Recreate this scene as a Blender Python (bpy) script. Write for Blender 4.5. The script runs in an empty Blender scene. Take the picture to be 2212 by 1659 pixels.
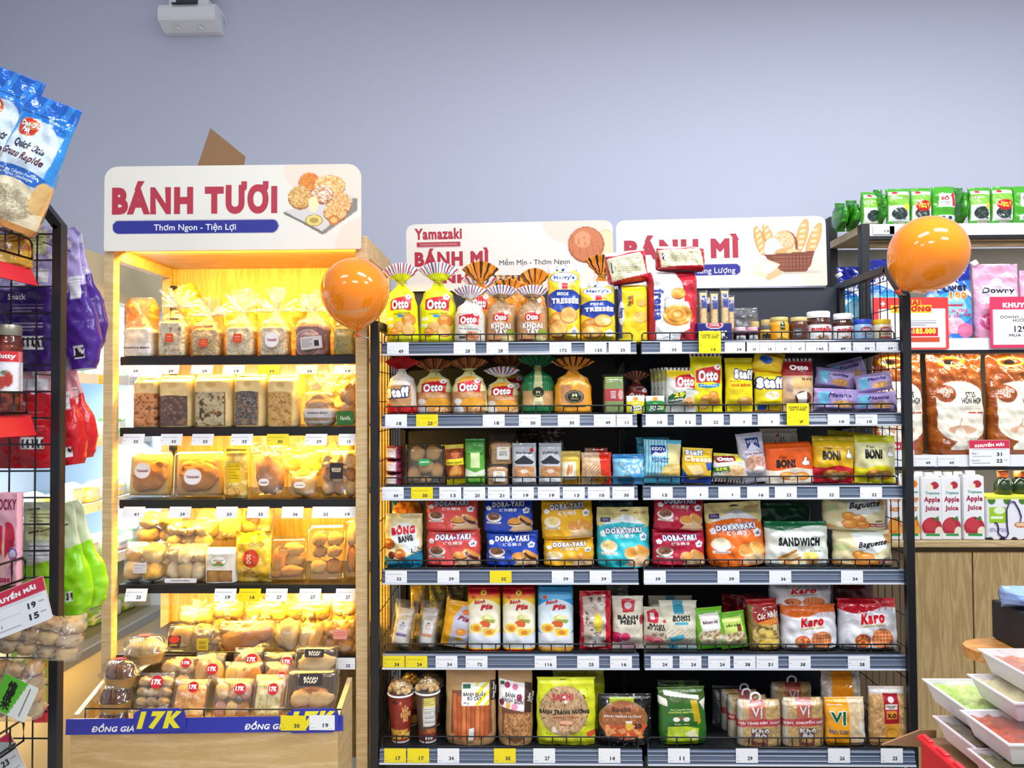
import bpy, math, random
import numpy as np
from mathutils import Vector, Matrix, Euler
sc = bpy.context.scene
col = sc.collection
R = math.radians
# ---------------- camera
FPX = 1650.0; W, H = 2212, 1659
cd = bpy.data.cameras.new('camera'); cam = bpy.data.objects.new('camera', cd); col.objects.link(cam)
cd.sensor_width = 36; cd.lens = FPX / W * 36; cd.clip_start = .02
CAM = Vector((0, 0, 1.5))
cam.location = CAM
cam.rotation_mode = 'QUATERNION'
_m = Matrix.Rotation(R(1.2), 3, 'Z') @ Matrix.Rotation(R(90 + 1.38), 3, 'X') @ Matrix.Rotation(R(-0.31), 3, 'Z')
cam.rotation_quaternion = _m.to_quaternion()
sc.camera = cam
def at(px, py, Y):
    """world point at depth Y seen at photograph pixel (px, py)"""
    d = _m @ Vector(((px - W / 2) / FPX, -(py - H / 2) / FPX, -1))
    return CAM + d * (Y / d.y)
def proj(p):
    q = _m.transposed() @ (Vector(p) - CAM)
    return (W / 2 + q.x / -q.z * FPX, H / 2 - q.y / -q.z * FPX)
# ---------------- world and lights
sc.view_settings.view_transform = 'Standard'; sc.view_settings.look = 'None'
sc.view_settings.exposure = -0.22; sc.view_settings.gamma = 1; sc.view_settings.use_curve_mapping = False
wd = bpy.data.worlds.new('world'); sc.world = wd; wd.use_nodes = True
wd.node_tree.nodes['Background'].inputs[0].default_value = (.86, .91, 1, 1)
wd.node_tree.nodes['Background'].inputs[1].default_value = .62
sc.cycles.max_bounces = 6; sc.cycles.diffuse_bounces = 2; sc.cycles.glossy_bounces = 2
sc.cycles.transmission_bounces = 4; sc.cycles.transparent_max_bounces = 12
sc.cycles.caustics_reflective = False; sc.cycles.caustics_refractive = False
sc.cycles.sample_clamp_indirect = 4
def area(name, loc, rot, sx, sy, power, color, spread=180):
    l = bpy.data.lights.new(name, 'AREA'); l.shape = 'RECTANGLE'; l.size = sx; l.size_y = sy
    l.energy = power; l.color = color; l.spread = R(spread)
    o = bpy.data.objects.new(name, l); col.objects.link(o); o.location = loc; o.rotation_euler = [R(a) for a in rot]
    return o
# the shop's ceiling panels, in rows in front of the shelves
for x, y, p in ((-1.5, .9, 16), (.4, 1.5, 44), (1.8, 1.6, 66), (.2, -.8, 62), (2.3, 0.2, 60), (-2.2, -1.2, 30)):
    area('ceiling_panel_light', (x, y, 3.5), (0, 0, 0), .9, .22, p, (.93, .96, 1))
# ---------------- colour
def C(h):
    if not isinstance(h, str): return np.array(h, float)
    if len(h) == 3: h = ''.join(c * 2 for c in h)
    v = np.array([int(h[i:i + 2], 16) / 255 for i in (0, 2, 4)])
    return np.where(v <= .04045, v / 12.92, ((v + .055) / 1.055) ** 2.4)
# ---------------- materials
def mat(name):
    m = bpy.data.materials.new(name); m.use_nodes = True
    nt = m.node_tree; return m, nt, nt.nodes['Principled BSDF']
def bumpn(nt, b, scale, strength, dist=.002, detail=3, stretch=None, kind='noise'):
    tc = nt.nodes.new('ShaderNodeTexCoord'); mp = nt.nodes.new('ShaderNodeMapping')
    if stretch: mp.inputs['Scale'].default_value = stretch
    nt.links.new(tc.outputs['Object'], mp.inputs[0])
    n = nt.nodes.new('ShaderNodeTexNoise' if kind == 'noise' else 'ShaderNodeTexVoronoi')
    n.inputs['Scale'].default_value = scale
    if kind == 'noise': n.inputs['Detail'].default_value = detail; n.inputs['Distortion'].default_value = .8
    nt.links.new(mp.outputs[0], n.inputs['Vector'])
    bp = nt.nodes.new('ShaderNodeBump'); bp.inputs['Strength'].default_value = strength; bp.inputs['Distance'].default_value = dist
    nt.links.new(n.outputs[0], bp.inputs['Height'])
    if b is not None: nt.links.new(bp.outputs[0], b.inputs['Normal'])
    return bp
def colmat(name, rough, bs=40, bst=.3, dist=.003, spec=.5, coat=0, metal=0):
    m, nt, b = mat(name)
    a = nt.nodes.new('ShaderNodeAttribute'); a.attribute_name = 'Col'
    nt.links.new(a.outputs['Color'], b.inputs['Base Color'])
    b.inputs['Roughness'].default_value = rough; b.inputs['Specular IOR Level'].default_value = spec
    b.inputs['Coat Weight'].default_value = coat; b.inputs['Metallic'].default_value = metal
    if bst: bumpn(nt, b, bs, bst, dist)
    return m
def solid(name, c, rough=.5, metal=0, bs=0, bst=.2, spec=.5, emit=0):
    m, nt, b = mat(name); c = list(C(c)) + [1]
    b.inputs['Base Color'].default_value = c
    b.inputs['Roughness'].default_value = rough; b.inputs['Metallic'].default_value = metal
    b.inputs['Specular IOR Level'].default_value = spec
    if emit: b.inputs['Emission Color'].default_value = c; b.inputs['Emission Strength'].default_value = emit
    if bs: bumpn(nt, b, bs, bst)
    else:
        n = nt.nodes.new('ShaderNodeTexNoise'); n.inputs['Scale'].default_value = 30
        mr = nt.nodes.new('ShaderNodeMapRange'); mr.inputs[3].default_value = rough * .85; mr.inputs[4].default_value = min(1, rough * 1.15)
        nt.links.new(n.outputs[0], mr.inputs[0]); nt.links.new(mr.outputs[0], b.inputs['Roughness'])
    return m
def clear(name, tint=(.985, .985, .98), haze=.025, bst=.6, bs=35, gl=.03, hcol=(.9, .93, .95)):
    m = bpy.data.materials.new(name); m.use_nodes = True; nt = m.node_tree
    for n in list(nt.nodes): nt.nodes.remove(n)
    out = nt.nodes.new('ShaderNodeOutputMaterial')
    t = nt.nodes.new('ShaderNodeBsdfTransparent'); t.inputs[0].default_value = (*tint, 1)
    g = nt.nodes.new('ShaderNodeBsdfGlossy'); g.inputs['Roughness'].default_value = .09; g.inputs[0].default_value = (1, 1, 1, 1)
    d = nt.nodes.new('ShaderNodeBsdfDiffuse'); d.inputs[0].default_value = (*hcol, 1)
    bp = bumpn(nt, None, bs, bst, .006, 4)
    nt.links.new(bp.outputs[0], g.inputs['Normal']); nt.links.new(bp.outputs[0], d.inputs['Normal'])
    lw = nt.nodes.new('ShaderNodeLayerWeight'); lw.inputs[0].default_value = .25; nt.links.new(bp.outputs[0], lw.inputs['Normal'])
    mr = nt.nodes.new('ShaderNodeMapRange'); mr.inputs[3].default_value = gl; mr.inputs[4].default_value = .5
    nt.links.new(lw.outputs['Facing'], mr.inputs[0])
    m1 = nt.nodes.new('ShaderNodeMixShader'); m1.inputs[0].default_value = haze
    nt.links.new(t.outputs[0], m1.inputs[1]); nt.links.new(d.outputs[0], m1.inputs[2])
    m2 = nt.nodes.new('ShaderNodeMixShader'); nt.links.new(mr.outputs[0], m2.inputs[0])
    nt.links.new(m1.outputs[0], m2.inputs[1]); nt.links.new(g.outputs[0], m2.inputs[2])
    nt.links.new(m2.outputs[0], out.inputs[0])
    return m
def wood(name, c1, c2, sc_=(1, 1, 1), fs=6, rough=.45, fine=60):
    m, nt, b = mat(name)
    tc = nt.nodes.new('ShaderNodeTexCoord'); mp = nt.nodes.new('ShaderNodeMapping'); mp.inputs['Scale'].default_value = sc_
    nt.links.new(tc.outputs['Object'], mp.inputs[0])
    n = nt.nodes.new('ShaderNodeTexNoise'); n.inputs['Scale'].default_value = fs; n.inputs['Detail'].default_value = 2; n.inputs['Distortion'].default_value = .6
    nt.links.new(mp.outputs[0], n.inputs['Vector'])
    mu = nt.nodes.new('ShaderNodeMath'); mu.operation = 'MULTIPLY'; mu.inputs[1].default_value = 9
    fr = nt.nodes.new('ShaderNodeMath'); fr.operation = 'PINGPONG'; fr.inputs[1].default_value = .5
    nt.links.new(n.outputs[0], mu.inputs[0]); nt.links.new(mu.outputs[0], fr.inputs[0])
    n2 = nt.nodes.new('ShaderNodeTexNoise'); n2.inputs['Scale'].default_value = fine; n2.inputs['Detail'].default_value = 4
    nt.links.new(mp.outputs[0], n2.inputs['Vector'])
    ad = nt.nodes.new('ShaderNodeMath'); ad.operation = 'ADD'; nt.links.new(fr.outputs[0], ad.inputs[0]); nt.links.new(n2.outputs[0], ad.inputs[1])
    cr = nt.nodes.new('ShaderNodeValToRGB')
    cr.color_ramp.elements[0].position = .3; cr.color_ramp.elements[0].color = (*C(c1), 1)
    cr.color_ramp.elements[1].position = .95; cr.color_ramp.elements[1].color = (*C(c2), 1)
    nt.links.new(ad.outputs[0], cr.inputs[0]); nt.links.new(cr.outputs[0], b.inputs['Base Color'])
    b.inputs['Roughness'].default_value = rough
    bp = nt.nodes.new('ShaderNodeBump'); bp.inputs['Strength'].default_value = .15; bp.inputs['Distance'].default_value = .001
    nt.links.new(n2.outputs[0], bp.inputs['Height']); nt.links.new(bp.outputs[0], b.inputs['Normal'])
    return m
FILM = colmat('printed_film', .27, 22, .55, .006)
GLOSS = colmat('glossy_film', .14, 20, .8, .008, .7)
MATTE = colmat('printed_paper', .55, 60, .1, .001)
FOOD = colmat('baked_food', .6, 110, .5, .004, .3)
CARD = colmat('printed_card', .4, 0, 0)
CLEAR = clear('clear_film')
CLEARB = clear('crinkled_cellophane', haze=.035, bst=1.0, bs=55, gl=.08)
SHELL = clear('clear_plastic_shell', haze=.015, bst=.15, bs=14, gl=.07)
GLASS = clear('jar_glass', haze=.0, bst=0.02, bs=5, gl=.05)
BLACK = solid('black_powder_coat', '17191d', .42)
BLACKW = solid('black_wire', '0e0f11', .35)
BACKP = solid('charcoal_back_panel', '2b2f3a', .5)
WHITE = solid('white_enamel', 'e9ebf2', .4)
WHITEP = solid('white_plastic', 'f1f1f4', .35)
PINE = wood('pale_pine', 'd9c093', 'c2a473', (1.2, 1.2, 10), 1.4, fine=25)
PINEH = wood('pine_front_panel', 'dcc193', 'c6a56f', (1.1, 4, 7), 1.2, fine=30)
PINEV = wood('pine_lining', 'dfbd84', 'c49a56', (9, 9, .9), 1.3, fine=25)
OAK = wood('oak_laminate', 'c9ae7c', 'a98a58', (9, 9, .8), 1.6, fine=22)
OAKT = wood('oak_counter_top', 'd9c29a', 'bb9c6a', (.8, 8, 8), 2, fine=25)
KRAFT = solid('corrugated_cardboard', '9a7452', .8, bs=60, bst=.15)
# ---------------- object helpers
LABELS = []
def meta(o, label=None, cat=None, group=None, kind=None):
    if label: o['label'] = label
    if cat: o['category'] = cat
    if group: o['group'] = group
    if kind: o['kind'] = kind
    return o
KIDS = {}
def link(name, me, parent=None, m=None, smooth=False):
    o = bpy.data.objects.new(name, me); col.objects.link(o)
    if parent is not None: o.parent = parent; KIDS.setdefault(parent.name, []).append(o)
    if m is not None:
        me.materials.clear()
        for q in (m if isinstance(m, (list, tuple)) else [m]): me.materials.append(q)
    return o
def empty(name, loc=(0, 0, 0), rot=(0, 0, 0)):
    o = bpy.data.objects.new(name, None); col.objects.link(o); o.location = loc; o.rotation_euler = rot; o.empty_display_size = .05
    return o
def mk(name, V, F, cols=None, smooth=True, mi=None):
    me = bpy.data.meshes.new(name); me.from_pydata(V if isinstance(V, list) else V.tolist(), [], F)
    if cols is not None:
        a = me.color_attributes.new('Col', 'FLOAT_COLOR', 'POINT')
        c4 = np.ones((len(V), 4), 'f'); c4[:, :3] = cols; a.data.foreach_set('color', c4.ravel())
    n = len(me.polygons)
    if smooth is True: me.polygons.foreach_set('use_smooth', [True] * n)
    elif smooth is not False: me.polygons.foreach_set('use_smooth', smooth)
    if mi is not None: me.polygons.foreach_set('material_index', mi)
    me.update(); return me
class MB:
    """collects boxes, bars and tubes into one mesh"""
    def __init__(s): s.v = []; s.f = []; s.sm = []
    def add(s, v, f, sm=False):
        n = len(s.v); s.v += [tuple(p) for p in v]; s.f += [tuple(i + n for i in q) for q in f]; s.sm += [sm] * len(f)
    def box(s, x0, y0, z0, x1, y1, z1, M=None, bev=0):
        if bev <= 0:
            v = [Vector((x, y, z)) for x in (x0, x1) for y in (y0, y1) for z in (z0, z1)]
            if M is not None: v = [M @ p for p in v]
            s.add(v, [(0, 1, 3, 2), (4, 6, 7, 5), (0, 4, 5, 1), (2, 3, 7, 6), (0, 2, 6, 4), (1, 5, 7, 3)]); return
        # chamfered: 24 verts
        b = min(bev, abs(x1 - x0) * .45, abs(y1 - y0) * .45, abs(z1 - z0) * .45)
        v = []; idx = {}
        for i, x in enumerate((x0, x1)):
            for j, y in enumerate((y0, y1)):
                for k, z in enumerate((z0, z1)):
                    sx, sy, sz = (1 if i == 0 else -1), (1 if j == 0 else -1), (1 if k == 0 else -1)
                    idx[i, j, k] = len(v)
                    v += [Vector((x, y + sy * b, z + sz * b)), Vector((x + sx * b, y, z + sz * b)), Vector((x + sx * b, y + sy * b, z))]
        f = []
        for i in (0, 1): f.append([idx[i, j, k] for j, k in ((0, 0), (0, 1), (1, 1), (1, 0))][::(1 if i == 0 else -1)])
        for j in (0, 1): f.append([idx[i, j, k] + 1 for i, k in ((0, 0), (1, 0), (1, 1), (0, 1))][::(1 if j == 0 else -1)])
        for k in (0, 1): f.append([idx[i, j, k] + 2 for i, j in ((0, 0), (0, 1), (1, 1), (1, 0))][::(1 if k == 0 else -1)])
        for i in (0, 1):
            for j in (0, 1):
                a, c = idx[i, j, 0], idx[i, j, 1]; q = [a, a + 1, c + 1, c]; f.append(q if (i + j) % 2 == 0 else q[::-1])
        for i in (0, 1):
            for k in (0, 1):
                a, c = idx[i, 0, k], idx[i, 1, k]; q = [a, c, c + 2, a + 2]; f.append(q if (i + k) % 2 == 0 else q[::-1])
        for j in (0, 1):
            for k in (0, 1):
                a, c = idx[0, j, k] + 1, idx[1, j, k] + 1; q = [a, a + 1, c + 1, c]; f.append(q if (j + k) % 2 == 0 else q[::-1])
        for i in (0, 1):
            for j in (0, 1):
                for k in (0, 1):
                    a = idx[i, j, k]; q = [a, a + 1, a + 2]; f.append(q if (i + j + k) % 2 == 1 else q[::-1])
        if M is not None: v = [M @ p for p in v]
        s.add(v, f)
    def tube(s, pts, r, n=8, closed=False, caps=True):
        pts = [Vector(p) for p in pts]; m = len(pts); rings = []
        up = None
        for i, p in enumerate(pts):
            a = pts[i - 1] if (i > 0 or closed) else p; b = pts[(i + 1) % m] if (i < m - 1 or closed) else p
            t = (b - a).normalized()
            if up is None:
                up = Vector((0, 0, 1)) if abs(t.z) < .9 else Vector((1, 0, 0))
            u = (up - t * up.dot(t)).normalized(); w_ = t.cross(u); up = u
            rr = r[i] if isinstance(r, (list, tuple)) else r
            rings.append([p + (u * math.cos(q * 2 * math.pi / n) + w_ * math.sin(q * 2 * math.pi / n)) * rr for q in range(n)])
        v = [q for g in rings for q in g]; f = []
        for i in range(m if closed else m - 1):
            j = (i + 1) % m
            for q in range(n): f.append((i * n + q, j * n + q, j * n + (q + 1) % n, i * n + (q + 1) % n)[::-1])
        if caps and not closed: f += [tuple(range(n)), tuple(range((m - 1) * n, m * n))[::-1]]
        s.add(v, f, True)
    def lathe(s, prof, n=32, c=(0, 0, 0)):
        v = []; m = len(prof)
        for r, z in prof:
            for q in range(n): a = q * 2 * math.pi / n; v.append((c[0] + r * math.cos(a), c[1] + r * math.sin(a), c[2] + z))
        f = [(i * n + q, i * n + (q + 1) % n, (i + 1) * n + (q + 1) % n, (i + 1) * n + q) for i in range(m - 1) for q in range(n)]
        s.add(v, f, True)
        s.add([v[q] for q in range(n)][::-1], [tuple(range(n))]); s.add([v[(m - 1) * n + q] for q in range(n)], [tuple(range(n))])
    def prism(s, poly, y0, y1, M=None):
        """poly in xz, extruded along y"""
        n = len(poly); v = [Vector((x, y0, z)) for x, z in poly] + [Vector((x, y1, z)) for x, z in poly]
        if M is not None: v = [M @ p for p in v]
        s.add(v, [tuple(range(n)), tuple(range(n, 2 * n))[::-1]] + [(i, i + n, (i + 1) % n + n, (i + 1) % n) for i in range(n)])
    def obj(s, name, m, parent=None, loc=None, rot=None):
        me = mk(name, s.v, s.f, None, s.sm); o = link(name, me, parent, m)
        if loc is not None: o.location = loc
        if rot is not None: o.rotation_euler = rot
        return o
def recenter(o):
    """put a mesh object's origin at the middle of its base"""
    c = np.array([v.co for v in o.data.vertices]); lo, hi = c.min(0), c.max(0)
    p = Vector(((lo[0] + hi[0]) / 2, (lo[1] + hi[1]) / 2, lo[2])); o.data.transform(Matrix.Translation(-p)); o.location = o.location + p
    return o
# ---------------- printed surfaces: small drawings evaluated on the mesh's own points
def vnoise(x, y, seed=0):
    x = np.asarray(x, float); y = np.asarray(y, float)
    xi = np.floor(x).astype(np.int64); yi = np.floor(y).astype(np.int64); fx = x - xi; fy = y - yi
    fx = fx * fx * (3 - 2 * fx); fy = fy * fy * (3 - 2 * fy)
    def h(a, b):
        n = (a * 374761393 + b * 668265263 + seed * 1442695041) & 0x7fffffff
        n = ((n ^ (n >> 13)) * 1274126177) & 0x7fffffff
        return ((n ^ (n >> 16)) & 0xffff) / 65535.
    return (h(xi, yi) * (1 - fx) + h(xi + 1, yi) * fx) * (1 - fy) + (h(xi, yi + 1) * (1 - fx) + h(xi + 1, yi + 1) * fx) * fy
def fnoise(x, y, seed=0): return .6 * vnoise(x, y, seed) + .4 * vnoise(x * 2.3, y * 2.3, seed + 7)
def draw(ops, U, V, T, wm, hm):
    """U,V in 0..1 from the top left of the thing; wm,hm its size in metres"""
    c = np.zeros((len(U), 3)) + C(ops[0])
    s = .0012
    def mixin(a, k):
        nonlocal c
        a = np.clip(a, 0, 1)[:, None]; c = c * (1 - a) + np.asarray(k if isinstance(k, np.ndarray) else C(k)) * a
    for op in ops[1:]:
        k = op[0]
        if k == 'R':
            _, x0, y0, x1, y1, cc = op
            d = np.minimum.reduce([(U - x0) * wm, (x1 - U) * wm, (V - y0) * hm, (y1 - V) * hm]); mixin(d / s + .5, cc)
        elif k in 'EnZ':   # E ellipse, n noisy ellipse, Z ring
            cx, cy, rx, ry, cc = op[1:6]; rot = R(op[6]) if len(op) > 6 and k == 'E' else 0
            dx = (U - cx) * wm; dy = (V - cy) * hm
            if rot: dx, dy = dx * math.cos(rot) + dy * math.sin(rot), -dx * math.sin(rot) + dy * math.cos(rot)
            rx *= wm; ry *= hm
            d = (1 - np.sqrt((dx / rx) ** 2 + (dy / ry) ** 2)) * min(rx, ry)
            if k == 'Z': d = .5 * op[6] * wm - abs(d)
            if k == 'n':
                c2, fq = op[6], op[7]; n = fnoise(U * wm * fq, V * hm * fq, 3)
                nn = np.clip((n - .35) * 3, 0, 1)[:, None]; mixin((d + (n - .5) * .006) / s + .5, C(cc) * (1 - nn) + C(c2) * nn)
            else: mixin(d / s + .5, cc)
        elif k == 'P':
            pts = op[1]; ins = np.zeros(len(U), bool); j = len(pts) - 1
            for i in range(len(pts)):
                (xi, yi), (xj, yj) = pts[i], pts[j]
                ins ^= ((yi > V) != (yj > V)) & (U < (xj - xi) * (V - yi) / (yj - yi + 1e-12) + xi); j = i
            mixin(ins.astype(float), op[2])
        elif k == 'G':
            _, y0, y1, c0, c1 = op; t = np.clip((V - y0) / (y1 - y0), 0, 1)[:, None]
            mixin(((V >= y0) & (V <= y1)).astype(float), C(c0) * (1 - t) + C(c1) * t)
        elif k == 'N':   # speckle over a rect: x0 y0 x1 y1 freq threshold colour
            _, x0, y0, x1, y1, fq, th, cc = op; n = fnoise(U * wm * fq, V * hm * fq, 11)
            mixin(((U > x0) & (U < x1) & (V > y0) & (V < y1)) * np.clip((n - th) * 8, 0, 1), cc)
        elif k == 'S':   # stripes: x0 y0 x1 y1 count(per metre) duty colour angle
            _, x0, y0, x1, y1, fq, du, cc, an = op; q = (U * wm * math.cos(R(an)) + V * hm * math.sin(R(an))) * fq
            mixin(((U > x0) & (U < x1) & (V > y0) & (V < y1)) * ((q % 1) < du), cc)
        elif k == 'F':   # radial pleat stripes between v0 and v1, count, colours
            _, y0, y1, n, cs = op; i = (np.floor((T * .5 + .5) * n)).astype(int) % len(cs)
            cc = np.array([C(q) for q in cs])[i]; mixin(((V >= y0) & (V <= y1)).astype(float), cc)
        elif k == 'B':   # wavy band boundary: everything below y0 (+wave) gets colour
            _, y0, amp, fq, cc = op; mixin((V - y0 - amp * np.sin(U * fq)) * hm / s + .5, cc)
        elif k == 'A':   # everything above a wavy line
            _, y0, amp, fq, cc = op; mixin(-(V - y0 - amp * np.sin(U * fq)) * hm / s + .5, cc)
    return c
# small drawn pictures used on the packs
def bun(cx, cy, r, a=1., c='e2923a', k='b8601c', h='f3bd6c'):
    return [('E', cx, cy, r, r * a * .8, k), ('E', cx, cy - r * a * .06, r * .93, r * a * .7, c), ('E', cx - r * .2, cy - r * a * .3, r * .45, r * a * .22, h)]
def dora(cx, cy, r, a=1., fill='5a2418', c='e39a45'):
    return [('E', cx - r * .5, cy + r * a * .15, r * .62, r * a * .42, 'f7ddb0'), ('E', cx - r * .5, cy + r * a * .22, r * .6, r * a * .2, fill), ('E', cx - r * .5, cy - r * a * .02, r * .6, r * a * .34, c),
            ('E', cx + r * .42, cy, r * .74, r * a * .34, 'f7d59a', 32), ('E', cx + r * .42, cy + .02 * a, r * .62, r * a * .26, fill, 32), ('E', cx + r * .5, cy - r * a * .16, r * .66, r * a * .2, c, 32)]
# ---------------- lettering
_tc = bpy.data.curves.new('lettering', 'FONT'); _to = bpy.data.objects.new('lettering', _tc)
_tc.fill_mode = 'NONE'
from mathutils.geometry import delaunay_2d_cdt
_tcache = {}
def glyphs(s, off=0., italic=0., sp=1.):
    """outlines of the built-in lettering, thickened by off, filled by winding number"""
    key = (s, off, italic, sp)
    if key in _tcache: return _tcache[key]
    _tc.body = s; _tc.shear = italic; _tc.resolution_u = 3; _tc.align_x = 'CENTER'; _tc.space_character = sp; _tc.space_line = .85
    me = bpy.data.meshes.new_from_object(_to)
    n = len(me.vertices); v = np.zeros(n * 3); me.vertices.foreach_get('co', v); v = v.reshape(-1, 3)[:, :2]
    e = np.zeros(len(me.edges) * 2, int); me.edges.foreach_get('vertices', e); e = e.reshape(-1, 2); bpy.data.meshes.remove(me)
    if n == 0: _tcache[key] = (v, []); return _tcache[key]
    nx = {}; e = [tuple(q) for q in e.tolist()]
    adj = {}
    for a_, b_ in e: adj.setdefault(a_, []).append(b_); adj.setdefault(b_, []).append(a_)
    seen = set(); loops = []
    for st in range(n):
        if st in seen or st not in adj: continue
        lp = [st]; seen.add(st); cur = st + 1 if (st + 1) in adj[st] else adj[st][0]
        while cur not in seen:
            lp.append(cur); seen.add(cur)
            nn = [q for q in adj[cur] if q not in seen]
            if not nn: break
            cur = nn[0]
        if len(lp) > 2: loops.append(v[lp])
    L = []
    for p in loops:
        d = np.linalg.norm(p - np.roll(p, 1, 0), axis=1); p = p[d > 1e-5]
        if len(p) < 3: continue
        L.append(p)
    ar = [np.sum(p[:, 0] * np.roll(p[:, 1], -1) - p[:, 1] * np.roll(p[:, 0], -1)) for p in L]
    bb = [(p.min(0), p.max(0)) for p in L]; L2 = []
    for i_, p in enumerate(L):
        c_ = (bb[i_][0] + bb[i_][1]) / 2; ref = i_
        for j_ in range(len(L)):
            if abs(ar[j_]) > abs(ar[ref]) and (bb[j_][0] < c_).all() and (c_ < bb[j_][1]).all(): ref = j_
        L2.append(p if ar[ref] > 0 else p[::-1].copy())
    L = L2; sg = 1
    if off:
        O = []
        for p in L:
            a_ = p - np.roll(p, 1, 0); b_ = np.roll(p, -1, 0) - p
            a_ /= np.linalg.norm(a_, axis=1)[:, None]; b_ /= np.linalg.norm(b_, axis=1)[:, None]
            n1 = np.stack([a_[:, 1], -a_[:, 0]], 1) * sg; n2 = np.stack([b_[:, 1], -b_[:, 0]], 1) * sg
            m = n1 + n2; l2 = np.maximum(np.sum(m * m, 1), .9); O.append(p + off * 2 * m / l2[:, None])
        L = O
    V = [Vector(q) for p in L for q in p.tolist()]; E = []; k = 0
    for p in L: E += [(k + i, k + (i + 1) % len(p)) for i in range(len(p))]; k += len(p)
    r = delaunay_2d_cdt(V, E, [], 0, 1e-6)
    ov = np.array([tuple(q) for q in r[0]]); of = np.array([f for f in r[2] if len(f) == 3])
    ce = ov[of].mean(1); wn = np.zeros(len(ce))
    for p in L:
        A_ = p; B_ = np.roll(p, -1, 0)
        ya = A_[None, :, 1]; yb = B_[None, :, 1]; cy = ce[:, 1][:, None]
        xi = A_[None, :, 0] + (cy - ya) * (B_[None, :, 0] - A_[None, :, 0]) / np.where(abs(yb - ya) < 1e-12, 1e-12, yb - ya)
        up = (ya <= cy) & (yb > cy) & (xi > ce[:, 0][:, None]); dn = (ya > cy) & (yb <= cy) & (xi > ce[:, 0][:, None])
        wn += up.sum(1) - dn.sum(1)
    f = of[wn * sg > .5]; t = ov[f]; cr = (t[:, 1, 0] - t[:, 0, 0]) * (t[:, 2, 1] - t[:, 0, 1]) - (t[:, 1, 1] - t[:, 0, 1]) * (t[:, 2, 0] - t[:, 0, 0])
    f = np.where((cr < 0)[:, None], f[:, ::-1], f)
    us = np.unique(f); mp = np.zeros(len(ov), int); mp[us] = np.arange(len(us))
    _tcache[key] = (ov[us], mp[f].tolist())
    return _tcache[key]
def T(s, cx, cy, w, h=None, c='fff', b=.02, o=None, r=0, i=0., ow=.05, sp=1., arc=0):
    return (s, cx, cy, w, h, c, b, o, r, i, ow, sp, arc)
def split_long(v, f, L):
    v = np.asarray(v, float); f = np.asarray(f, int)
    for _ in range(4):
        if len(f) == 0: break
        p = v[f]; e = np.max([np.linalg.norm(p[:, i] - p[:, (i + 1) % 3], axis=1) for i in range(3)], 0); m = e > L
        if not m.any(): break
        a, b, c = f[m].T; n = len(v); k = len(a)
        v = np.concatenate([v, (v[a] + v[b]) / 2, (v[b] + v[c]) / 2, (v[c] + v[a]) / 2]); ab = n + np.arange(k); bc = ab + k; ca = bc + k
        f = np.concatenate([f[~m], np.stack([a, ab, ca], 1), np.stack([ab, b, bc], 1), np.stack([ca, bc, c], 1), np.stack([ab, bc, ca], 1)])
    return v, f.tolist()
def letter_mesh(t, wm, hm, front, off, L=.006):
    """text t laid on the surface front(x, z)->y; returns verts, faces, colour lists"""
    s, cx, cy, w, h, c, b, o, r, i, ow, sp, arc = t
    out = []; sp = sp + 2.6 * b + (1.4 * ow if o else 0)
    v0, _ = glyphs(s, b, i, sp)
    if len(v0) == 0: return out
    lo, hi = v0.min(0), v0.max(0); sz = np.maximum(hi - lo, 1e-6); mid = (lo + hi) / 2
    sx = w * wm / sz[0]; sy = (h * hm / sz[1]) if h else sx
    for layer, (off_b, cc) in enumerate(([(b + ow, o)] if o else []) + [(b, c)]):
        v, f = glyphs(s, off_b, i, sp); q = (v - mid) * (sx, sy)
        if arc: q[:, 1] -= arc * hm * (q[:, 0] / (w * wm / 2)) ** 2
        if L: q, f = split_long(q, f, L)
        a = R(r); x = q[:, 0] * math.cos(a) - q[:, 1] * math.sin(a); z = q[:, 0] * math.sin(a) + q[:, 1] * math.cos(a)
        X = x + (cx - .5) * wm; Z = z + (1 - cy) * hm
        Y = front(X, Z) - off * (1 + .7 * layer)
        out.append((np.stack([X, Y, Z], 1), f, C(cc)))
    return out
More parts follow.
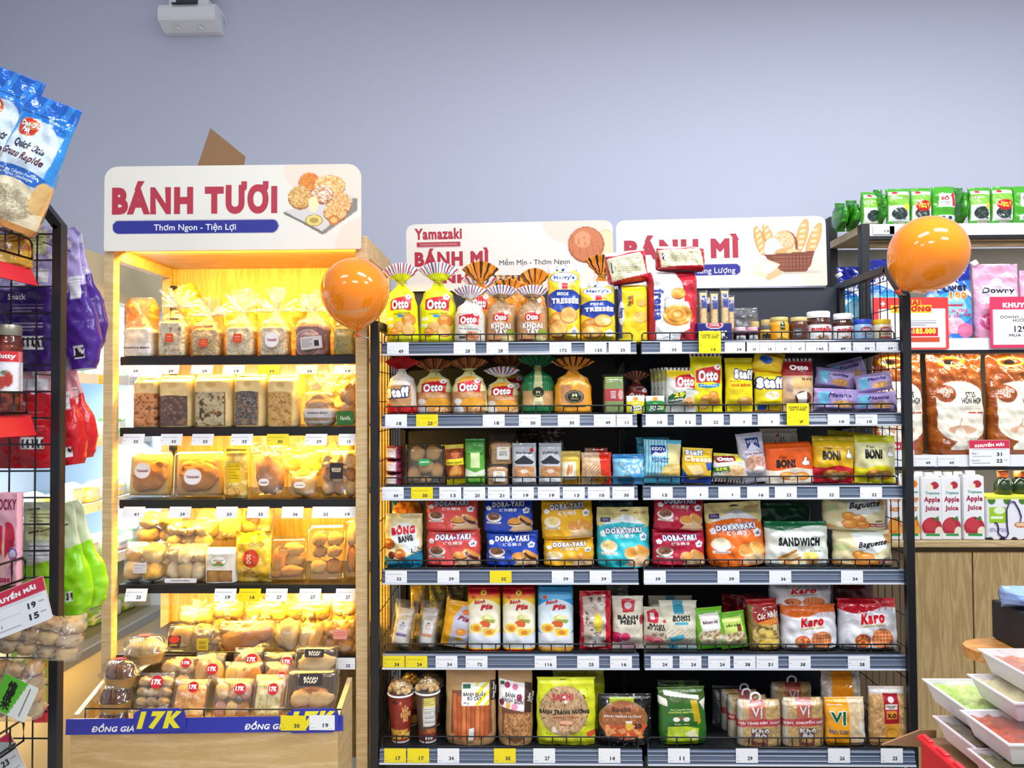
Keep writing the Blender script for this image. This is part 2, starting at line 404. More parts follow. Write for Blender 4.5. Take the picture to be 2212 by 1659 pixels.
# ---------------- the lofted pack: one generator for bags, pouches, cartons, loaves
def ease(s, pts):
    xs = [p[0] for p in pts]; s = np.asarray(s, float); i = np.clip(np.searchsorted(xs, s, 'right') - 1, 0, len(xs) - 2)
    xs = np.array(xs, float); ys = np.array([p[1] for p in pts], float)
    t = np.clip((s - xs[i]) / (xs[i + 1] - xs[i] + 1e-9), 0, 1); t = t * t * (3 - 2 * t)
    return ys[i] * (1 - t) + ys[i + 1] * t
SHAPES = dict(
    # s from 0 (base) to 1 (top): half width factor, half depth factor, cross-section power, pleat amplitude
    pillow=dict(w=[(0, 1), (.06, .97), (.5, .96), (.94, .97), (1, 1)], d=[(0, .03), (.06, .12), (.28, .9), (.5, 1), (.75, .85), (.94, .12), (1, .03)], p=2.6),
    pillowh=dict(w=[(0, 1), (.12, 1), (.5, 1), (.88, 1), (1, 1)], d=[(0, .2), (.2, .9), (.5, 1), (.8, .9), (1, .2)], p=2.2),
    stand=dict(w=[(0, .93), (.05, .98), (.3, 1), (.9, .98), (1, .98)], d=[(0, .95), (.1, 1), (.45, .8), (.8, .25), (.9, .06), (1, .03)], p=2.8),
    brick=dict(w=[(0, .97), (.03, 1), (.9, 1), (1, .93)], d=[(0, .97), (.03, 1), (.85, 1), (.95, .5), (1, .1)], p=6),
    box=dict(w=[(0, 1), (1, 1)], d=[(0, 1), (1, 1)], p=60),
    block=dict(w=[(0, .9), (.06, 1), (.9, 1), (1, .85)], d=[(0, .8), (.08, 1), (.85, .95), (1, .5)], p=4),
    soft=dict(w=[(0, .95), (.05, .99), (.85, .98), (.95, .96), (1, .99)], d=[(0, .6), (.1, 1), (.7, .95), (.9, .45), (.97, .1), (1, .04)], p=3.4),
    toast=dict(w=[(0, .9), (.05, .96), (.5, .93), (.68, .93), (.8, 1), (.92, .86), (1, .5)], d=[(0, .97), (.5, 1), (.9, .97), (1, .8)], p=14),
    tied=dict(w=[(0, .9), (.06, 1), (.45, .99), (.6, .82), (.72, .32), (.76, .22), (.82, .5), (.92, .92), (1, 1.16)],
              d=[(0, .85), (.06, 1), (.5, .95), (.62, .75), (.72, .3), (.76, .2), (.85, .18), (1, .2)], p=3),
    bun=dict(w=[(0, .75), (.15, .95), (.4, 1), (.7, .85), (.9, .5), (1, .15)], d=[(0, .75), (.15, .95), (.4, 1), (.7, .85), (.9, .5), (1, .15)], p=2),
)
_rs = random.Random(5)
def loft(w, h, d, ops, texts=(), shape='pillow', cell=.0021, wr=.0, seed=0, back=None, pleat=0, np_=9, fan=None, toff=.0009, sag=0, nb=10, sides=None):
    seed = abs(seed)
    S = SHAPES[shape] if isinstance(shape, str) else shape
    nr = int(min(150, max(6, h / cell))); nc = int(min(120, max(8, w / cell)))
    s = np.linspace(0, 1, nr + 1)
    pw = S['p']
    rs = np.random.RandomState(seed + 17)
    ph = rs.rand(8) * 6.28
    wob = .012 if wr and pw < 6 else 0
    def HW(s_): return ease(s_, S['w']) * w / 2 * (1 + wob * (np.sin(s_ * 9 + ph[5]) + .6 * np.sin(s_ * 23 + ph[6]) - 1.4))
    def HD(s_): return ease(s_, S['d']) * d / 2
    nk = .76 if (shape == 'tied' or S.get('tied')) else None
    def wave(x, z):
        q = wr * (np.sin(x * 95 + z * 50 + ph[0]) * .4 + np.sin(x * 40 - z * 85 + ph[1]) * .6 + np.sin(z * 150 + x * 25 + ph[2]) * .35 + np.sin(x * 170 + z * 120 + ph[3]) * .25)
        return q
    def pl(t, s_):
        if not pleat: return 0
        if nk: a = np.exp(-((s_ - nk) / .12) ** 2) * .5 + np.clip((s_ - nk) / (1 - nk), 0, 1)
        else: a = np.clip((s_ - .9) / .1, 0, 1)
        return a * pleat * np.sin(t * np_ * 3.14159 + ph[4])
    def front(x, z):
        s_ = np.clip(z / h, 0, 1); hw = HW(s_); t = np.clip(x / np.maximum(hw, 1e-5), -1, 1)
        return -HD(s_) * (1 - abs(t) ** pw) ** .5 + wave(x, z) * (1 - abs(t) ** 6) + pl(t, s_)
    tt = np.linspace(-1, 1, nc + 1)
    if pw > 5: tt = np.sign(tt) * (1 - (1 - abs(tt)) ** 1.25)
    X = HW(s)[:, None] * tt[None, :]; Z = np.repeat((s * h)[:, None], nc + 1, 1); TT = np.repeat(tt[None, :], nr + 1, 0)
    Y = front(X, Z)
    if nk and not sag: sag = h * .09
    sw = np.clip((s - nk) / (1 - nk), 0, 1)[:, None] if nk else s[:, None]
    if sag: Z = Z - sag * sw * (abs(TT) ** 2)
    tb = np.linspace(1, -1, nb + 2)[1:-1]
    XB = HW(s)[:, None] * tb[None, :]; ZB = np.repeat((s * h)[:, None], nb, 1); TB = np.repeat(tb[None, :], nr + 1, 0)
    YB = HD(s)[:, None] * (1 - abs(TB) ** pw) ** .5 + (pl(TB, s[:, None]) if pleat else 0)
    if sag: ZB = ZB - sag * sw * abs(TB) ** 2
    XX = np.concatenate([X, XB], 1); YY = np.concatenate([Y, YB], 1); ZZ = np.concatenate([Z, ZB], 1); T_ = np.concatenate([TT, TB], 1)
    n = nc + 1 + nb
    V = np.stack([XX.ravel(), YY.ravel(), ZZ.ravel()], 1)
    U_ = (XX / w + .5).ravel(); V_ = 1 - np.repeat(s[:, None], n, 1).ravel()
    cols = draw(ops, U_, V_, T_.ravel(), w, h)
    if back is not None:
        m = np.zeros((nr + 1, n), bool); m[:, nc + 1:] = True; cols[m.ravel()] = C(back)
    if sides is not None:
        m = np.zeros((nr + 1, n), bool); m[:, nc + 1:] = True; m[:, 0] = m[:, nc] = True; cols[m.ravel()] = C(sides)
    r_ = np.arange(nr)[:, None] * n; c_ = np.arange(n)[None, :]; c2 = (c_ + 1) % n
    F = np.stack([r_ + c_, r_ + c2, r_ + n + c2, r_ + n + c_], 2).reshape(-1, 4).tolist()
    F.append(list(range(n))[::-1]); F.append(list(range(nr * n, nr * n + n)))
    V = [V]; CL = [cols]; k = len(cols); sm = [True] * (len(F) - 2) + [False] * 2
    for t in texts:
        for v, f, c in letter_mesh(t, w, h, front, toff):
            V.append(v); CL.append(np.repeat(c[None, :], len(v), 0)); F += [[i + k for i in p] for p in f]; k += len(v); sm += [True] * len(f)
    return mk('pack', np.concatenate(V), F, np.concatenate(CL), sm)
def flat(w, h, ops, texts=(), th=.001, cell=.003, curve=None, outline=None, toff=.0005, nmax=160):
    """a card/sign: thin slab facing -y with drawn front; outline: list of (x,y) 0..1 polygon -> clipped rounded shape"""
    nc = int(min(nmax, max(2, w / cell))); nr = int(min(nmax, max(2, h / cell)))
    u = np.linspace(0, 1, nc + 1); v = np.linspace(0, 1, nr + 1)
    U, V_ = np.meshgrid(u, v)
    X = (U - .5) * w; Z = (1 - V_) * h
    if outline:   # outline = corner radii (m): tl,tr,br,bl -> squeeze the rows
        for k, (rad, top, left) in enumerate(zip(outline, (1, 1, 0, 0), (1, 0, 0, 1))):
            if rad <= 0: continue
            zz = (h - Z) if top else Z; ins = np.where(zz < rad, rad - np.sqrt(np.maximum(rad ** 2 - (rad - zz) ** 2, 0)), 0)
            if left: X = np.maximum(X, -w / 2 + ins)
            else: X = np.minimum(X, w / 2 - ins)
    fc = curve or (lambda x, z: 0 * x)
    Y = fc(X, Z); n = (nc + 1) * (nr + 1)
    A = np.stack([X.ravel(), Y.ravel(), Z.ravel()], 1); B = A + (0, th, 0)
    cols = draw(ops, (X / w + .5).ravel(), V_.ravel(), U.ravel() * 2 - 1, w, h)
    i = (np.arange(nr)[:, None] * (nc + 1) + np.arange(nc)[None, :]).ravel()
    F = np.stack([i, i + nc + 1, i + nc + 2, i + 1], 1); FB = F[:, ::-1] + n
    ring = list(range(nc + 1)) + [r * (nc + 1) + nc for r in range(1, nr + 1)] + [nr * (nc + 1) + c for c in range(nc - 1, -1, -1)] + [r * (nc + 1) for r in range(nr - 1, 0, -1)]
    S_ = [[ring[k], ring[(k + 1) % len(ring)], ring[(k + 1) % len(ring)] + n, ring[k] + n] for k in range(len(ring))]
    F = F.tolist() + FB.tolist() + S_; VV = [A, B]; CL = [cols, cols * 0 + C(ops[0])]; k = 2 * n
    for t in texts:
        for v2, f, c in letter_mesh(t, w, h, fc, toff, .012 if curve else None):
            VV.append(v2); CL.append(np.repeat(c[None, :], len(v2), 0)); F += [[q + k for q in p] for p in f]; k += len(v2)
    return mk('card', np.concatenate(VV), F, np.concatenate(CL), False)
def cyl_mesh(r, h, ops, texts=(), prof=None, n=48, cell=.003, toff=.0006):
    """a round body, drawn front wraps 180 degrees: u 0..1 across the visible half"""
    nr = int(min(70, max(4, h / cell))); s = np.linspace(0, 1, nr + 1)
    pr = ease(s, prof) * r if prof else np.full(nr + 1, r)
    th = np.linspace(0, 2 * np.pi, n, endpoint=False)
    X = pr[:, None] * np.sin(th)[None, :]; Y = -pr[:, None] * np.cos(th)[None, :]; Z = np.repeat((s * h)[:, None], n, 1)
    V = np.stack([X.ravel(), Y.ravel(), Z.ravel()], 1)
    cols = draw(ops, (X / (2 * r) + .5).ravel(), (1 - Z / h).ravel(), (X / r).ravel(), 2 * r, h)
    def front(x, z):
        rr = ease(np.clip(z / h, 0, 1), prof) * r if prof else r + 0 * z
        return -np.sqrt(np.maximum(rr ** 2 - x ** 2, 1e-8))
    a = np.arange(nr)[:, None] * n; c_ = np.arange(n)[None, :]; c2 = (c_ + 1) % n
    F = np.stack([a + c_, a + c2, a + n + c2, a + n + c_], 2).reshape(-1, 4).tolist()
    F.append(list(range(n))[::-1]); F.append(list(range(nr * n, nr * n + n))); sm = [True] * (len(F) - 2) + [False] * 2
    VV = [V]; CL = [cols]; k = len(V)
    for t in texts:
        for v, f, c in letter_mesh(t, 2 * r, h, front, toff):
            VV.append(v); CL.append(np.repeat(c[None, :], len(v), 0)); F += [[i + k for i in p] for p in f]; k += len(v); sm += [True] * len(f)
    return mk('round', np.concatenate(VV), F, np.concatenate(CL), sm)
def joinmesh(name, parts):
    """parts: list of (mesh, Matrix or None) -> one mesh with Col; sources removed"""
    V = []; F = []; CL = []; k = 0; sm = []
    for me, M in parts:
        n = len(me.vertices); v = np.zeros(n * 3); me.vertices.foreach_get('co', v); v = v.reshape(-1, 3)
        if M is not None:
            A = np.array(M.to_3x3()); v = v @ A.T + np.array(M.to_translation())
        c = np.ones(n * 4); me.color_attributes['Col'].data.foreach_get('color', c) if 'Col' in me.color_attributes else None
        V.append(v); CL.append(c.reshape(-1, 4)[:, :3]); F += [[i + k for i in p.vertices] for p in me.polygons]; sm += [p.use_smooth for p in me.polygons]; k += n
    for me in {id(p[0]): p[0] for p in parts}.values(): bpy.data.meshes.remove(me)
    return mk(name, np.concatenate(V), F, np.concatenate(CL), sm)
# =============================== the room
WALLY = 3.62
XV = 1141.
def X_(px, Y): return at(px, 866, Y).x
def Z_(py, Y, px=1106): return at(px, py, Y).z
mwall, nt, b_ = mat('lavender_grey_paint')
b_.inputs['Base Color'].default_value = (*C('c9cde0'), 1); b_.inputs['Roughness'].default_value = .75
bumpn(nt, b_, 180, .05, .001)
m = MB(); m.box(-2.7, WALLY, 0, 3.4, WALLY + .1, 4.2); meta(m.obj('wall_back', mwall), kind='structure')
m = MB(); m.box(-2.8, .8, 0, -2.7, WALLY + .1, 4.2); meta(m.obj('wall_left', mwall), kind='structure')
mfl, nt, b_ = mat('grey_floor_tile')
br = nt.nodes.new('ShaderNodeTexBrick'); br.offset = 0; br.inputs['Scale'].default_value = 1
br.inputs['Color1'].default_value = (.55, .53, .5, 1); br.inputs['Color2'].default_value = (.6, .58, .55, 1); br.inputs['Mortar'].default_value = (.3, .3, .3, 1)
br.inputs['Brick Width'].default_value = .6; br.inputs['Row Height'].default_value = .6; br.inputs['Mortar Size'].default_value = .004
tc = nt.nodes.new('ShaderNodeTexCoord'); nt.links.new(tc.outputs['Object'], br.inputs[0]); nt.links.new(br.outputs[0], b_.inputs['Base Color']); b_.inputs['Roughness'].default_value = .3
m = MB(); m.box(-2.8, -1.5, -.05, 3.4, WALLY + .1, 0); meta(m.obj('floor', mfl), kind='structure')

# =============================== black gondola, two bays
GY = 2.62; GB = 3.13
STOP = [Z_(y, GY, 1380) for y in (738, 895, 1051, 1232, 1415)] + [Z_(1622, 2.57, 1380)]
SBOT = [Z_(y, GY, 1380) for y in (765, 922.5, 1079.5, 1262, 1446)] + [Z_(1652, 2.57, 1380)]
SY = [GY] * 5 + [2.57]
GXL, GXM, GXR = X_(820, GY), X_(1381, GY), X_(1952, GY)
RAIL = colmat('price_rail_plastic', .22, 0, 0, spec=.6)
FZ = Z_(585, 2.75, 1905)   # top of the end frames
def side_frame(x, parent, name='side_frame', low=False):
    m = MB(); zf = Z_(640, 2.6, 1950); r = .014; FZ = globals()['FZ']
    if low: zf = Z_(702, 2.6, 820); FZ = zf + .004
    for a, b in (((x, 2.6, .02), (x, 2.6, zf)), ((x, 2.6, zf), (x, 2.72, FZ)), ((x, 2.72, FZ), (x, GB, FZ))):
        a = Vector(a); b = Vector(b); d = (b - a).normalized(); L = (b - a).length + r * .8
        q = d.to_track_quat('Z', 'X').to_matrix().to_4x4(); q.translation = a - d * r * .4
        m.box(-r, -r * .9, 0, r, r * .9, L, q, .002)
    o = m.obj(name, BLACK, parent); w = MB()
    y = 2.67
    while y < GB - .02: w.tube([(x, y, .3), (x, y, FZ if y > 2.72 else zf + (y - 2.6) * .9)], .0017, 5); y += .055
    z = .35
    while z < FZ - .02: w.tube([(x, 2.61 + max(0, z - zf) * .9, z), (x, GB, z)], .0017, 5); z += .105
    w.obj('wire_mesh', BLACKW, o)
def rail_mesh(x0, x1, zb, zt, y):
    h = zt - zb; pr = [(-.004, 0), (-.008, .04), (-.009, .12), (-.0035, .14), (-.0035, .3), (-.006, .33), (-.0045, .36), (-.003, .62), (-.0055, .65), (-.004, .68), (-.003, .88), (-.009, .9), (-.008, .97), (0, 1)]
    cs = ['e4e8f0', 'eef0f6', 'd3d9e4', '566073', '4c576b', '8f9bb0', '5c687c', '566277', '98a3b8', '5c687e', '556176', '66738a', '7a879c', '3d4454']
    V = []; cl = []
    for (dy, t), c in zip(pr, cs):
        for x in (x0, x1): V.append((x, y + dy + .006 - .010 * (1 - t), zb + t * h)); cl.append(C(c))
    n = len(pr); F = [(2 * i, 2 * i + 1, 2 * i + 3, 2 * i + 2) for i in range(n - 1)]
    for x in (x0, x1): V.append((x, y + .02, zt)); cl.append(C('222'))
    for x in (x0, x1): V.append((x, y + .02, zb)); cl.append(C('222'))
    F += [(2 * n - 2, 2 * n - 1, 2 * n + 1, 2 * n), (2 * n, 2 * n + 1, 2 * n + 3, 2 * n + 2), (2 * n + 2, 2 * n + 3, 1, 0)]
    F += [tuple([2 * i for i in range(n)] + [2 * n, 2 * n + 2])[::-1], tuple([2 * i + 1 for i in range(n)] + [2 * n + 1, 2 * n + 3])]
    return mk('rail', V, F, np.array(cl), False)
def fence(x0, x1, z, y, h, parent):
    w = MB(); r = .0026; z1 = z + h
    w.tube([(x0, y, z), (x0, y, z1 - .006), (x0 + .006, y, z1), (x1 - .006, y, z1), (x1, y, z1 - .006), (x1, y, z)], r, 6)
    w.tube([(x0, y, z + .003), (x1, y, z + .003)], r, 6)
    n = round((x1 - x0) / .0475)
    for i in range(1, n): xx = x0 + (x1 - x0) * i / n; w.tube([(xx, y, z), (xx, y, z1)], .0019, 5)
    return w.obj('wire_fence', BLACKW, parent)
def bay(x0, x1, label, left_frame, right_frame):
    g = empty('gondola_shelving', ((x0 + x1) / 2, (GY + GB) / 2, 0)); meta(g, label, 'shelving unit', 'bays of the black shelving')
    inv = Matrix.Translation(-g.location)
    def fin(o):
        o.data.transform(inv); return o
    m = MB(); m.box(x0 + (.013 if right_frame else 0), GB, .05, x1 - .013, GB + .02, FZ - .002); bp = fin(m.obj('back_panel', BACKP, g))
    for i in range(6):
        z = STOP[i]; y = SY[i]; m = MB(); m.box(x0 + .014, y + .016, z - .022, x1 - .014, GB - .001, z)
        s = fin(m.obj('shelf', BLACK, g))
        for xx in (x0 + .016, x1 - .020):
            k = MB(); k.add([(xx, y + .03, z - .022), (xx, GB, z - .022), (xx, GB, z - .075), (xx, y + .03, z - .03), (xx + .004, y + .03, z - .022), (xx + .004, GB, z - .022), (xx + .004, GB, z - .075), (xx + .004, y + .03, z - .03)],
                            [(0, 1, 2, 3), (7, 6, 5, 4), (0, 4, 5, 1), (1, 5, 6, 2), (2, 6, 7, 3), (3, 7, 4, 0)]); fin(k.obj('bracket', BLACK, s))
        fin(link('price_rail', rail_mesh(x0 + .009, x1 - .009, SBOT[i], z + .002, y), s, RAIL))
        fin(fence(x0 + .014, x1 - .02, z + .001, y + .018, .030 if i < 5 else .036, s))
    for xx in ((x0, x1) if left_frame else (x1,)):
        m = MB(); m.box(xx - .012, GB - .02, 0, xx + .012, GB + .03, FZ + .01, None, .002); fin(m.obj('upright', BLACK, g))
    m = MB(); m.box(x0 + .01, 2.64, 0, x1 - .01, 2.66, STOP[5] - .05); fin(m.obj('kick_plate', BLACK, g))
    return g, fin
g1, f1 = bay(GXL, GXM, 'left bay of black metal shelving with bagged loaves, under the header naming soft bread', True, False)
g2, f2 = bay(GXM, GXR, 'right bay of black metal shelving with jars and snack packs, under the basket picture header', False, True)
for gg, ff, xx in ((g1, f1, GXL - .012), (g2, f2, GXR)):
    before = set(bpy.data.objects); side_frame(xx, gg, low=gg is g1)
    for o in set(bpy.data.objects) - before: ff(o)

# =============================== pine bread cabinet
CY = 2.6; CB = 3.06
cxl, cxl2 = X_(222, CY), X_(243.5, CY); cxr, cxr2 = X_(768, CY), X_(793, CY)
CT = Z_(513, CY, 500)
CS = [Z_(y, 2.64, 500) for y in (769, 923, 1079, 1263)]     # shelf tops
cab = empty('bread_cabinet', ((cxl + cxr2) / 2, (CY + CB) / 2, 0)); meta(cab, 'tall pine bread cabinet glowing with warm light, open at both sides', 'cabinet')
def fc(o): o.data.transform(Matrix.Translation(-cab.location)); return o
for x0, x1 in ((cxl, cxl2), (cxr, cxr2)):
    m = MB(); m.box(x0, CY, 0, x1, CY + .04, CT, None, .002); fc(m.obj('front_post', PINE, cab))
    m = MB(); m.box(x0, CB - .04, 0, x1, CB, CT, None, .002); fc(m.obj('rear_post', PINE, cab))
    m = MB(); m.box(x0, CY + .04, CT - .07, x1, CB - .04, CT, None, .002); fc(m.obj('side_rail', PINEH, cab))
    m = MB(); m.box(x0 + .006, CY + .04, 0, x1 - .006, CB - .04, Z_(1500, 2.6)); fc(m.obj('lower_side_panel', PINEH, cab))
m = MB(); m.box(cxl2 + .001, CY + .03, CT - .03, cxr - .001, CB - .02, CT - .005); fc(m.obj('top_board', PINEH, cab))
m = MB(); m.box(cxl2 + .001, CB - .02, .1, cxr - .001, CB, CT - .005); fc(m.obj('back_board', PINEV, cab))
m = MB(); m.box(cxl2 + .001, CB - .045, 1.0, cxl2 + .022, CB - .021, CT - .1)
fc(m.obj('slotted_upright', BLACK, cab))
STRIP = clear('price_strip_plastic', haze=.03, bst=.02, bs=3, gl=.05)
for i, z in enumerate(CS):
    m = MB(); m.box(cxl2 + .004, 2.645, z - .004, cxr - .003, CB - .022, z); m.box(cxl2 + .004, 2.64, z - .03, cxr - .003, 2.645, z)
    s = fc(m.obj('shelf', BLACK, cab))
    m = MB(); q = MB()
    # clear price strip leaning forward under the lip
    m.add([(cxl2 + .004, 2.637, z - .03), (cxr - .004, 2.637, z - .03), (cxr - .004, 2.62, z - .068), (cxl2 + .004, 2.62, z - .068)], [(0, 1, 2, 3)])
    fc(m.obj('price_strip', STRIP, s))
    q.box(cxl2 + .03, 2.70, z - .012, cxr - .03, 2.715, z - .005); fc(q.obj('led_strip', solid('warm_led', 'ffcf7a', .4, emit=3), s))
# lower sloped tray with its wire rail
zt5 = Z_(1404, 2.66, 540)
m = MB(); m.box(cxl2 + .002, 2.632, zt5 - .03, cxr - .002, CB - .022, zt5 - .009)
tr = fc(m.obj('lower_tray', BLACK, cab))
m = MB(); xa, xb, yy, za, zb_ = X_(336, 2.6), X_(740, 2.6), 2.6, Z_(1424, 2.6, 540), Z_(1409, 2.6, 540)
m.tube([(xa, yy + .03, za - .02), (xa, yy, za), (xa, yy, zb_), (xb, yy, zb_), (xb, yy, za - .01), (xb, yy + .03, za - .02)], .0028, 6); fc(m.obj('wire_rail', BLACKW, tr))
# cabinet header board, with warm lamps under it
def warm(x, y, z, sx, sy, p, rx=0, c=(1, .60, .09)):
    l = area('cabinet_led_light', (x, y, z), (rx, 0, 0), sx, sy, p, c); return l
cx_ = (cxl2 + cxr) / 2; cw_ = cxr - cxl2
warm(cx_, CY + .07, CT - .035, cw_ * .95, .02, 16, 25)
for z in CS[:4]: warm(cx_, 2.712, z - .014, cw_ * .92, .015, 15, 18)
# pull-out drawer
DY = 2.40; dxl, dxr = X_(150, DY), X_(742, DY); dz1 = Z_(1549, DY, 450)
dxr2 = X_(730, DY)
dr = empty('pull_out_drawer', ((dxl + dxr) / 2, DY + .12, .2)); meta(dr, 'deep pine drawer pulled out below the cabinet, blue strip along its rim', 'drawer')
def fd(o): o.data.transform(Matrix.Translation(-dr.location)); return o
m = MB(); m.box(dxl + .012, DY, .18, dxr2, DY + .018, dz1 - .012, None, .001); fd(m.obj('front_panel', PINEH, dr))
DZB = Z_(1556, DY, 450) - .045
m = MB(); m.box(dxl + .014, DY + .018, DZB - .02, dxr2 - .002, 2.595, DZB); fd(m.obj('bottom_board', PINEH, dr))
for xa_ in (dxl + .012, dxr2 - .016):
    m = MB(); m.add([(xa_ + a, y, z) for a in (0, .016) for y, z in ((DY + .018, .18), (DY + .018, dz1 + .0), (2.595, dz1 + .055), (2.595, .18))], [(0, 1, 2, 3), (7, 6, 5, 4), (0, 4, 5, 1), (1, 5, 6, 2), (2, 6, 7, 3), (3, 7, 4, 0)]); fd(m.obj('side_panel', PINE, dr))
sh = Z_(1548, DY) - Z_(1581, DY)
me = flat(dxr - dxl, sh, ['2b33a8'], [T('ĐỒNG GIÁ', .172, .57, .155, .55, 'fff', .035, i=.25), T('ĐỒNG GIÁ', .722, .55, .15, .55, 'fff', .035, i=.25)], .003, .02)
o = link('blue_price_strip', me, dr, CARD); o.location = Vector(((dxl + dxr) / 2, DY - .006, dz1 - sh)) - dr.location; o.rotation_euler = (R(-4), R(-1), 0)
for px in (352, 678):
    me = flat(.165, .075, ['2b33a8'], [T('17K', .5, .47, .88, .74, 'f4e92c', .07, '2b33a8', i=.3, ow=.1)], .0025, .01, outline=(.03, .02, .02, .02))
    o = link('price_flag', me, dr, CARD); o.location = Vector((X_(px, DY), DY - .0105, Z_(1580, DY, px))) - dr.location; o.rotation_euler = (0, R(-1.5), 0)
m = MB(); xa, xb, yy, za, zb_ = X_(185, DY), X_(735, DY), DY + .012, Z_(1556, DY, 450), Z_(1535, DY, 450)
m.tube([(xa, yy, za), (xa, yy, zb_), (xb, yy, zb_), (xb, yy, za)], .0026, 6); xm = X_(440, DY); m.tube([(xm, yy, za), (xm, yy, zb_)], .0024, 6)
fd(m.obj('wire_rail', BLACKW, dr))

# =============================== header boards
def rolls_art():
    o = [('E', .93, .05, .23, .42, 'f3dccb'), ('E', 1.02, .96, .12, .34, 'f3dccb'), ('P', [(.695, .56), (.985, .40), (.985, .55), (.86, .82), (.845, .82)], '8b867f'), ('P', [(.70, .545), (.97, .36), (.965, .50), (.85, .79)], 'd9d4cf'), ('P', [(.70, .56), (.85, .79), (.85, .81), (.70, .58)], '77716c')]
    for cx, cy, rx, ry, c1, c2 in ((.80, .20, .042, .11, 'd8702c', 'f0a03c'), (.88, .25, .06, .13, 'd99545', 'f3e2a0'), (.765, .38, .048, .14, 'c98a3a', 'efd08a'), (.915, .46, .05, .14, 'd98a3c', 'f2d9a0'), (.85, .35, .042, .11, 'c98245', 'fdf6e4'), (.90, .57, .046, .10, 'dc8a3e', 'f4d794')):
        o += [('E', cx, cy + .012, rx, ry, '9c4f1c'), ('n', cx, cy, rx * .94, ry * .94, c1, c2, 260)]
    o += [('E', .815, .47, .02, .09, 'f6e6b4'), ('E', .818, .66, .034, .07, 'a9893a'), ('E', .818, .66, .030, .06, 'ead97c'), ('E', .818, .66, .018, .034, 'b79a4c'), ('E', .895, .66, .022, .06, 'c9762f'), ('E', .895, .66, .014, .035, 'f1c070')]
    return o
y_ = 2.585; sgw = X_(780, y_) - X_(222, y_); sgh = Z_(357, y_, 500) - Z_(540, y_, 500)
me = flat(sgw, sgh, ['e9e6da'] + rolls_art() + [('R', .058, .64, .655, .80, '232a8c'), ('E', .058, .72, .0255, .08, '232a8c'), ('E', .655, .72, .0255, .08, '232a8c')],
          [T('BÁNH TƯƠI', .353, .375, .645, .40, 'b32a41', .062, sp=1.02), T('Thơm Ngon - Tiện Lợi', .355, .735, .32, None, 'f4f4f6', .012)], .006, .0035, outline=(.045, .045, .004, .004), nmax=260)
o = link('header_board', me, None, CARD); o.location = ((X_(222, y_) + X_(780, y_)) / 2, y_, Z_(540, y_, 500)); o.rotation_euler = (0, R(.05), 0)
meta(o, 'large cream header board with dark red BÁNH TƯƠI lettering on the pine cabinet', 'sign')
y_ = 3.118
def loafpic():
    o = [('E', .82, .0, .16, .36, 'f8d9c9'), ('E', 1.0, .8, .1, .4, 'f8d9c9'), ('E', .965, .36, .06, .22, 'edc48c'), ('E', .965, .36, .055, .2, 'f3dcb0'), ('E', .87, .36, .088, .27, 'a9522c'), ('E', .87, .35, .08, .25, 'd07a4a'), ('E', .855, .28, .04, .12, 'e39a6c')]
    for k in range(5): o.append(('P', [(.80 + k * .03, .2 + .02 * k), (.803 + k * .03, .2 + .02 * k), (.812 + k * .034, .55), (.808 + k * .034, .55)], 'b5643c'))
    return o
w_ = X_(1328, y_) - X_(880, y_); h_ = Z_(480, y_, 1100) - Z_(625, y_, 1100)
me = flat(w_, h_, ['efe9e0'] + loafpic() + [('R', .052, .265, .262, .345, 'b32a41')],
          [T('Yamazaki', .156, .15, .23, .17, 'b3243c', .045), T('Thương hiệu bánh nổi tiếng đến từ Nhật Bản', .157, .305, .18, None, 'e9c9cb', .01),
           T('BÁNH MÌ', .22, .50, .36, .27, 'b3243c', .06), T('Mềm Mịn - Thơm Ngon', .62, .60, .34, None, '33314a', .005), T('NHẬT', .30, .82, .25, .2, 'b3243c', .08)], .006, .0045, outline=(.035, .035, .004, .004), nmax=220)
o = link('header_board', me, None, CARD); o.location = ((X_(880, y_) + X_(1328, y_)) / 2, y_ - .006, FZ - .002); o.rotation_euler = (0, R(-.7), 0)
meta(o, 'cream header board picturing one round loaf, above the left black bay', 'sign')
def basket():
    o = [('E', .93, .04, .18, .40, 'f6d9c6'), ('E', .98, .86, .1, .3, 'f6d9c6'), ('E', .84, .80, .14, .03, 'cfc4b4')]
    for cx, cy, rx, ry, an in ((.685, .34, .024, .22, -14), (.725, .27, .022, .18, -18), (.885, .29, .026, .26, 16), (.94, .36, .026, .28, 22)):
        o += [('E', cx, cy, rx, ry, 'b97a3a', an), ('E', cx, cy, rx * .85, ry * .95, 'e0a964', an)]
        for k in range(-2, 3): o.append(('E', cx + .009 * k * (1 if an < 0 else -1) * .5, cy + .08 * k, .014, .014, 'f8e3b8', an - 30))
    o += [('Z', .805, .42, .055, .2, '7c3c22', .012), ('E', .80, .36, .052, .16, 'd99a5c'), ('n', .80, .34, .046, .13, 'f1d8ae', 'd89a60', 300), ('E', .745, .42, .035, .12, 'f6efe0'), ('E', .75, .48, .045, .12, 'faf4e8'), ('E', .80, .53, .05, .08, 'd9a468'), ('E', .84, .53, .03, .07, 'ecc68e'),
          ('P', [(.705, .54), (.945, .50), (.925, .70), (.90, .80), (.80, .80), (.735, .70)], '7c3c26')]
    for k in range(7): o.append(('R', .745 + .003 * k, .575 + k * .032, .925 - .003 * k, .585 + k * .032, 'a86a44'))
    for k in range(10): o.append(('R', .75 + .017 * k, .55, .753 + .017 * k, .78, '5c2818'))
    o += [('P', [(.65, .74), (.71, .60), (.78, .68), (.735, .85)], 'ead0a8'), ('P', [(.66, .75), (.705, .62), (.765, .69), (.73, .82)], 'f8efdc'), ('P', [(.70, .84), (.77, .74), (.79, .82), (.72, .92)], 'ddb988'), ('P', [(.64, .80), (.69, .76), (.72, .84), (.70, .88)], 'f0deba')]
    return o
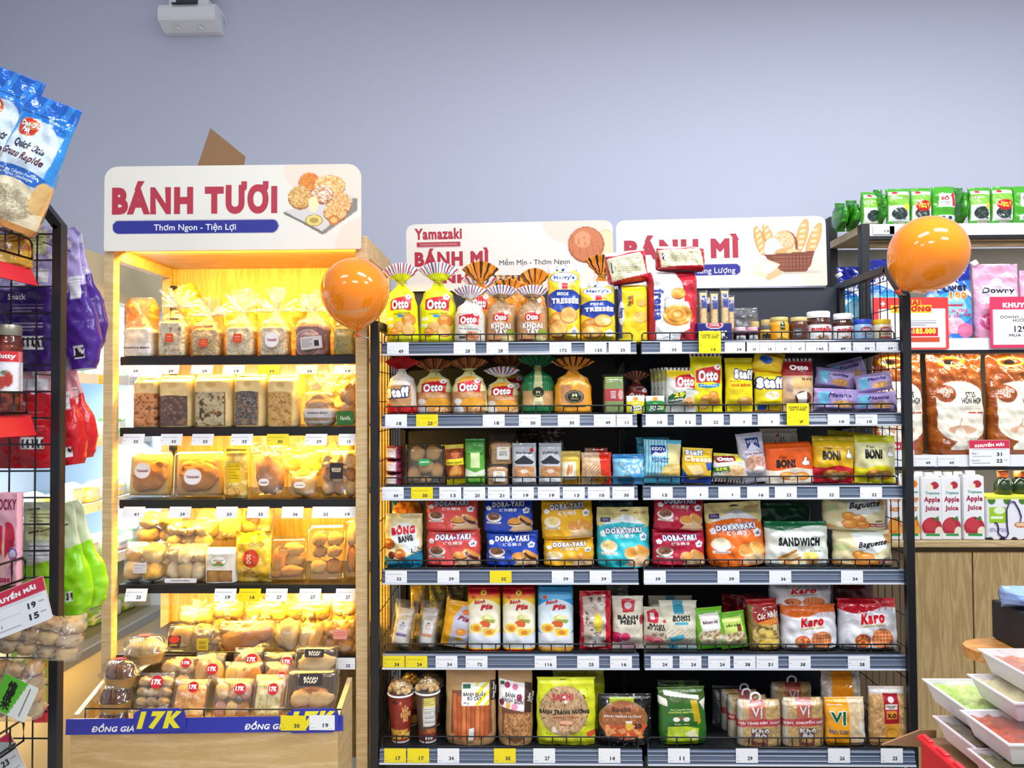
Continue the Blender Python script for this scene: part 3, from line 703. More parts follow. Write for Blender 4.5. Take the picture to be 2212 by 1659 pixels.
w_ = X_(1790, y_) - X_(1335, y_); h_ = Z_(474, y_, 1560) - Z_(624, y_, 1560)
me = flat(w_, h_, ['f0ece2'] + basket() + [('R', .25, .66, .565, .82, '2a2a92'), ('E', .565, .74, .0262, .08, '2a2a92')],
          [T('BÁNH MÌ', .312, .40, .55, .35, 'b32a41', .065, sp=1.03), T('Bổ Sung Năng Lượng', .395, .75, .34, .13, 'f0f0f6', .01)], .006, .0035, outline=(.035, .035, .004, .004), nmax=240)
o = link('header_board', me, None, CARD); o.location = ((X_(1335, y_) + X_(1790, y_)) / 2, y_ - .006, FZ - .002); o.rotation_euler = (0, R(-.75), 0)
meta(o, 'cream header board picturing a wicker basket of baguettes, above the right black bay', 'sign')

# =============================== shelving at the right, against the wall
RY = 3.2; RB = 3.58
rx0 = X_(1866, RY); rx1 = 2.75
RS = [Z_(483, RY, 2050), Z_(731, RY, 2050), Z_(983, RY, 2050)]; RC = Z_(1163, 3.2, 2050)
rs = empty('display_shelving', ((rx0 + rx1) / 2, (RY + RB) / 2, 0)); meta(rs, 'wide wall shelving with black posts, wooden boards and oak cupboard doors', 'shelving unit')
def fr(o): o.data.transform(Matrix.Translation(-rs.location)); return o
for y0, y1, zt in ((RY, RY + .035, RS[0] + .003), (RB - .05, RB, Z_(468, 3.53, 1800))):
    for xx in (rx0, rx1 - .035):
        m = MB(); m.box(xx, y0, RC, xx + .036, y1, zt, None, .002); fr(m.obj('post', BLACK, rs))
for i, z in enumerate(RS):
    m = MB(); m.box(rx0 + .001, RY + .036, z - .035, rx1 - .001, RB - .051, z - .002, None, .001); b2 = fr(m.obj('shelf_board', OAKT, rs))
    m = MB(); m.box(rx0 + .037, RY + .002, z - .048, rx1 - .037, RY + .03, z - .002); m.box(rx0 + .037, RY + .002, z - .002, rx1 - .037, RY + .006, z + .001); fr(m.obj('price_rail', WHITE, b2))
    m = MB(); m.box(rx0 + .037, RY + .004, z - .062, rx1 - .037, RY + .03, z - .0485); fr(m.obj('edge_bar', BLACK, b2))
m = MB(); m.box(rx0 + .037, RB - .045, RC, rx1 - .037, RB - .03, RS[0] - .04); fr(m.obj('back_panel', solid('grey_back_panel', '8e8c84', .6), rs))
m = MB(); m.tube([(rx0 + .037, RY + .06, RS[0] - .075), (rx1 - .037, RY + .06, RS[0] - .075)], .012, 10); fr(m.obj('lamp_tube', OAKT, rs))
m = MB(); m.box(rx0 - .06, RY - .05, RC - .028, rx1, RB, RC - .001, None, .003); fr(m.obj('counter_top', OAKT, rs))
m = MB(); m.box(rx0 - .05, RY - .012, .002, rx1, RB, RC - .029); fr(m.obj('carcass', solid('brown_carcass', '6f5a40', .6), rs))
for a, b in ((X_(1955, 3.18), X_(2090, 3.18)), (X_(2092, 3.18), X_(2092, 3.18) + .42), (X_(2092, 3.18) + .424, X_(2092, 3.18) + .85)):
    m = MB(); m.box(a, RY - .032, .006, b - .002, RY - .013, RC - .052, None, .0015); fr(m.obj('cupboard_door', OAK, rs))
area('shelf_lamp', ((rx0 + rx1) / 2, RY + .07, RS[0] - .09), (20, 0, 0), 1.1, .02, 2.2, (1, .97, .92))
area('shelf_lamp', ((rx0 + rx1) / 2, RY + .05, RS[1] - .07), (20, 0, 0), 1.1, .02, 2.2, (1, .85, .62))
area('shelf_lamp', ((rx0 + rx1) / 2, RY + .05, RS[2] - .07), (20, 0, 0), 1.1, .02, 2.0, (1, .97, .92))

# =============================== open fridge at the left
FX = -1.72
fg = empty('open_fridge', (FX - .3, 2.9, 0)); meta(fg, 'long open chilled display with beige panels, running behind the pine cabinet', 'fridge')
BEI = solid('beige_panel', 'e6d3a4', .45); STEEL = solid('brushed_steel', '9a9384', .35, .6)
def ff_(o): o.data.transform(Matrix.Translation(-fg.location)); return o
zb0 = 1.5 - .547 * 1.72; zc0 = 1.5 + .25 * 1.72; zc1 = 1.5 + .353 * 1.72
m = MB(); m.box(FX - .8, 2.06, .02, FX, 3.6, zb0 - .04); ff_(m.obj('base_panel', BEI, fg))
m = MB(); m.box(FX - .8, 2.06, zb0 - .04, FX + .012, 3.6, zb0, None, .004); ff_(m.obj('bumper', STEEL, fg))
m = MB(); m.box(FX - .8, 2.06, zc0, FX, 3.6, zc1); ff_(m.obj('canopy', BEI, fg))
m = MB(); m.box(FX - .8, 2.06, zb0, FX - .62, 3.6, zc0); ff_(m.obj('rear_wall', solid('fridge_liner', 'dfe8f2', .4), fg))
m = MB(); m.box(FX - .62, 3.57, zb0, FX, 3.6, zc0); ff_(m.obj('end_wall', solid('fridge_end', 'c8dcf0', .4), fg))
FS = [1.72 * s + 1.5 for s in (.07, -.08, -.235, -.375)]
for z in FS:
    m = MB(); m.box(FX - .62, 2.07, z - .02, FX - .06, 3.56, z); s = ff_(m.obj('shelf', solid('perforated_steel', 'b8cfe2', .35), fg))
    m = MB(); m.box(FX - .06, 2.07, z - .035, FX - .055, 3.56, z + .005); ff_(m.obj('ticket_rail', WHITEP, s))
area('fridge_led_light', (FX - .05, 2.9, zc0 - .02), (0, 30, 0), .03, 1.3, 26, (.74, .89, 1))
for z in FS[:3]: area('fridge_led_light', (FX - .1, 2.9, z - .04), (0, 25, 0), .02, 1.3, 10, (.74, .89, 1))

# =============================== gondola end at the near left
LY = 2.0; lpx = X_(126, LY)
lg = empty('gondola_end_rack', (lpx - .3, 1.7, 0)); meta(lg, 'near black wire rack with red shelf lips, standing left of the cabinet', 'shelving unit')
def fl(o): o.data.transform(Matrix.Translation(-lg.location)); return o
m = MB(); zp = Z_(490, LY, 126); zq = Z_(448, LY, 95); xq = X_(92, LY); rr = .0133
for a, b in (((lpx, LY, 0), (lpx, LY, zp)), ((lpx, LY, zp), (xq, LY, zq)), ((xq, LY, zq), (lpx - .6, LY, zq + .01))):
    a = Vector(a); b = Vector(b); d = (b - a).normalized(); q = d.to_track_quat('Z', 'Y').to_matrix().to_4x4(); q.translation = a - d * rr * .5
    m.box(-rr, -rr, 0, rr, rr, (b - a).length + rr, q, .002)
fo = fl(m.obj('end_frame', BLACK, lg))
m = MB(); z = Z_(494, LY); zz = [z - .0703 * k for k in range(0, 20)]
for k in zz: m.tube([(lpx, LY + .008, k), (lpx - .55, LY + .008, k)], .0024, 6)
for k in range(1, 9): m.tube([(lpx - .0 - k * .0697 + .002, LY + .011, .2), (lpx - k * .0697 + .002, LY + .011, zq)], .0024, 6)
fl(m.obj('wire_mesh', BLACKW, fo))
REDM = solid('red_shelf_lip', 'd8202c', .35)
LSH = []
for (yt, yb) in ((582, 618), (897, 940), (1255, 1290), (1600, 1640)):
    y1 = 1.955; z1 = Z_(yt, y1, 60); z2 = Z_(yb, y1, 60)
    m = MB(); m.box(lpx - .5, 1.0, z1 - .02, lpx - .075, y1, z1 - .004); s = fl(m.obj('shelf', BLACK, lg)); LSH.append(z1 - .003)
    if yt < 1000:
        m = MB(); xe = X_(66, y1); xf = X_(80, y1)
        m.add([(xe, y1, z1), (xf, y1, z2), (xf, 1.0, z2), (xe, 1.0, z1), (xe - .006, y1, z1), (xf - .006, y1, z2), (xf - .006, 1.0, z2), (xe - .006, 1.0, z1)], [(0, 1, 2, 3), (7, 6, 5, 4), (0, 4, 5, 1), (2, 6, 7, 3), (1, 5, 6, 2), (0, 3, 7, 4)]); fl(m.obj('red_lip', REDM, s))
for yt, yb, px in ((518, 560, 66), (848, 892, 58), (1203, 1250, 58), (1553, 1600, 58)):
    y1 = 1.93; w = MB(); xe = X_(px, y1); za = Z_(yt, y1, px); zb2 = Z_(yb, y1, px)
    w.tube([(xe, 1.0, za), (xe, y1 - .012, za), (xe, y1, za - .012), (xe, y1, zb2), (xe, 1.0, zb2)], .003, 6)
    for k in range(1, 12): w.tube([(xe, y1 - k * .05, za), (xe, y1 - k * .05, zb2)], .0022, 5)
    fl(w.obj('wire_guard', BLACKW, lg))

# =============================== emergency lamp on the wall
el = empty('emergency_lamp', at(422, 78, WALLY) + Vector((0, -.03, 0))); meta(el, 'white twin-head emergency light fixed high on the wall', 'light fitting')
PX = WALLY / FPX
def fe(o): return o
m = MB(); hw = 62 * PX
prof = [(0, 0), (-.035, .0), (-.095, .032), (-.10, .045), (-.10, .09), (-.085, .11), (0, .11)]
m.add([(-hw, y + .03, z) for y, z in prof] + [(hw, y + .03, z) for y, z in prof], [tuple(range(7))[::-1], tuple(range(7, 14))] + [(i, i + 7, (i + 1) % 7 + 7, (i + 1) % 7)[::1] for i in range(7)])
o = m.obj('battery_case', WHITEP, el)
m = MB(); m.box(-.07, -.075, .107, .05, -.06, .1115); m.obj('test_panel', solid('dark_display', '24262c', .3), el)
m = MB(); m.box(-.098, -.045, .1105, .092, .03, .15, None, .006); o2 = m.obj('upper_case', WHITEP, el)
m = MB(); m.box(-.06, -.0465, .118, .045, -.045, .142); m.obj('indicator_window', solid('smoked_window', '3b3d44', .3), o2)
for s in (-1, 1):
    m = MB(); m.tube([(s * .055 - .01, -.05, .012), (s * .055 + .01, -.03, .003)], .005, 8); m.obj('push_switch', WHITEP, el)
    m = MB(); M_ = Matrix.Translation((s * .066 - .004, -.03, .215)) @ Matrix.Rotation(R(-25), 4, 'X'); m.box(-.045, -.05, -.045, .045, .03, .045, M_, .014); hd = m.obj('lamp_head', WHITEP, el)
    m = MB(); m.box(-.034, -.054, -.034, .034, -.0505, .034, M_, .002); m.obj('reflector', GLASS, hd)
m = MB(); m.tube([(0, .0, .15), (0, -.01, .2)], .012, 10); m.obj('neck', WHITEP, el)
m = MB(); m.tube([(hw, .0, .09), (hw + .015, -.005, .085), (hw + .02, .01, .07), (hw + .012, .03, .06)], .003, 6); m.obj('cable', WHITEP, el)
# cardboard flap rising behind the cabinet header
y_ = 2.85; P = [at(x, y, y_) for x, y in ((428, 357), (455, 277), (530, 338), (526, 360))]
bx = empty('cardboard_box', (at(480, 400, y_).x, y_ + .05, CT)); meta(bx, 'brown cardboard box with raised flap on top of the cabinet', 'box')
m = MB(); m.prism([(p.x - bx.location.x, p.z - CT) for p in P] + [(P[3].x - bx.location.x, .10), (P[0].x - bx.location.x, .10)], -.053, -.048); m.obj('flap', KRAFT, bx)
m = MB(); m.box(-.14, -.047, .001, .16, .12, .11); m.obj('body', KRAFT, bx)
# =============================== things on the shelves
cur = {'z': 1, 'y': 1, 'row': ''}
ITEMS = []; NT = [1]
LOC = ''
CAPS = {'second': STOP[0], 'third': STOP[1], 'fourth': STOP[2], 'fifth': STOP[3], 'bottom': STOP[4], 'cab2': CS[0] - .012, 'cab3': CS[1] - .012, 'cab4': CS[2] - .012, 'cab5': CS[3] - .012}
def shelf(z, y, row, loc=''):
    cur.update(z=z + .001, y=y + .030, row=row, loc=loc)
def spot(x0, x1, yt, dY, z, roll=0):
    Y = cur['y'] + dY; z = cur['z'] if z is None else z
    a = at(x0, yt, Y); b = at(x1, yt, Y); return Y, z, (a.x + b.x) / 2, (b.x - a.x) * .985, min((a.z + b.z) / 2, CAPS.get(cur['row'], 9) - .026 - (b.x - a.x) / 2 * abs(math.sin(R(roll)))) - z
def settle(o, ymin=None):
    """rest the thing on its base height whatever its tilt"""
    z = 1e9; y = 1e9
    def walk(q, M):
        nonlocal z, y
        M = M @ q.matrix_basis
        if q.type == 'MESH':
            n = len(q.data.vertices); v = np.zeros(n * 3); q.data.vertices.foreach_get('co', v); v = v.reshape(-1, 3); A = np.array(M)
            z = min(z, (v @ A[2, :3]).min() + A[2, 3]); y = min(y, (v @ A[1, :3]).min() + A[1, 3])
        for c_ in KIDS.get(q.name, ()): walk(c_, M)
    walk(o, Matrix())
    if z < 1e8: o.location.z += o.location.z - z
    if ymin is not None and y < ymin: o.location.y += ymin - y
def fin(o, sd, loc, cat, x0, x1, group=None, tag=True):
    settle(o, cur['y'] - .0085)
    meta(o, (sd + ' ' + (loc if loc is not None else cur['loc'])).strip(), cat, group)
    if tag: ITEMS.append((x0, x1, cur['row'], sd))
    return o
def tie(o, w, h, c='caa', m=None, zf=.755):
    k = MB(); n = 14; r = w * .115
    pts = [(r * math.cos(a), r * .95 * math.sin(a), h * zf) for a in [i * 2 * math.pi / n for i in range(n)]]
    k.tube(pts, .0022, 5, closed=True); k.tube([(0, -r, h * zf), (.012, -r - .006, h * zf - .012)], .0012, 5)
    return k.obj('tie', TIE[c] if c in TIE else TIE['caa'], o)
TIE = {'caa': solid('gold_twist_tie', 'c9a85a', .35, .5), 'w': solid('white_twist_tie', 'eeeeee', .4), 'g': solid('green_twist_tie', '9fd08a', .4)}
def P(x0, x1, yt, art, sd, loc=None, cat='snack packet', name='snack_packet', shape='pillow', d=.05, dY=0., z=None, roll=0, yaw=0, lean=0, m=None, cell=.0019, wr=.0015, tag=True, group=None, **k):
    if shape == 'tied': NT[0] += 1; dY += .028 * (NT[0] % 2)
    Y, z, x, w, h = spot(x0, x1, yt, dY, z, roll)
    ops, tx = art
    me = loft(w, h, d, ops, tx, shape, cell, wr, seed=int(x0 * 7 + yt), **k)
    o = link(name, me, None, m or FILM); o.location = (x, Y + d / 2, z); o.rotation_euler = (R(-lean), R(roll), R(yaw))
    fin(o, sd, loc, cat, x0, x1, group, tag)
    if shape == 'tied': tie(o, w, h)
    return o
def mix(*a):
    """base colour, then (ops, texts) macros, plain ops or texts"""
    ops = [a[0]]; tx = []
    for q in a[1:]:
        if isinstance(q, tuple) and len(q) == 2 and isinstance(q[0], list): ops += q[0]; tx += q[1]
        elif isinstance(q, list): ops += q
        elif isinstance(q, tuple) and len(q) == 13: tx.append(q)
        else: ops.append(q)
    return ops, tx
def fine(x0, x1, y0, n, c='8a8a86', dy=.022, hh=.006):
    return [('R', x0, y0 + i * dy, x1 - (.3 * (x1 - x0) if i % 3 == 2 else 0), y0 + i * dy + hh, c) for i in range(n)]
def bar(x0, y0, x1, y1):
    return [('R', x0, y0, x1, y1, 'f4f4f4'), ('S', x0 + .01, y0 + .01, x1 - .01, y1 - .01, 420, .5, '222222', 0)]
def otto(cx, cy, w, a=1., c='d3202e', r=4):
    """the red plaque with white lettering and a chef hat; a = width/height of the pack"""
    h = w * .55 * a; o = [('P', [(cx - w / 2, cy - h * .28), (cx - w * .2, cy - h * .42), (cx + w * .18, cy - h * .5), (cx + w / 2, cy - h * .42), (cx + w * .45, cy + h * .5), (cx + w * .1, cy + h * .36), (cx - w * .2, cy + h * .4), (cx - w * .5, cy + h * .42)], c)]
    hx, hy = cx + w * .36, cy - h * .46
    o += [('E', hx - w * .07, hy, w * .07, h * .11, 'fff'), ('E', hx + w * .07, hy - h * .02, w * .07, h * .11, 'fff'), ('E', hx, hy - h * .08, w * .08, h * .12, 'fff'), ('R', hx - w * .08, hy, hx + w * .08, hy + h * .16, 'fff'), ('E', hx - w * .015, hy - h * .01, w * .03, h * .05, 'd3202e'), ('E', hx + w * .02, hy - h * .02, w * .03, h * .05, 'd3202e')]
    return o, [T('Otto', cx - w * .03, cy + .005, w * .78, h * .66, 'fff', .06, '8a1018', r=r, i=.12, ow=.03)]
def staff(cx, cy, w, a=1., r=6): return [], [T('Staff', cx, cy, w, w * .42 * a, 'fff', .09, '1f2f6a', r=r, ow=.09)]
def flower(cx, cy, r, a, c='fff'): return [('E', cx + r * .55 * math.cos(k * 1.257 - 1.57), cy + a * r * .55 * math.sin(k * 1.257 - 1.57), r * .42, r * a * .42, c) for k in range(5)]
def dorayaki(base, dark, fill, a=1.25, top=None, y0=0., bean='3b2117', sub=None, hot=True):
    o = ([('A', .30, .035, 9, top), ('E', .5, .30, .22, .13, 'f3f7f8'), ('A', .25, .03, 9, top)] if top else [])
    s = 1 - y0; Y = lambda v: y0 + v * s
    o += [('P', [(.5, Y(.95)), (.72, Y(.62)), (1, Y(.9)), (1, Y(1))], 'd8b48c')]
    o += dora(.74, Y(.66), .22, a * s, fill) + flower(.12, Y(.30), .055, a * s) + flower(.85, Y(.36), .075, a * s, 'f4fbff')
    o += [('E', .22, Y(.56), .15, .10 * a * s, 'f6f0ea'), ('n', .22, Y(.53), .12, .085 * a * s, bean, 'a06a48' if bean[0] == '3' else 'fff2c0', 380), ('R', .08, Y(.68), .36, Y(.73), 'f5f0ea')]
    return [*o], [T('DORA-YAKI', .5, Y(.19), .62, .135 * s, 'fff', .07, '1c2c7c', r=2, ow=.09), T('どら焼き', .5, Y(.34), .34, .09 * s, 'fff', .02), T('HOKKAIDO', .22, Y(.705), .2, .03 * s, '7a3a20', .01), T('ご新\n登場', .85, Y(.36), .07, .07 * s, '2a3a8a', .01)]
STR = ['f4f4f6', 'f4f4f6', 'c8283a', 'f4f4f6', 'f4f4f6', '27336e']

# ---------- gondola, top shelf, left bay
TOPL = 'on the top shelf of the left black bay'
shelf(STOP[0], SY[0], 'top', TOPL)
ZO = dict(shape='tied', name='bread_bag', cat='bread bag', pleat=.006, np_=17)
def otto_y(): return mix('e6e61c', ('F', 0, .13, 34, STR), ('G', .13, .3, 'dfe012', 'eaea28'), otto(.52, .52, .66, .5), T('BÁNH MÌ NGUYÊN CÁM', .55, .635, .5, .02, '5a5a20', .01, r=3), ('P', [(.4, .65), (.8, .66), (.82, .685), (.42, .68)], '3aa0dc'),
                        ('R', .06, .68, .28, .72, 'f2f2e0'), ('R', .06, .76, .26, .80, 'f2f2e0'), bun(.74, .72, .2, .5), bun(.45, .8, .17, .5, 'eec070'), bun(.72, .84, .2, .5, 'eec070'), bun(.3, .86, .14, .5), ('B', .93, .01, 20, 'dfe020'))
P(831, 902, 564, otto_y(), 'yellow bag of rolls with striped paper fan', 'leftmost on the top shelf, beside the balloon', d=.10, cell=.0017, roll=-2, **ZO)
P(900, 982, 562, otto_y(), 'yellow bag of rolls', 'second from left on top shelf, beside the small white bag', d=.10, dY=.005, cell=.0017, roll=1, **ZO)
P(978, 1047, 612, mix('d9d4cc', ('F', 0, .16, 30, STR), ('N', .1, .3, .9, .95, 160, .62, 'b9aea0'), otto(.5, .60, .66, .52), T('Bữa sạt dinh dưỡng', .5, .76, .6, .03, '4a4038', .01, r=-3), ('n', .6, .88, .25, .08, 'b9683c', 'd8a070', 200), ('R', .18, .88, .4, .92, '4a4038')),
  'small whitish loaf bag with striped fan', 'third along the top shelf', d=.085, **ZO)
kt = lambda: mix('a5825c', ('F', 0, .15, 30, STR), ('N', .05, .15, .95, .5, 120, .5, 'bb9a76'), ('R', .12, .5, .88, .96, 'c48c58'), otto(.5, .56, .46, .6), T('KHOAI\nTÂY', .5, .76, .6, .2, 'fff', .05, '5a2c18', ow=.05), T('BÁNH MÌ', .4, .655, .24, .025, 'fff', .01), ('E', .8, .82, .17, .05, '8aa02c'), ('n', .72, .93, .2, .05, 'e0c890', '6a7a30', 200), ('R', .1, .93, .5, .98, '6a3024'))
P(1046, 1117, 612, kt(), 'small brown potato bread bag, left of the pair,', 'on the top shelf', d=.085, **ZO)
P(1114, 1186, 612, kt(), 'small brown potato bread bag, right of the pair,', 'on the top shelf', d=.085, dY=.004, **ZO)
def harry(t): return mix('f2cf2c', ('A', .10, .02, 14, 'f0f2f6'), ('N', .1, .0, .9, .1, 90, .6, '203a8c'), ('E', .5, .18, .42, .075, '2a4aa0'), ('E', .5, .18, .39, .065, 'fff'), ('P', [(.32, .255), (.5, .235), (.7, .255), (.66, .33), (.34, .33)], 'fff'), ('R', .42, .25, .6, .33, 'd8303a'), ('R', .6, .26, .8, .32, 'f0b840'),
        ('P', [(0, .40), (.25, .34), (.75, .34), (1, .40), (.95, .56), (.75, .64), (.3, .62), (.02, .54)], '2240a0'), ('E', .5, .47, .48, .13, '2240a0'), T('Harry\'s', .5, .18, .62, .07, '23408e', .05), T(t[0], .45, .39, .34, .04, 'fff', .03), T('TRESSÉE', .52, .47, .80, .085, 'fff', .06),
        bun(.30, .72, .26, .5), bun(.62, .66, .26, .5, 'eebb66'), bun(.3, .84, .28, .5, 'eeb45a'), ('P', [(.62, .86), (.78, .79), (.94, .86), (.78, .93)], 'f4f4f0'), T('SANS\nADDITIFS', .78, .86, .16, .04, '33407a', .01), ('B', .95, .01, 12, t[1]))
P(1182, 1256, 567, harry(('BRIOCHE', 'c98a4c')), 'tall yellow and blue brioche bag', 'on the top shelf, left bay', cat='bread bag', name='brioche_bag', shape='soft', d=.09, wr=.003)
P(1254, 1334, 604, harry(('MINI', 'f0dc30')), 'shorter yellow and blue brioche bag', 'beside the tall one on the top shelf', cat='bread bag', name='brioche_bag', shape='soft', d=.09, wr=.003, roll=-1)
P(1337, 1402, 612, mix('f0ce20', ('R', 0, 0, .12, 1, '2a4aa8'), ('E', .1, .5, .09, .2, 'e8eef8'), T('fresta', .1, .5, .34, .09, '2a3a88', .04, r=-90), ('N', .15, .3, 1, .9, 60, .62, 'e6b818'), T('Hoa cúc', .36, .30, .34, .075, '3a3420', .03, r=90), ('R', .44, .2, .5, .36, 'c83028'), bun(.78, .34, .16, .5, 'f0c060'), bun(.74, .58, .26, .5, 'f0c060', 'c88830'),
        ('Z', .74, .58, .17, .09, 'd8963c', .02), ('Z', .74, .58, .1, .05, 'd8963c', .02), ('G', .93, 1, 'f0dc20', 'dccc18')),
  'yellow chrysanthemum bread packet with blue edge', 'at right end of left bay, top shelf', cat='bread bag', name='bread_packet', shape='brick', d=.10, wr=.002, yaw=-3)
# second row behind
zt_ = Z_(640, 2.82, 1060)
for i, (x0, x1, yt, dy) in enumerate(((1000, 1072, 560, .14), (1070, 1128, 598, .13), (1126, 1184, 575, .14))):
    P(x0, x1, yt, mix('e08a20', ('F', 0, .22, 18, ['e88a18', '1e1c18', 'e88a18', 'f09a30']), ('N', .1, .2, .9, .9, 60, .55, 'f0a440'), otto(.5, .5, .5, .6) if i != 1 else ('R', 0, 0, 0, 0, '000')),
      'orange bag of bread with black fan', ('behind the small white bag, top shelf', 'in the back row, middle of three, top shelf', 'in the back row, beside the tall brioche bag')[i], d=.09, dY=dy, tag=False, cell=.003, shape='tied', name='bread_bag', cat='bread bag', pleat=.006, np_=11)
P(1245, 1318, 548, mix('e8962c', ('F', 0, .25, 16, ['e88a18', '1e1c18', 'e88a18']), ('N', .1, .2, .9, .9, 60, .5, 'f4b860')), 'orange bread bag showing a dark gathered top', 'behind the shorter brioche bag', d=.09, dY=.14, tag=False, cell=.003, shape='tied', name='bread_bag', cat='bread bag', pleat=.006, np_=11, roll=8)
P(1000, 1070, 585, mix('dce060', ('F', 0, .2, 22, STR), otto(.5, .5, .6, .6)), 'pale yellow bread bag with striped fan', 'in the back row under the header board', d=.08, dY=.23, tag=False, cell=.003, **ZO)
P(1020, 1175, 592, mix('e0902a', ('N', 0, 0, 1, 1, 70, .55, 'f4ae4c'), ('F', 0, .10, 22, ['2a2420', 'e08a20'])), 'broad orange bread bag', 'lying behind the orange fan bags, top shelf', d=.06, dY=.37, tag=False, cell=.004, name='bread_bag', cat='bread bag', shape='soft', wr=.004)
def cream_pack(x0, x1, yt, yb, sd, loc, roll, dY=.0, lean=0):
    z = Z_(yb, cur['y'] + dY, (x0 + x1) / 2)
    return P(x0, x1, yt, mix('b82030', ('P', [(.04, .22), (.86, .1), (.94, .82), (.1, .95)], 'e4dfba'), ('N', .15, .2, .85, .85, 200, .62, 'a9a482'), bar(.1, .35, .17, .7), fine(.25, .8, .25, 9, '8d8868', .06, .02), ('A', .1, .05, 6, 'e0e4ee')), sd, loc, cat='bread bag', name='bread_packet', shape='soft', d=.11, z=z, roll=roll, tag=False, wr=.004, dY=dY, lean=lean)
cream_pack(1314, 1408, 541, 612, 'red bread packet lying with cream back label up', 'on the yellow packet, top shelf', -7)

# ---------- top shelf, right bay
shelf(STOP[0], SY[0], 'top', 'on the top shelf of the right black bay')
P(1400, 1512, 583, mix('eceef2', ('P', [(.0, 0), (.1, 0), (.14, 1), (0, 1)], 'b02434'), ('P', [(.56, 0), (1, 0), (1, .46), (.84, .6), (.74, .4)], 'c02838'), ('R', .80, .5, 1, 1, 'b82434'), ('P', [(.62, .88), (.86, .8), (.8, 1), (.6, 1)], 'c02838'), T('fresta', .2, .48, .62, .13, '2f3f96', .05, r=-90), T('Hoa Cúc Ngàn Lớp', .32, .5, .3, .04, '8a6a5a', .01, r=-90),
    ('P', [(.68, .3), (.86, .34), (.84, .46), (.7, .44)], 'd8303c'), bun(.58, .33, .15, .66, 'f0b04c'), ('E', .56, .63, .30, .15, 'c87818'), ('E', .56, .62, .28, .135, 'f0b050'), ('Z', .56, .62, .2, .1, 'd88a28', .03), ('Z', .56, .62, .11, .055, 'd88a28', .03), bun(.56, .62, .07, .6, 'f4c878')),
  'tall white and red chrysanthemum bread packet', 'at the left of the right bay, top shelf', cat='bread bag', name='bread_packet', shape='brick', d=.11, wr=.004, cell=.0017)
cream_pack(1418, 1530, 528, 581, 'red packet with flat cream back panel', 'balanced on the tall white and red packet', 2)
# box of bread sticks
def stickbox():
    Y, z, x, w, h = spot(1504, 1583, 698, -.002, None)
    r = empty('bread_stick_box', (x, Y + .05, z))
    o = link('tray', loft(w, h, .10, *mix('1d2170', ('E', .5, .1, .24, .22, 'd8dce8'), ('E', .5, .1, .21, .18, 'c02838'), T('COOL', .5, .10, .26, .15, 'fff', .03), T('STICK', .5, .62, .72, .42, 'fff', .06)), 'box', .003), r, CARD)
    for i, (px, yt) in enumerate(((1516, 632), (1540, 634), (1562, 628), (1578, 640), (1528, 640))):
        zz = at(px, yt, Y + .05).z - z; q = at(px, 700, Y + .05).x - x
        me = loft(.026, zz - .01, .022, *mix('e3c48c', ('N', 0, 0, 1, 1, 150, .55, 'c8965a'), ('R', .2, .06, .95, .34, '243a94')), 'pillow', .003)
        s = link('bread_stick', me, r, FOOD); s.location = (q, (-.025, -.022, -.025, .0, .01)[i], .006)
        f = link('wrapper', loft(.034, zz, .028, ['fff'], (), 'pillow', .006, .002), s, CLEAR); f.location = (0, 0, -.002)
    fin(r, 'navy box of wrapped white bread sticks', 'on the top shelf, right bay', 'box', 1504, 1583)
stickbox()
P(1583, 1646, 662, mix('d8dce4', ('N', 0, 0, 1, 1, 90, .6, '3a4a8c'), ('N', 0, 0, 1, .7, 50, .6, 'f4f6f8')), 'crumpled clear bag printed with navy', 'behind the small dark jars, top shelf', dY=.09, shape='soft', d=.08, wr=.006, m=CLEARB, name='plastic_bag', cat='bag')
def jar(x0, x1, yt, lidc, body, sd, loc, tx=(), ops=(), lidh=.2, dY=0, cat='jar', z=None, prof=None, glass=True, nm='spread_jar'):
    Y, z, x, w, h = spot(x0, x1, yt, dY, z); r_ = w / 2
    hb = h * (1 - lidh)
    r = empty(nm, (x, Y + r_, z))
    link('body', cyl_mesh(r_, hb, [body, *ops], list(tx), prof or [(0, .92), (.06, 1), (.8, 1), (1, .86)]), r, GLOSS if glass else FILM)
    l = MB(); rl = r_ * .9; l.lathe([(rl * .98, 0), (rl, .002), (rl, h * lidh * .9), (rl * .96, h * lidh)], 32); o = l.obj('lid', solidc(lidc), r, (0, 0, hb + .0003))
    fin(r, sd, loc, cat, x0, x1); return r
_sc = {}
def solidc(c, rough=.35):
    if c not in _sc: _sc[c] = solid('plastic_' + c, c, rough)
    return _sc[c]
dk = dict(lidh=.28)
jar(1588, 1616, 706, 'e2b8c0', '2a1418', 'small dark jam jar with pink lid, left of two,', 'on the top shelf', ops=[('R', .15, .45, .85, .95, 'e8e8ea'), *fine(.2, .8, .55, 4, '333', .09, .03)], **dk)
jar(1616, 1642, 706, 'e2a8b4', '2a1418', 'small dark jam jar with pink lid, right of two,', 'on the top shelf', ops=[('R', .15, .45, .85, .95, 'e8e8ea'), *fine(.2, .8, .55, 4, '333', .09, .03)], **dk)
jar(1622, 1644, 694, 'c9b070', '3a2418', 'small jar with brass lid', 'behind the pink lidded jars', dY=.07, **dk)
jar(1645, 1669, 702, '55585a', 'e0a030', 'small honey jar with dark label', 'left of the larger honey jar', ops=[('R', .1, .35, .9, .8, '20241c')], **dk)
jar(1646, 1670, 690, 'c9b070', 'b07a28', 'small amber jar with brass lid', 'behind the small honey jar', dY=.07, **dk)
jar(1668, 1711, 684, 'c8b468', 'e8a41c', 'honey jar with gold lid and green band', 'on the top shelf, right bay', ops=[('R', .42, 0, .66, .45, '23402c'), ('R', .25, .6, .8, .8, 'f0c050')], tx=[T('HONEY', .54, .3, .2, .06, 'e8e0c0', .02)], lidh=.17)
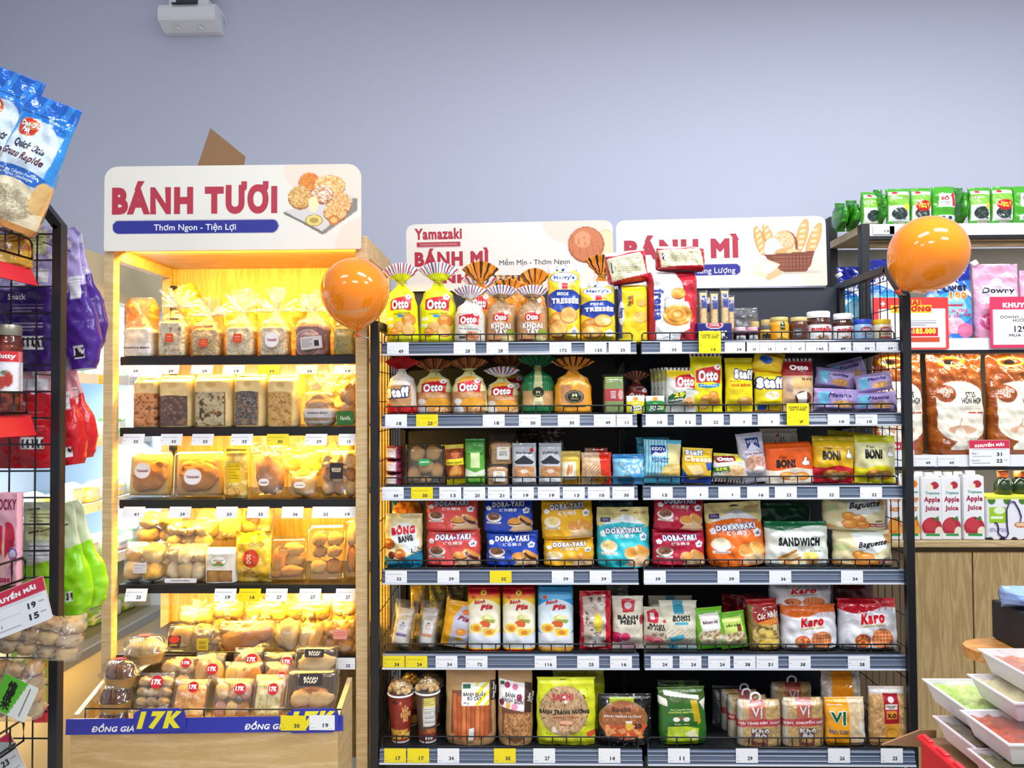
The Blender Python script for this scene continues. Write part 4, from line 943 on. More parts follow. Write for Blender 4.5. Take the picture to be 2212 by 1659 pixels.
jar(1712, 1752, 684, 'd0b878', '5a2c1c', 'brown chocolate spread jar with gold lid', 'between honey and the large white lidded jar', ops=[('R', .08, .35, .5, .8, '4a4a52'), *fine(.12, .45, .4, 6, 'aaa', .06, .02)], lidh=.17)
def nut(x0, x1, yt, sd, loc): jar(x0, x1, yt, 'f4f4f6', '4a2214', sd, loc, ops=[('R', 0, .30, 1, 1, 'f2f0f0'), ('n', .5, .86, .3, .12, '7a4428', 'e8d0b0', 200), ('R', .0, .95, 1, 1, 'b83038')], tx=[T('nutella', .5, .50, .80, .26, 'c8202c', .07)], lidh=.22, prof=[(0, .95), (.08, 1), (.62, 1), (.8, .97), (1, .82)])
nut(1750, 1805, 671, 'large chocolate hazelnut jar with white lid', 'on the top shelf')
nut(1807, 1851, 676, 'smaller chocolate hazelnut jar with white lid', 'on the top shelf')
jar(1852, 1893, 689, '2d50c8', '9cc4e8', 'light blue peanut butter tub with blue lid', 'on the top shelf', ops=[('E', .5, .35, .3, .18, 'b83038'), ('R', .15, .55, .85, .7, 'd8e8f4')], tx=[T('DAKOTA', .5, .35, .4, .14, 'fff', .02), T('CREAMY', .5, .63, .6, .13, '2a3a7a', .02)], lidh=.22, glass=False)
jar(1894, 1934, 689, 'f2c81c', 'e4d8bc', 'cream peanut butter tub with yellow lid', 'at right end of the top shelf', ops=[('E', .5, .35, .3, .18, 'b83038'), ('R', .15, .75, .85, .88, 'b83038')], tx=[T('DAKOTA', .5, .35, .4, .14, 'fff', .02), T('CREAMY', .5, .62, .6, .13, '6a3a1a', .02)], lidh=.22, glass=False)

# ---------- second shelf, left bay
shelf(STOP[1], SY[1], 'second', 'on the second shelf, left bay')
LB = dict(shape='tied', name='bread_bag', cat='bread bag', pleat=.006, np_=13, d=.10)
P(830, 897, 768, mix('d8c8b8', ('G', 0, .22, 'd01c20', 'b81418'), ('G', .22, .48, 'ece8e4', 'd8d4d0'), ('R', .12, .5, .85, .9, 'c79460'), ('N', .12, .5, .85, .9, 150, .6, 'b07c48'), ('G', .86, 1, 'd42028', 'b01018'), ('P', [(0, .78), (.3, .86), (.5, .84), (.5, 1), (0, 1)], 'd42028'), staff(.42, .62, .74, .55, 6)), 'loaf bag with red gathered top and white shoulder', 'leftmost on the second shelf', **LB)
ol = lambda big: mix('e4e2a4', ('F', 0, .2, 16, ['8a4a20', 'a86028', 'c07838', '6a3818']) if big else ('F', 0, .17, 24, STR), ('R', .04, .6, .96, .97, 'c89058'), ('N', .04, .6, .96, .97, 130, .6, 'aa7440'), ('E', .5, .42, .28, .08, 'eeae30'), otto(.52, .52, .66, .6), ('R', .3, .655, .86, .69, 'f0d8a8'), ('E', .6, .8, .33, .1, 'e8a030'), ('E', .2, .77, .11, .05, 'e8e0d8'), ('E', .2, .92, .16, .09, 'e6e4e0'),
                     T('SANDWICH LẠT', .58, .672, .6, .03, 'd0382c', .02), ('n', .75, .93, .2, .05, 'c98040', 'f0d0a0', 200))
P(893, 977, 772, ol(1), 'large pale yellow sandwich loaf bag, left of two,', 'on the second shelf', cell=.0017, **LB)
P(973, 1052, 770, ol(1), 'large pale yellow sandwich loaf bag, right of two,', 'on the second shelf', cell=.0017, roll=-1, **{**LB, 'd': .095})
P(1046, 1121, 790, ol(0), 'small pale yellow sandwich loaf bag', 'on the second shelf', **LB)
P(1065, 1140, 760, ol(1), 'pale yellow loaf bag standing higher', 'behind the small sandwich loaf bag', dY=.13, tag=False, **LB)
P(1122, 1202, 762, mix('1f6b3c', ('F', 0, .2, 12, ['1a5a34', '247a48']), ('S', .05, .4, .95, .62, 130, .35, '3c9a5c', 0), ('P', [(.42, .2), (.58, .2), (.68, 1), (.34, 1)], 'd8dc9c'), ('R', .08, .62, .92, .85, 'c49a64'), ('P', [(.44, .5), (.56, .5), (.68, 1), (.34, 1)], 'e0dca8'), ('E', .5, .64, .17, .085, '1a2a22'), ('Z', .5, .64, .17, .085, '9a8a50', .01), ('R', .1, .87, .9, 1, '1f7040'), T('M', .5, .64, .1, .04, 'e0c878', .04), T('Mioma', .5, .69, .16, .02, 'e0c878', .01), fine(.4, .62, .8, 3, '444430', .03, .012)),
  'dark green loaf bag with pale ribbon', 'on the second shelf', **LB)
P(1196, 1282, 768, mix('eda02c', ('F', .0, .16, 18, ['f0a030', '1c1a16', 'e88818']), ('N', .05, .2, .95, .55, 70, .55, 'f6c060'), ('R', .18, .5, .45, .82, 'c48a5c'), ('R', .62, .5, .82, .82, 'd89a50'), ('E', .52, .70, .24, .115, '1d2a24'), ('Z', .52, .70, .20, .095, 'c8a860', .01), T('M', .52, .68, .12, .05, 'f0dc90', .05), T('Mioma', .52, .735, .18, .022, 'e0c878', .01), ('R', .25, .85, .8, .88, '3a2a18')),
  'orange loaf bag with black scalloped seal', 'on the second shelf', **LB)
def box3(x0, x1, yt, d, ops, tx, sd, loc, cat='box', name='carton', lidm=None, dY=0, z=None, m=None, parts=(), yaw=0, tag=True):
    Y, z, x, w, h = spot(x0, x1, yt, dY, z)
    o = link(name, loft(w, h, d, ops, tx, 'box', .0025), None, m or CARD); o.location = (x, Y + d / 2, z); o.rotation_euler = (0, 0, R(yaw)); fin(o, sd, loc, cat, x0, x1, tag=tag); return o, x, Y, z, w, h
o, x, Y, z, w, h = box3(1306, 1347, 814, .05, *mix('8aa458', ('N', 0, 0, 1, 1, 100, .5, '7c9648'), ('G', .32, .66, 'c81c30', 'b81428'), ('E', .85, .48, .14, .13, 'e8b8a0'), T('COZY\nCAKE', .45, .48, .3, .2, 'fff', .03)), 'green matcha cake with red band in clear box', 'on the second shelf', name='boxed_cake', cat='cake')
q = link('clear_case', loft(w * 1.22, h * 1.08, .06, ['fff'], (), 'brick', .01), o, SHELL); q.location = (0, 0, -.0005)
P(1350, 1404, 800, mix('5a2018', ('F', 0, .25, 20, ['6a3020', 'c87848', '3a1810']), ('N', 0, .2, 1, 1, 80, .55, '7a3c28'), otto(.5, .6, .85, .6, '9c1c1e')), 'small dark brown loaf bag', 'behind the little green boxes, second shelf', dY=.06, tag=False, **{**LB, 'd': .07})
gb = lambda c, t: mix(c, ('R', 0, 0, 1, .33, 'e8ece8'), ('E', .5, 0, .52, .42, 'eef0ec'), ('E', .5, .17, .14, .12, 'e8a02c'), ('E', .5, .33, .5, .06, c), T(t, .5, .66, .72, .32, 'fff', .05, '1c5a2c', r=8, ow=.06), ('E', .86, .66, .1, .14, 'a8d040'))
box3(1353, 1393, 855, .04, *gb('e0d020', 'Bánh\nChanh'), 'small yellow and green box', 'left of the tiny pair, second shelf')
box3(1395, 1436, 855, .04, *gb('1f8a3c', 'Dẻo\nChính'), 'small white and green box', 'right of the tiny pair, second shelf')
# second shelf, right bay
shelf(STOP[1], SY[1], 'second', 'on the second shelf, right bay')
zig = lambda c='e8e4d8', n=16, y=.05: ('F', 0, y, n, [c, '3a2c2c'])
for k in range(4):
    P(1404 + k * 8, 1470 + k * 8, 796 - k, mix('c8cabc', zig(n=20), ('R', 0, .06, 1, .3, 'b0a848'), ('N', 0, 0, 1, 1, 80, .6, '8a8870')), 'grey and yellow bun packet', ('deepest of the leaning stack', 'third from front of the leaning stack', 'second from front of the leaning stack', 'frontmost behind the green 25 packet')[k] + ', second shelf', dY=.11 - k * .025, d=.022, tag=False, name='bun_packet', cat='bun packet')
P(1436, 1508, 795, mix('d4d6cc', zig(), ('P', [(0, .05), (1, .05), (1, .14), (.5, .3), (0, .2)], 'eccc1c'), ('N', 0, .5, 1, .95, 60, .6, 'b9b9ac'), otto(.62, .3, .66, .9), ('P', [(.08, .66), (.2, .58), (.6, .52), (.62, .64), (.5, .74), (.1, .8)], '1f5a30'), ('n', .76, .76, .22, .12, 'c88040', 'ecc890', 220), T('25', .40, .60, .3, .1, 'f0f040', .06, r=8), T('%', .56, .57, .08, .05, 'f0f040', .03, r=8), T('CHÀ BÔNG', .32, .71, .42, .055, 'fff', .03, r=12), T('Chà bông', .78, .47, .3, .04, '33302c', .01)),
  'grey bun packet with green 25 percent flash', 'on the second shelf', name='bun_packet', cat='bun packet', d=.05, roll=2)
P(1491, 1566, 762, mix('ece01c', zig(), otto(.54, .37, .74, .72), ('P', [(.22, .50), (.5, .53), (.84, .50), (.84, .56), (.5, .585), (.22, .56)], '2a94cc'), T('Bánh mì Nướng', .53, .54, .5, .03, 'fff', .01), bun(.68, .70, .15, .6), bun(.45, .76, .15, .6), bun(.72, .8, .17, .6), bun(.4, .86, .17, .6, 'eec070'), ('R', .1, .62, .24, .68, 'f0f0e0')), 'tall yellow packet of small rolls', 'on the second shelf, right bay', name='bun_packet', cat='bun packet', d=.06, cell=.0017)
stf = lambda: mix('f0d81c', ('A', .12, .01, 8, 'd8c414'), staff(.62, .30, .66, .62, -3), T('BÁNH MÌ', .3, .42, .3, .03, 'c8501c', .02), T('CHÀ BÔNG', .52, .49, .66, .055, 'd85820', .05), fine(.2, .6, .58, 3, 'c8a020', .03, .01), ('E', .66, .78, .28, .08, 'c87828'), ('E', .66, .765, .26, .065, 'e8a84c'), ('E', .6, .75, .12, .03, 'f4cc84'))
P(1568, 1632, 772, stf(), 'upright yellow packet with orange lettering', 'on the second shelf', name='bun_packet', cat='bun packet', d=.06)
P(1632, 1698, 790, mix('f0d81c', staff(.5, .36, .9, .62, 0), ('E', .56, .62, .26, .09, 'f2ead0'), ('n', .56, .62, .22, .06, 'f6f0dc', 'e0d0a0', 200), ('P', [(.1, .84), (.4, .8), (.42, .92), (.12, .98)], '2a5aa8'), ('B', .93, .01, 9, 'c87020')), 'plump yellow packet with blue corner flash', 'on the second shelf', name='bun_packet', cat='bun packet', d=.07, yaw=3)
P(1622, 1692, 764, mix('e0b418', ('P', [(0, .1), (1, .9), (1, 1), (0, 1)], 'eaca30'), ('E', .36, .4, .2, .18, '2a5aa8'), ('B', .8, .05, 5, 'd0901c')), 'yellow packet flopping forward', 'on top of the plump yellow packet', name='bun_packet', cat='bun packet', d=.06, z=Z_(818, cur['y'], 1660), roll=14, tag=False, wr=.004)
P(1690, 1764, 773, mix('d8b08c', zig('d8d0c8'), ('R', 0, .05, 1, .27, '8c1820'), ('R', 0, .27, 1, .32, 'b02830'), ('R', .12, .36, .3, .62, 'b8a090'), ('E', .56, .46, .32, .1, 'e8b878'), ('R', .3, .56, .8, .66, 'ead0b0'), ('E', .62, .72, .26, .12, '6a3420'), ('P', [(.4, .66), (.72, .6), (.74, .84), (.5, .86)], 'f4f0ec'), T('Otto', .52, .17, .56, .1, 'fff', .06, i=.1), T('Sô cô la', .72, .38, .3, .05, '3a2018', .02)), 'red topped chocolate bun packet', 'on the second shelf, before the lilac packs', name='bun_packet', cat='bun packet', d=.06)
ll = lambda: mix('a893c8', ('P', [(.06, .2), (.3, .1), (.3, .7), (.1, .8)], '6ab4d4'), ('N', 0, 0, 1, 1, 50, .6, 'b8a6d4'), T('Mamita', .52, .28, .5, .18, '3a2a6a', .03, i=.3), ('E', .6, .66, .22, .16, 'd8a04c'), ('n', .6, .64, .18, .13, 'f0cc84', 'c8883c', 200))
for i, (x0, x1, yt, yb, dy, ro, wh) in enumerate(((1760, 1862, 842, 890, 0, 3, 'lower left of the lilac heap'), (1850, 1946, 848, 893, -.004, -2, 'lower right of the lilac heap'), (1762, 1850, 802, 846, .03, 8, 'upper left of the lilac heap'), (1856, 1938, 812, 852, .0, -9, 'upper right of the lilac heap'), (1800, 1884, 786, 836, .07, -14, 'topmost at the back of the lilac heap'))):
    P(x0, x1, yt, ll(), 'lilac pastry packet', wh, name='pastry_packet', cat='pastry packet', shape='pillowh', d=.055, z=None if i < 2 else Z_(yb, cur['y'] + dy, x0), roll=ro, dY=dy, wr=.004, tag=i < 2)

# ---------- third shelf, left bay
shelf(STOP[2], SY[2], 'third', 'on the third shelf, left bay')
z = cur['z']
for i in range(3):
    yt = 964 + (2 - i) * 29; Y, _, x, w, h = spot(829, 866, yt, 0, z)
    o = link('boxed_cake_roll', loft(w, h - .001, .09, *mix('8a2a48', ('N', 0, 0, 1, 1, 90, .55, '5a1828'), ('R', .1, .15, .62, .85, 'f0e4dc'), ('R', .16, .22, .55, .4, 'e8b8b8'), ('R', .62, .1, .72, .9, 'd8c0c8')), 'soft', .003), None, GLOSS); o.location = (x, Y + .046, z)
    fin(o, 'dark red cake roll with white label, ' + ('bottom', 'middle', 'top')[i] + ' of the stack,', 'third shelf left end', 'cake', 829, 866); z += h
def clam(x0, x1, yt, sd, loc, foods, d=.06, dY=0, z=None, stick=None, lean=6, cat='food box', name='clear_food_box', tray=None, tag=True, base=0):
    """clear hinged box standing up, food pieces (x, y, rx, ry, colour kind) behind the lid"""
    Y, z, x, w, h = spot(x0, x1, yt, dY, z)
    r = empty(name, (x, Y + d / 2, z), (R(-lean), 0, 0))
    o = link('clear_case', loft(w, h, d, ['fff'], (), 'brick', .008), r, SHELL)
    k = MB(); k.tube([(-w * .47, -d * .1, h * .03), (w * .47, -d * .1, h * .03), (w * .47, -d * .1, h * .97), (-w * .47, -d * .1, h * .97)], .0016, 5, closed=True)
    k.obj('rim', SHELL, o)
    if tray: q = link('tray', loft(w * .92, h * .92, d * .25, [tray], (), 'brick', .01), r, MATTE); q.location = (0, d * .25, h * .03)
    for i, (fx, fy, rx, ry, kind) in enumerate(foods):
        q = link('piece', food(kind), r, FOOD); q.location = ((fx - .5) * w, d * (.02 + .12 * (i % 3)), (1 - fy) * h); q.scale = (rx * w, d * .28, ry * h)
    if stick: sticker(r, w, h, -d / 2 - .0012, *stick)
    fin(r, sd, loc, cat, x0, x1, tag=tag); return r
def sticker(r, w, h, y, cx, cy, sw, sh, ops, tx=(), shape='round', roll=0):
    a, b = sw * w, sh * h
    me = flat(a, b, ops, list(tx), .0006, .0025, outline=((min(a, b) / 2,) * 4 if shape == 'round' else (.003,) * 4))
    q = link('sticker', me, r, MATTE); q.location = ((cx - .5) * w, y, (1 - cy) * h - b / 2); q.rotation_euler = (0, R(roll), 0); return q
_food = {}
def food(kind):
    """unit-radius pieces of food, centred on the origin"""
    if kind in _food: return _food[kind]
    c1, c2, c3, st = dict(bun=('cc7826', 'e8a448', '8c4814', .15), yel=('e4a23c', 'f8cc74', 'b06a16', .16), pale=('e0b878', 'f0d29a', 'b08038', .16), cook=('d09450', 'e8bc78', 'a06a2c', .14), white=('e8cc9c', 'f6e4bc', 'c09858', .18), dark=('5a3018', '7a4828', '301808', .06),
                          crust=('b06a30', 'd89850', '7a3c14', .12), crumb=('d8a860', 'f4d8a0', 'a8702c', .25), green=('9fb848', 'c8dc88', '6a8a24', .2), gran=('c09460', 'ecd8b0', '6a4020', .35), red=('c84030', 'e88050', '8a2018', .2), roll=('cc822f', 'ecb864', '8e5216', .12), choc=('3a2218', '5a3826', '20120c', .1), pink=('c08070', 'e0b0a0', '945040', .12), twist=('b8702c', 'd89a4c', '6e3a12', .15))[kind]
    n, m_ = (40, 22) if kind == 'twist' else (20, 11); V = []; cl = []
    rs = np.random.RandomState(len(_food) + 3)
    for i in range(m_ + 1):
        for j in range(n):
            a = i * math.pi / m_; b_ = j * 2 * math.pi / n; x, y, z = math.sin(a) * math.cos(b_), math.sin(a) * math.sin(b_), math.cos(a)
            k = 1 + st * (vnoise(np.array([x * 3 + 5]), np.array([z * 3.4 + y * 1.7 + 9]), 2)[0] - .5) * 2
            k *= 1 - (.13 * abs(math.sin(x * 5 + y)) if kind in ('roll', 'crust') else .07 * abs(math.sin(x * 3.2 + 1.3)) ** 8)
            if kind == 'twist': k *= .96 - .10 * abs(math.sin(x * 4 + z * 5)) ** .6
            V.append((x * k, y * k, z * k)); t = float(fnoise(np.array([x * 4 + 11]), np.array([z * 4 + y * 3 + 3]), 5)[0])
            c = C(c1) * (1 - t) + C(c2) * t; e = max(0, z + .1) ** 1.5 * .55
            cl.append(c * (1 - e) + C(c3) * e)
    F = [[i * n + j, i * n + (j + 1) % n, (i + 1) * n + (j + 1) % n, (i + 1) * n + j] for i in range(m_) for j in range(n)]
    F = [f[::-1] for f in F]
    _food[kind] = mk('food_' + kind, V, F, np.array(cl)); return _food[kind]
clam(870, 962, 962, 'clear box of round shortbread cookies with green sticker', 'third shelf, left bay', [(.3, .24, .18, .2, 'cook'), (.68, .22, .19, .2, 'cook'), (.22, .74, .18, .2, 'cook'), (.52, .56, .2, .18, 'cook'), (.78, .66, .17, .2, 'cook'), (.5, .88, .15, .1, 'cook')], stick=(.5, .46, .3, .16, ['2c9a4c'], [T('Jeannie', .5, .5, .7, .4, 'fff', .02)]))
P(962, 1006, 962, mix('8c3c20', ('G', 0, .1, 'c8b020', 'c8b020'), ('E', .55, .24, .2, .09, 'c86a30'), ('P', [(.05, .36), (.95, .34), (.95, .5), (.05, .5)], 'e4d41c'), ('E', .5, .72, .3, .24, 'd08430', 20), ('E', .45, .7, .16, .2, 'e8a850', 20), ('G', .86, 1, 'e0d020', 'c8b818'), T('BÁNH CHUỐI', .5, .43, .7, .06, '40301c', .02)), 'slim brown and yellow banana cake packet', 'on the third shelf', roll=-3, name='cake_packet', cat='cake packet')
P(1002, 1048, 948, mix('5aa83c', ('N', 0, 0, 1, .35, 120, .5, '2c6a28'), ('G', .0, .3, '2f7a30', '4a9c3c'), ('P', [(.3, .3), (.75, .3), (.75, .62), (.3, .62)], 'd8e8a8'), ('G', .76, .92, '86c840', '5aa830'), ('P', [(0, .62), (.5, .72), (1, .64), (1, .78), (0, .8)], 'e8f0d8')), 'green pandan cake packet', 'on the third shelf', name='cake_packet', cat='cake packet', shape='soft')
def slicebag(x0, x1, yt, yb, sd, loc, dY=0, c='d8a874', tag=True):
    z = None if yb is None else Z_(yb, cur['y'] + dY, x0); Y, z, x, w, h = spot(x0, x1, yt, dY, z)
    r = empty('sliced_bread_bag', (x, Y + .05, z))
    q = link('bread', loft(w * .86, h * .72, .08, *mix(c, ('N', 0, 0, 1, 1, 240, .5, 'c08c54'), ('R', 0, 0, .08, 1, 'b5783c'), ('R', 0, 0, 1, .05, 'b5783c')), 'toast', .003), r, FOOD); q.location = (0, .0, .002)
    f = link('film', loft(w, h, .094, ['fff'], (), 'soft', .006, .003, pleat=.004), r, CLEARB)
    sticker(r, w, h, -.05, .58, .62, .46, .42, ['f2f0ea', ('R', .3, .1, .7, .22, 'e0c040')] + fine(.2, .8, .4, 2, '444', .1, .03), [T('Bánh mì', .5, .62, .6, .12, '333', .01)], 'r')
    fin(r, sd, loc, 'bread bag', x0, x1, tag=tag)
slicebag(1046, 1102, 996, None, 'clear bag of sliced brown bread, lower of two,', 'on the third shelf')
slicebag(1052, 1112, 938, 1004, 'clear bag of sliced brown bread, upper of two,', 'on the third shelf', .02, tag=False)
for x0, x1, dy, sd in ((1104, 1160, 0, 'white and black sourdough pack with red apple mark'), (1162, 1216, .004, 'white and black sourdough pack without apple mark')):
    P(x0, x1, 958, mix('c8ccd2', ('P', [(.1, .44), (.5, .28), (.9, .44), (.8, .5), (.2, .5)], '2a2c34'), ('R', .1, .54, .9, .82, 'c08450'), ('N', .1, .54, .9, .82, 200, .55, 'd8a878'), ('E', .5, .66, .14, .05, 'e8d8c8'), ('B', .82, .02, 9, 'dde0e2'), T('SOURDOUGH' if dy else 'Sourdough', .5, .23, .62, .07, '23252c', .04), *([('E', .8, .16, .08, .05, 'd8303a'), ('E', .84, .1, .04, .015, '2a7a30')] if not dy else [])), sd, 'on the third shelf', dY=dy, shape='soft', d=.07, name='bread_packet', cat='bread bag', m=GLOSS)
P(1112, 1164, 926, mix('1c1614', ('N', 0, 0, 1, 1, 90, .55, '4a3028'), ('R', 0, .6, 1, 1, '3a2018')), 'dark glossy bread pack', 'standing behind the sourdough with the apple mark', dY=.12, shape='soft', d=.06, name='bread_packet', cat='bread bag', m=GLOSS, tag=False)
P(1166, 1222, 922, mix('3a2c28', ('N', 0, 0, 1, .6, 90, .55, '8a8078'), ('R', .1, .5, .9, .8, '7a4830')), 'grey and brown bread pack with crumpled top', 'behind the second sourdough pack', dY=.12, shape='soft', d=.06, name='bread_packet', cat='bread bag', m=GLOSS, tag=False)
P(1210, 1256, 975, mix('dcb844', ('A', .2, .04, 7, 'c8a84c'), ('R', .1, .3, .75, .84, 'eadcc0'), ('E', .42, .55, .3, .2, 'f6ecd8'), ('E', .38, .55, .07, .17, 'd88030', 10), ('E', .52, .53, .05, .16, 'e89c48', 10), ('B', .86, .03, 6, 'd8a030')), 'small gold waffle packet', 'on the third shelf', name='waffle_packet', cat='snack packet')
P(1254, 1324, 978, mix('d8b490', ('P', [(.58, 0), (1, 0), (.96, 1), (.66, 1)], 'dc3018'), ('N', 0, .1, .6, .9, 70, .55, 'e8cca8'), ('S', .1, .35, .6, .75, 120, .3, 'b87848', 45), ('n', .62, .82, .24, .14, 'e0a030', 'b86818', 250)), 'clear and red packet of waffle biscuits', 'on the third shelf', name='biscuit_packet', cat='snack packet', m=GLOSS)
P(1262, 1316, 968, mix('b88864', ('P', [(.5, 0), (1, 0), (1, .4), (.5, .4)], 'c82c1c'), ('N', 0, 0, 1, 1, 80, .6, '8a5840')), 'second red biscuit packet', 'behind the clear and red packet', dY=.07, name='biscuit_packet', cat='snack packet', m=GLOSS, tag=False)
P(1322, 1396, 982, mix('7cc0e0', ('R', 0, 0, 1, .14, '2f86c8'), ('N', .25, .15, .95, .7, 120, .5, 'e4f0f4'), ('N', .3, .15, .95, .7, 200, .6, '5a9cc0'), ('B', .68, .05, 7, '48a0dc')), 'light blue pack of small white puffs', 'right end of left bay, third shelf', d=.06, m=GLOSS, wr=.003)
# third shelf, right bay
shelf(STOP[2], SY[2], 'third', 'on the third shelf, right bay')
P(1388, 1474, 952, mix('5ab8d4', ('S', 0, 0, .62, 1, 95, .5, 'bfe4ee', 0), ('R', .62, .1, 1, .8, 'e4dc9c'), ('R', .18, .13, .56, .36, '203c94'), ('P', [(.18, .36), (.3, .27), (.4, .3), (.56, .26), (.56, .36)], 'dfe8f4'), ('P', [(.42, .78), (.56, .56), (1, .52), (1, .8)], 'e8c468'), ('P', [(.46, .62), (.96, .56), (.96, .62), (.5, .74)], 'f4dc94'), ('G', .86, 1, '58b8d0', '3a94b4'), T("KIDO's", .37, .20, .32, .08, 'fff', .04), T('BÁNH MINI\nCASTELLA', .42, .44, .42, .12, '1c3c80', .04)), 'light blue striped castella packet with navy logo', 'on the third shelf', d=.06, roll=2, name='cake_packet', cat='cake packet')
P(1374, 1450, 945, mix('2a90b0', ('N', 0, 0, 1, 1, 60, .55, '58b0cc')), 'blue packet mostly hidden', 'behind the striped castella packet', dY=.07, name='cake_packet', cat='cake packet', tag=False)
P(1471, 1541, 970, mix('f0c41c', ('P', [(0, .55), (.3, .9), (1, .75), (1, 1), (0, 1)], '2c4ca8'), ('P', [(.72, .4), (1, .38), (1, .6), (.8, .62)], '3a5cb4'), ('P', [(.1, .5), (.6, .42), (.8, .7), (.4, .86)], 'e4b058'), ('P', [(.14, .5), (.55, .46), (.7, .66), (.4, .78)], 'f6d898'), T('Staff', .38, .13, .55, .13, 'fff', .09, '2a3a8a', ow=.08), T('Cheese', .5, .30, .85, .17, 'f8f0c0', .09, 'e87818', ow=.06)), 'yellow cheese sandwich packet', 'on the third shelf', roll=3, name='bun_packet', cat='bun packet')
P(1538, 1622, 984, mix('d8d8cc', ('P', [(0, 0), (1, .0), (1, .2), (0, .3)], 'd8c828'), ('P', [(.0, .12), (.56, .06), (.6, .22), (.1, .34)], '8c1c28'), ('n', .55, .56, .3, .2, 'd8a060', 'f0d0a0', 220), ('P', [(.0, .52), (.4, .4), (.44, .6), (.04, .74)], '2c6a38'), ('F', .88, 1, 24, ['e0e0dc', '3a2c3c', 'e0e0dc', '8a3040']), T('Otto', .32, .18, .42, .13, 'f0e8e8', .06, r=6), T('25%', .22, .53, .28, .1, 'f0f040', .05, r=10), T('CHÀ BÔNG', .22, .64, .36, .07, 'fff', .03, r=14)), 'squat grey packet with dark red logo and green flash', 'on the third shelf', roll=4, name='bun_packet', cat='bun packet')
P(1602, 1664, 938, mix('bab8c8', ('R', .32, .1, .78, .32, '20347c'), ('P', [(.32, .32), (.5, .2), (.78, .32)], 'd8dce8'), ('N', 0, .2, 1, 1, 60, .6, 'cfccd8'), ('n', .55, .6, .36, .16, 'c08468', 'd8b09c', 150), ('E', .66, .74, .2, .08, 'e8dcd4'), T('KIDO', .55, .17, .36, .06, 'e8ecf4', .03), T('CUA HẠCH', .52, .41, .6, .05, '8a3c2c', .03)), 'tall silver grey pastry packet leaning left', 'on the third shelf', roll=-6, name='pastry_packet', cat='pastry packet', m=GLOSS)
P(1642, 1730, 926, mix('dcd0b8', ('P', [(.1, .5), (.3, .4), (.42, .1), (.5, .1), (.4, .5), (.1, .8)], 'c84c1c'), bar(.44, .15, .62, .4), ('N', .0, .0, 1, 1, 50, .6, 'e8e0cc')), 'cream packet turned backwards with orange ribbon print', 'behind the orange thumb packet', dY=.10, tag=False, shape='soft')
def thumb(cx, cy, s, a):
    W_ = 'fff'; K = '1c1c1c'; o = []
    for c, g in ((K, .012), (W_, 0)):
        o += [('E', cx - .02 * s, cy - .75 * s * a, .22 * s + g, .55 * s * a + g * a, c, 12), ('E', cx, cy, .62 * s + g, .5 * s * a + g * a, c)]
        for k in range(3): o.append(('E', cx + .38 * s, cy - .22 * s * a + .26 * k * s * a, .3 * s + g, .15 * s * a + g * a, c))
        if c == K: pass
    return o + [('R', cx + .1 * s, cy - .1 * s * a, cx + .62 * s, cy - .07 * s * a, K), ('R', cx + .1 * s, cy + .14 * s * a, cx + .6 * s, cy + .17 * s * a, K)]
bon = lambda c1, c2, c3, kk, y=.5: mix(c1, ('B', .64, .03, 8, c2), *([('G', 0, .15, c3, c3)] if c3 else []), T('BON!', .40, y, .38, .2, kk, .07, ow=.03, sp=.9), T("C'est", .34, y - .15, .16, .05, kk, .02), thumb(.80, y, .12, .9), bun(.42, .80, .17, .75), bun(.70, .82, .17, .75), ('n', .56, .85, .12, .08, 'f8e8c8', 'd8a868', 250))
P(1655, 1764, 958, bon('e05a1c', 'ece0cc', None, '1c1c1c'), 'orange packet with thumbs up hand and black lettering', 'on the third shelf', roll=-2, d=.08, shape='brick', wr=.002, cell=.0017)
P(1755, 1853, 945, bon('e4b41c', 'd02030', 'c8ac1c', '1c1c1c', .40), 'yellow and red packet with thumbs up hand', 'on the third shelf', roll=2, d=.07, wr=.004, cell=.0017)
P(1848, 1944, 942, bon('e0dca4', 'e4d820', 'd4d020', '1c1c1c', .38), 'pale cream yellow packet with thumbs up hand', 'at the right end of the third shelf', roll=1, d=.07, wr=.004, cell=.0017)
P(1780, 1880, 938, mix('c8b41c', ('N', 0, 0, 1, 1, 60, .55, 'e0d040')), 'olive yellow packet with pointed top', 'behind the thumbs up packets, third shelf', dY=.08, tag=False, roll=6)
# ---------- fourth shelf
shelf(STOP[3], SY[3], 'fourth', 'on the fourth shelf, left bay')
DK = dict(shape='soft', name='pancake_snack_bag', cat='snack bag', d=.085, wr=.004, cell=.0017)
def stack(x0, x1, yt, ym, art, sd, xo=0, xo2=0, r1=0, r2=0, loc='on the fourth shelf'):
    P(x0, x1, ym, art(), sd + ', lower of two,', loc, **{**DK, 'd': .10}, roll=r1)
    P(x0 + xo, x1 + xo2, yt, art(), sd + ', upper of two,', loc, dY=.01, z=Z_(ym + 3, cur['y'], x0), roll=r2, tag=False, **DK)
P(826, 912, 1112, mix('1f8a9c', ('A', .86, .03, 5, 'ecdca4'), ('P', [(0, .78), (.4, .84), (1, .66), (1, 1), (0, 1)], '1c84a8'), ('E', .52, .36, .34, .2, 'e8f2f4'), ('E', .72, .56, .2, .16, 'e8f2f4'), bun(.14, .55, .17, .75, 'c86a28', '8a3a14'), bun(.44, .74, .15, .8, 'c86a28', '8a3a14'), ('E', .22, .76, .09, .07, '6a3020'), ('N', .72, .6, .98, .8, 200, .5, '4a3028'),
    T('BÔNG', .52, .28, .6, .17, 'c8202c', .10, 'fff', r=6, ow=.04), T('BANG', .58, .45, .36, .12, '2a2024', .06, r=8)), 'cream and teal snack bag with red and black lettering', 'leftmost on the fourth shelf', **{**DK, 'd': .07})
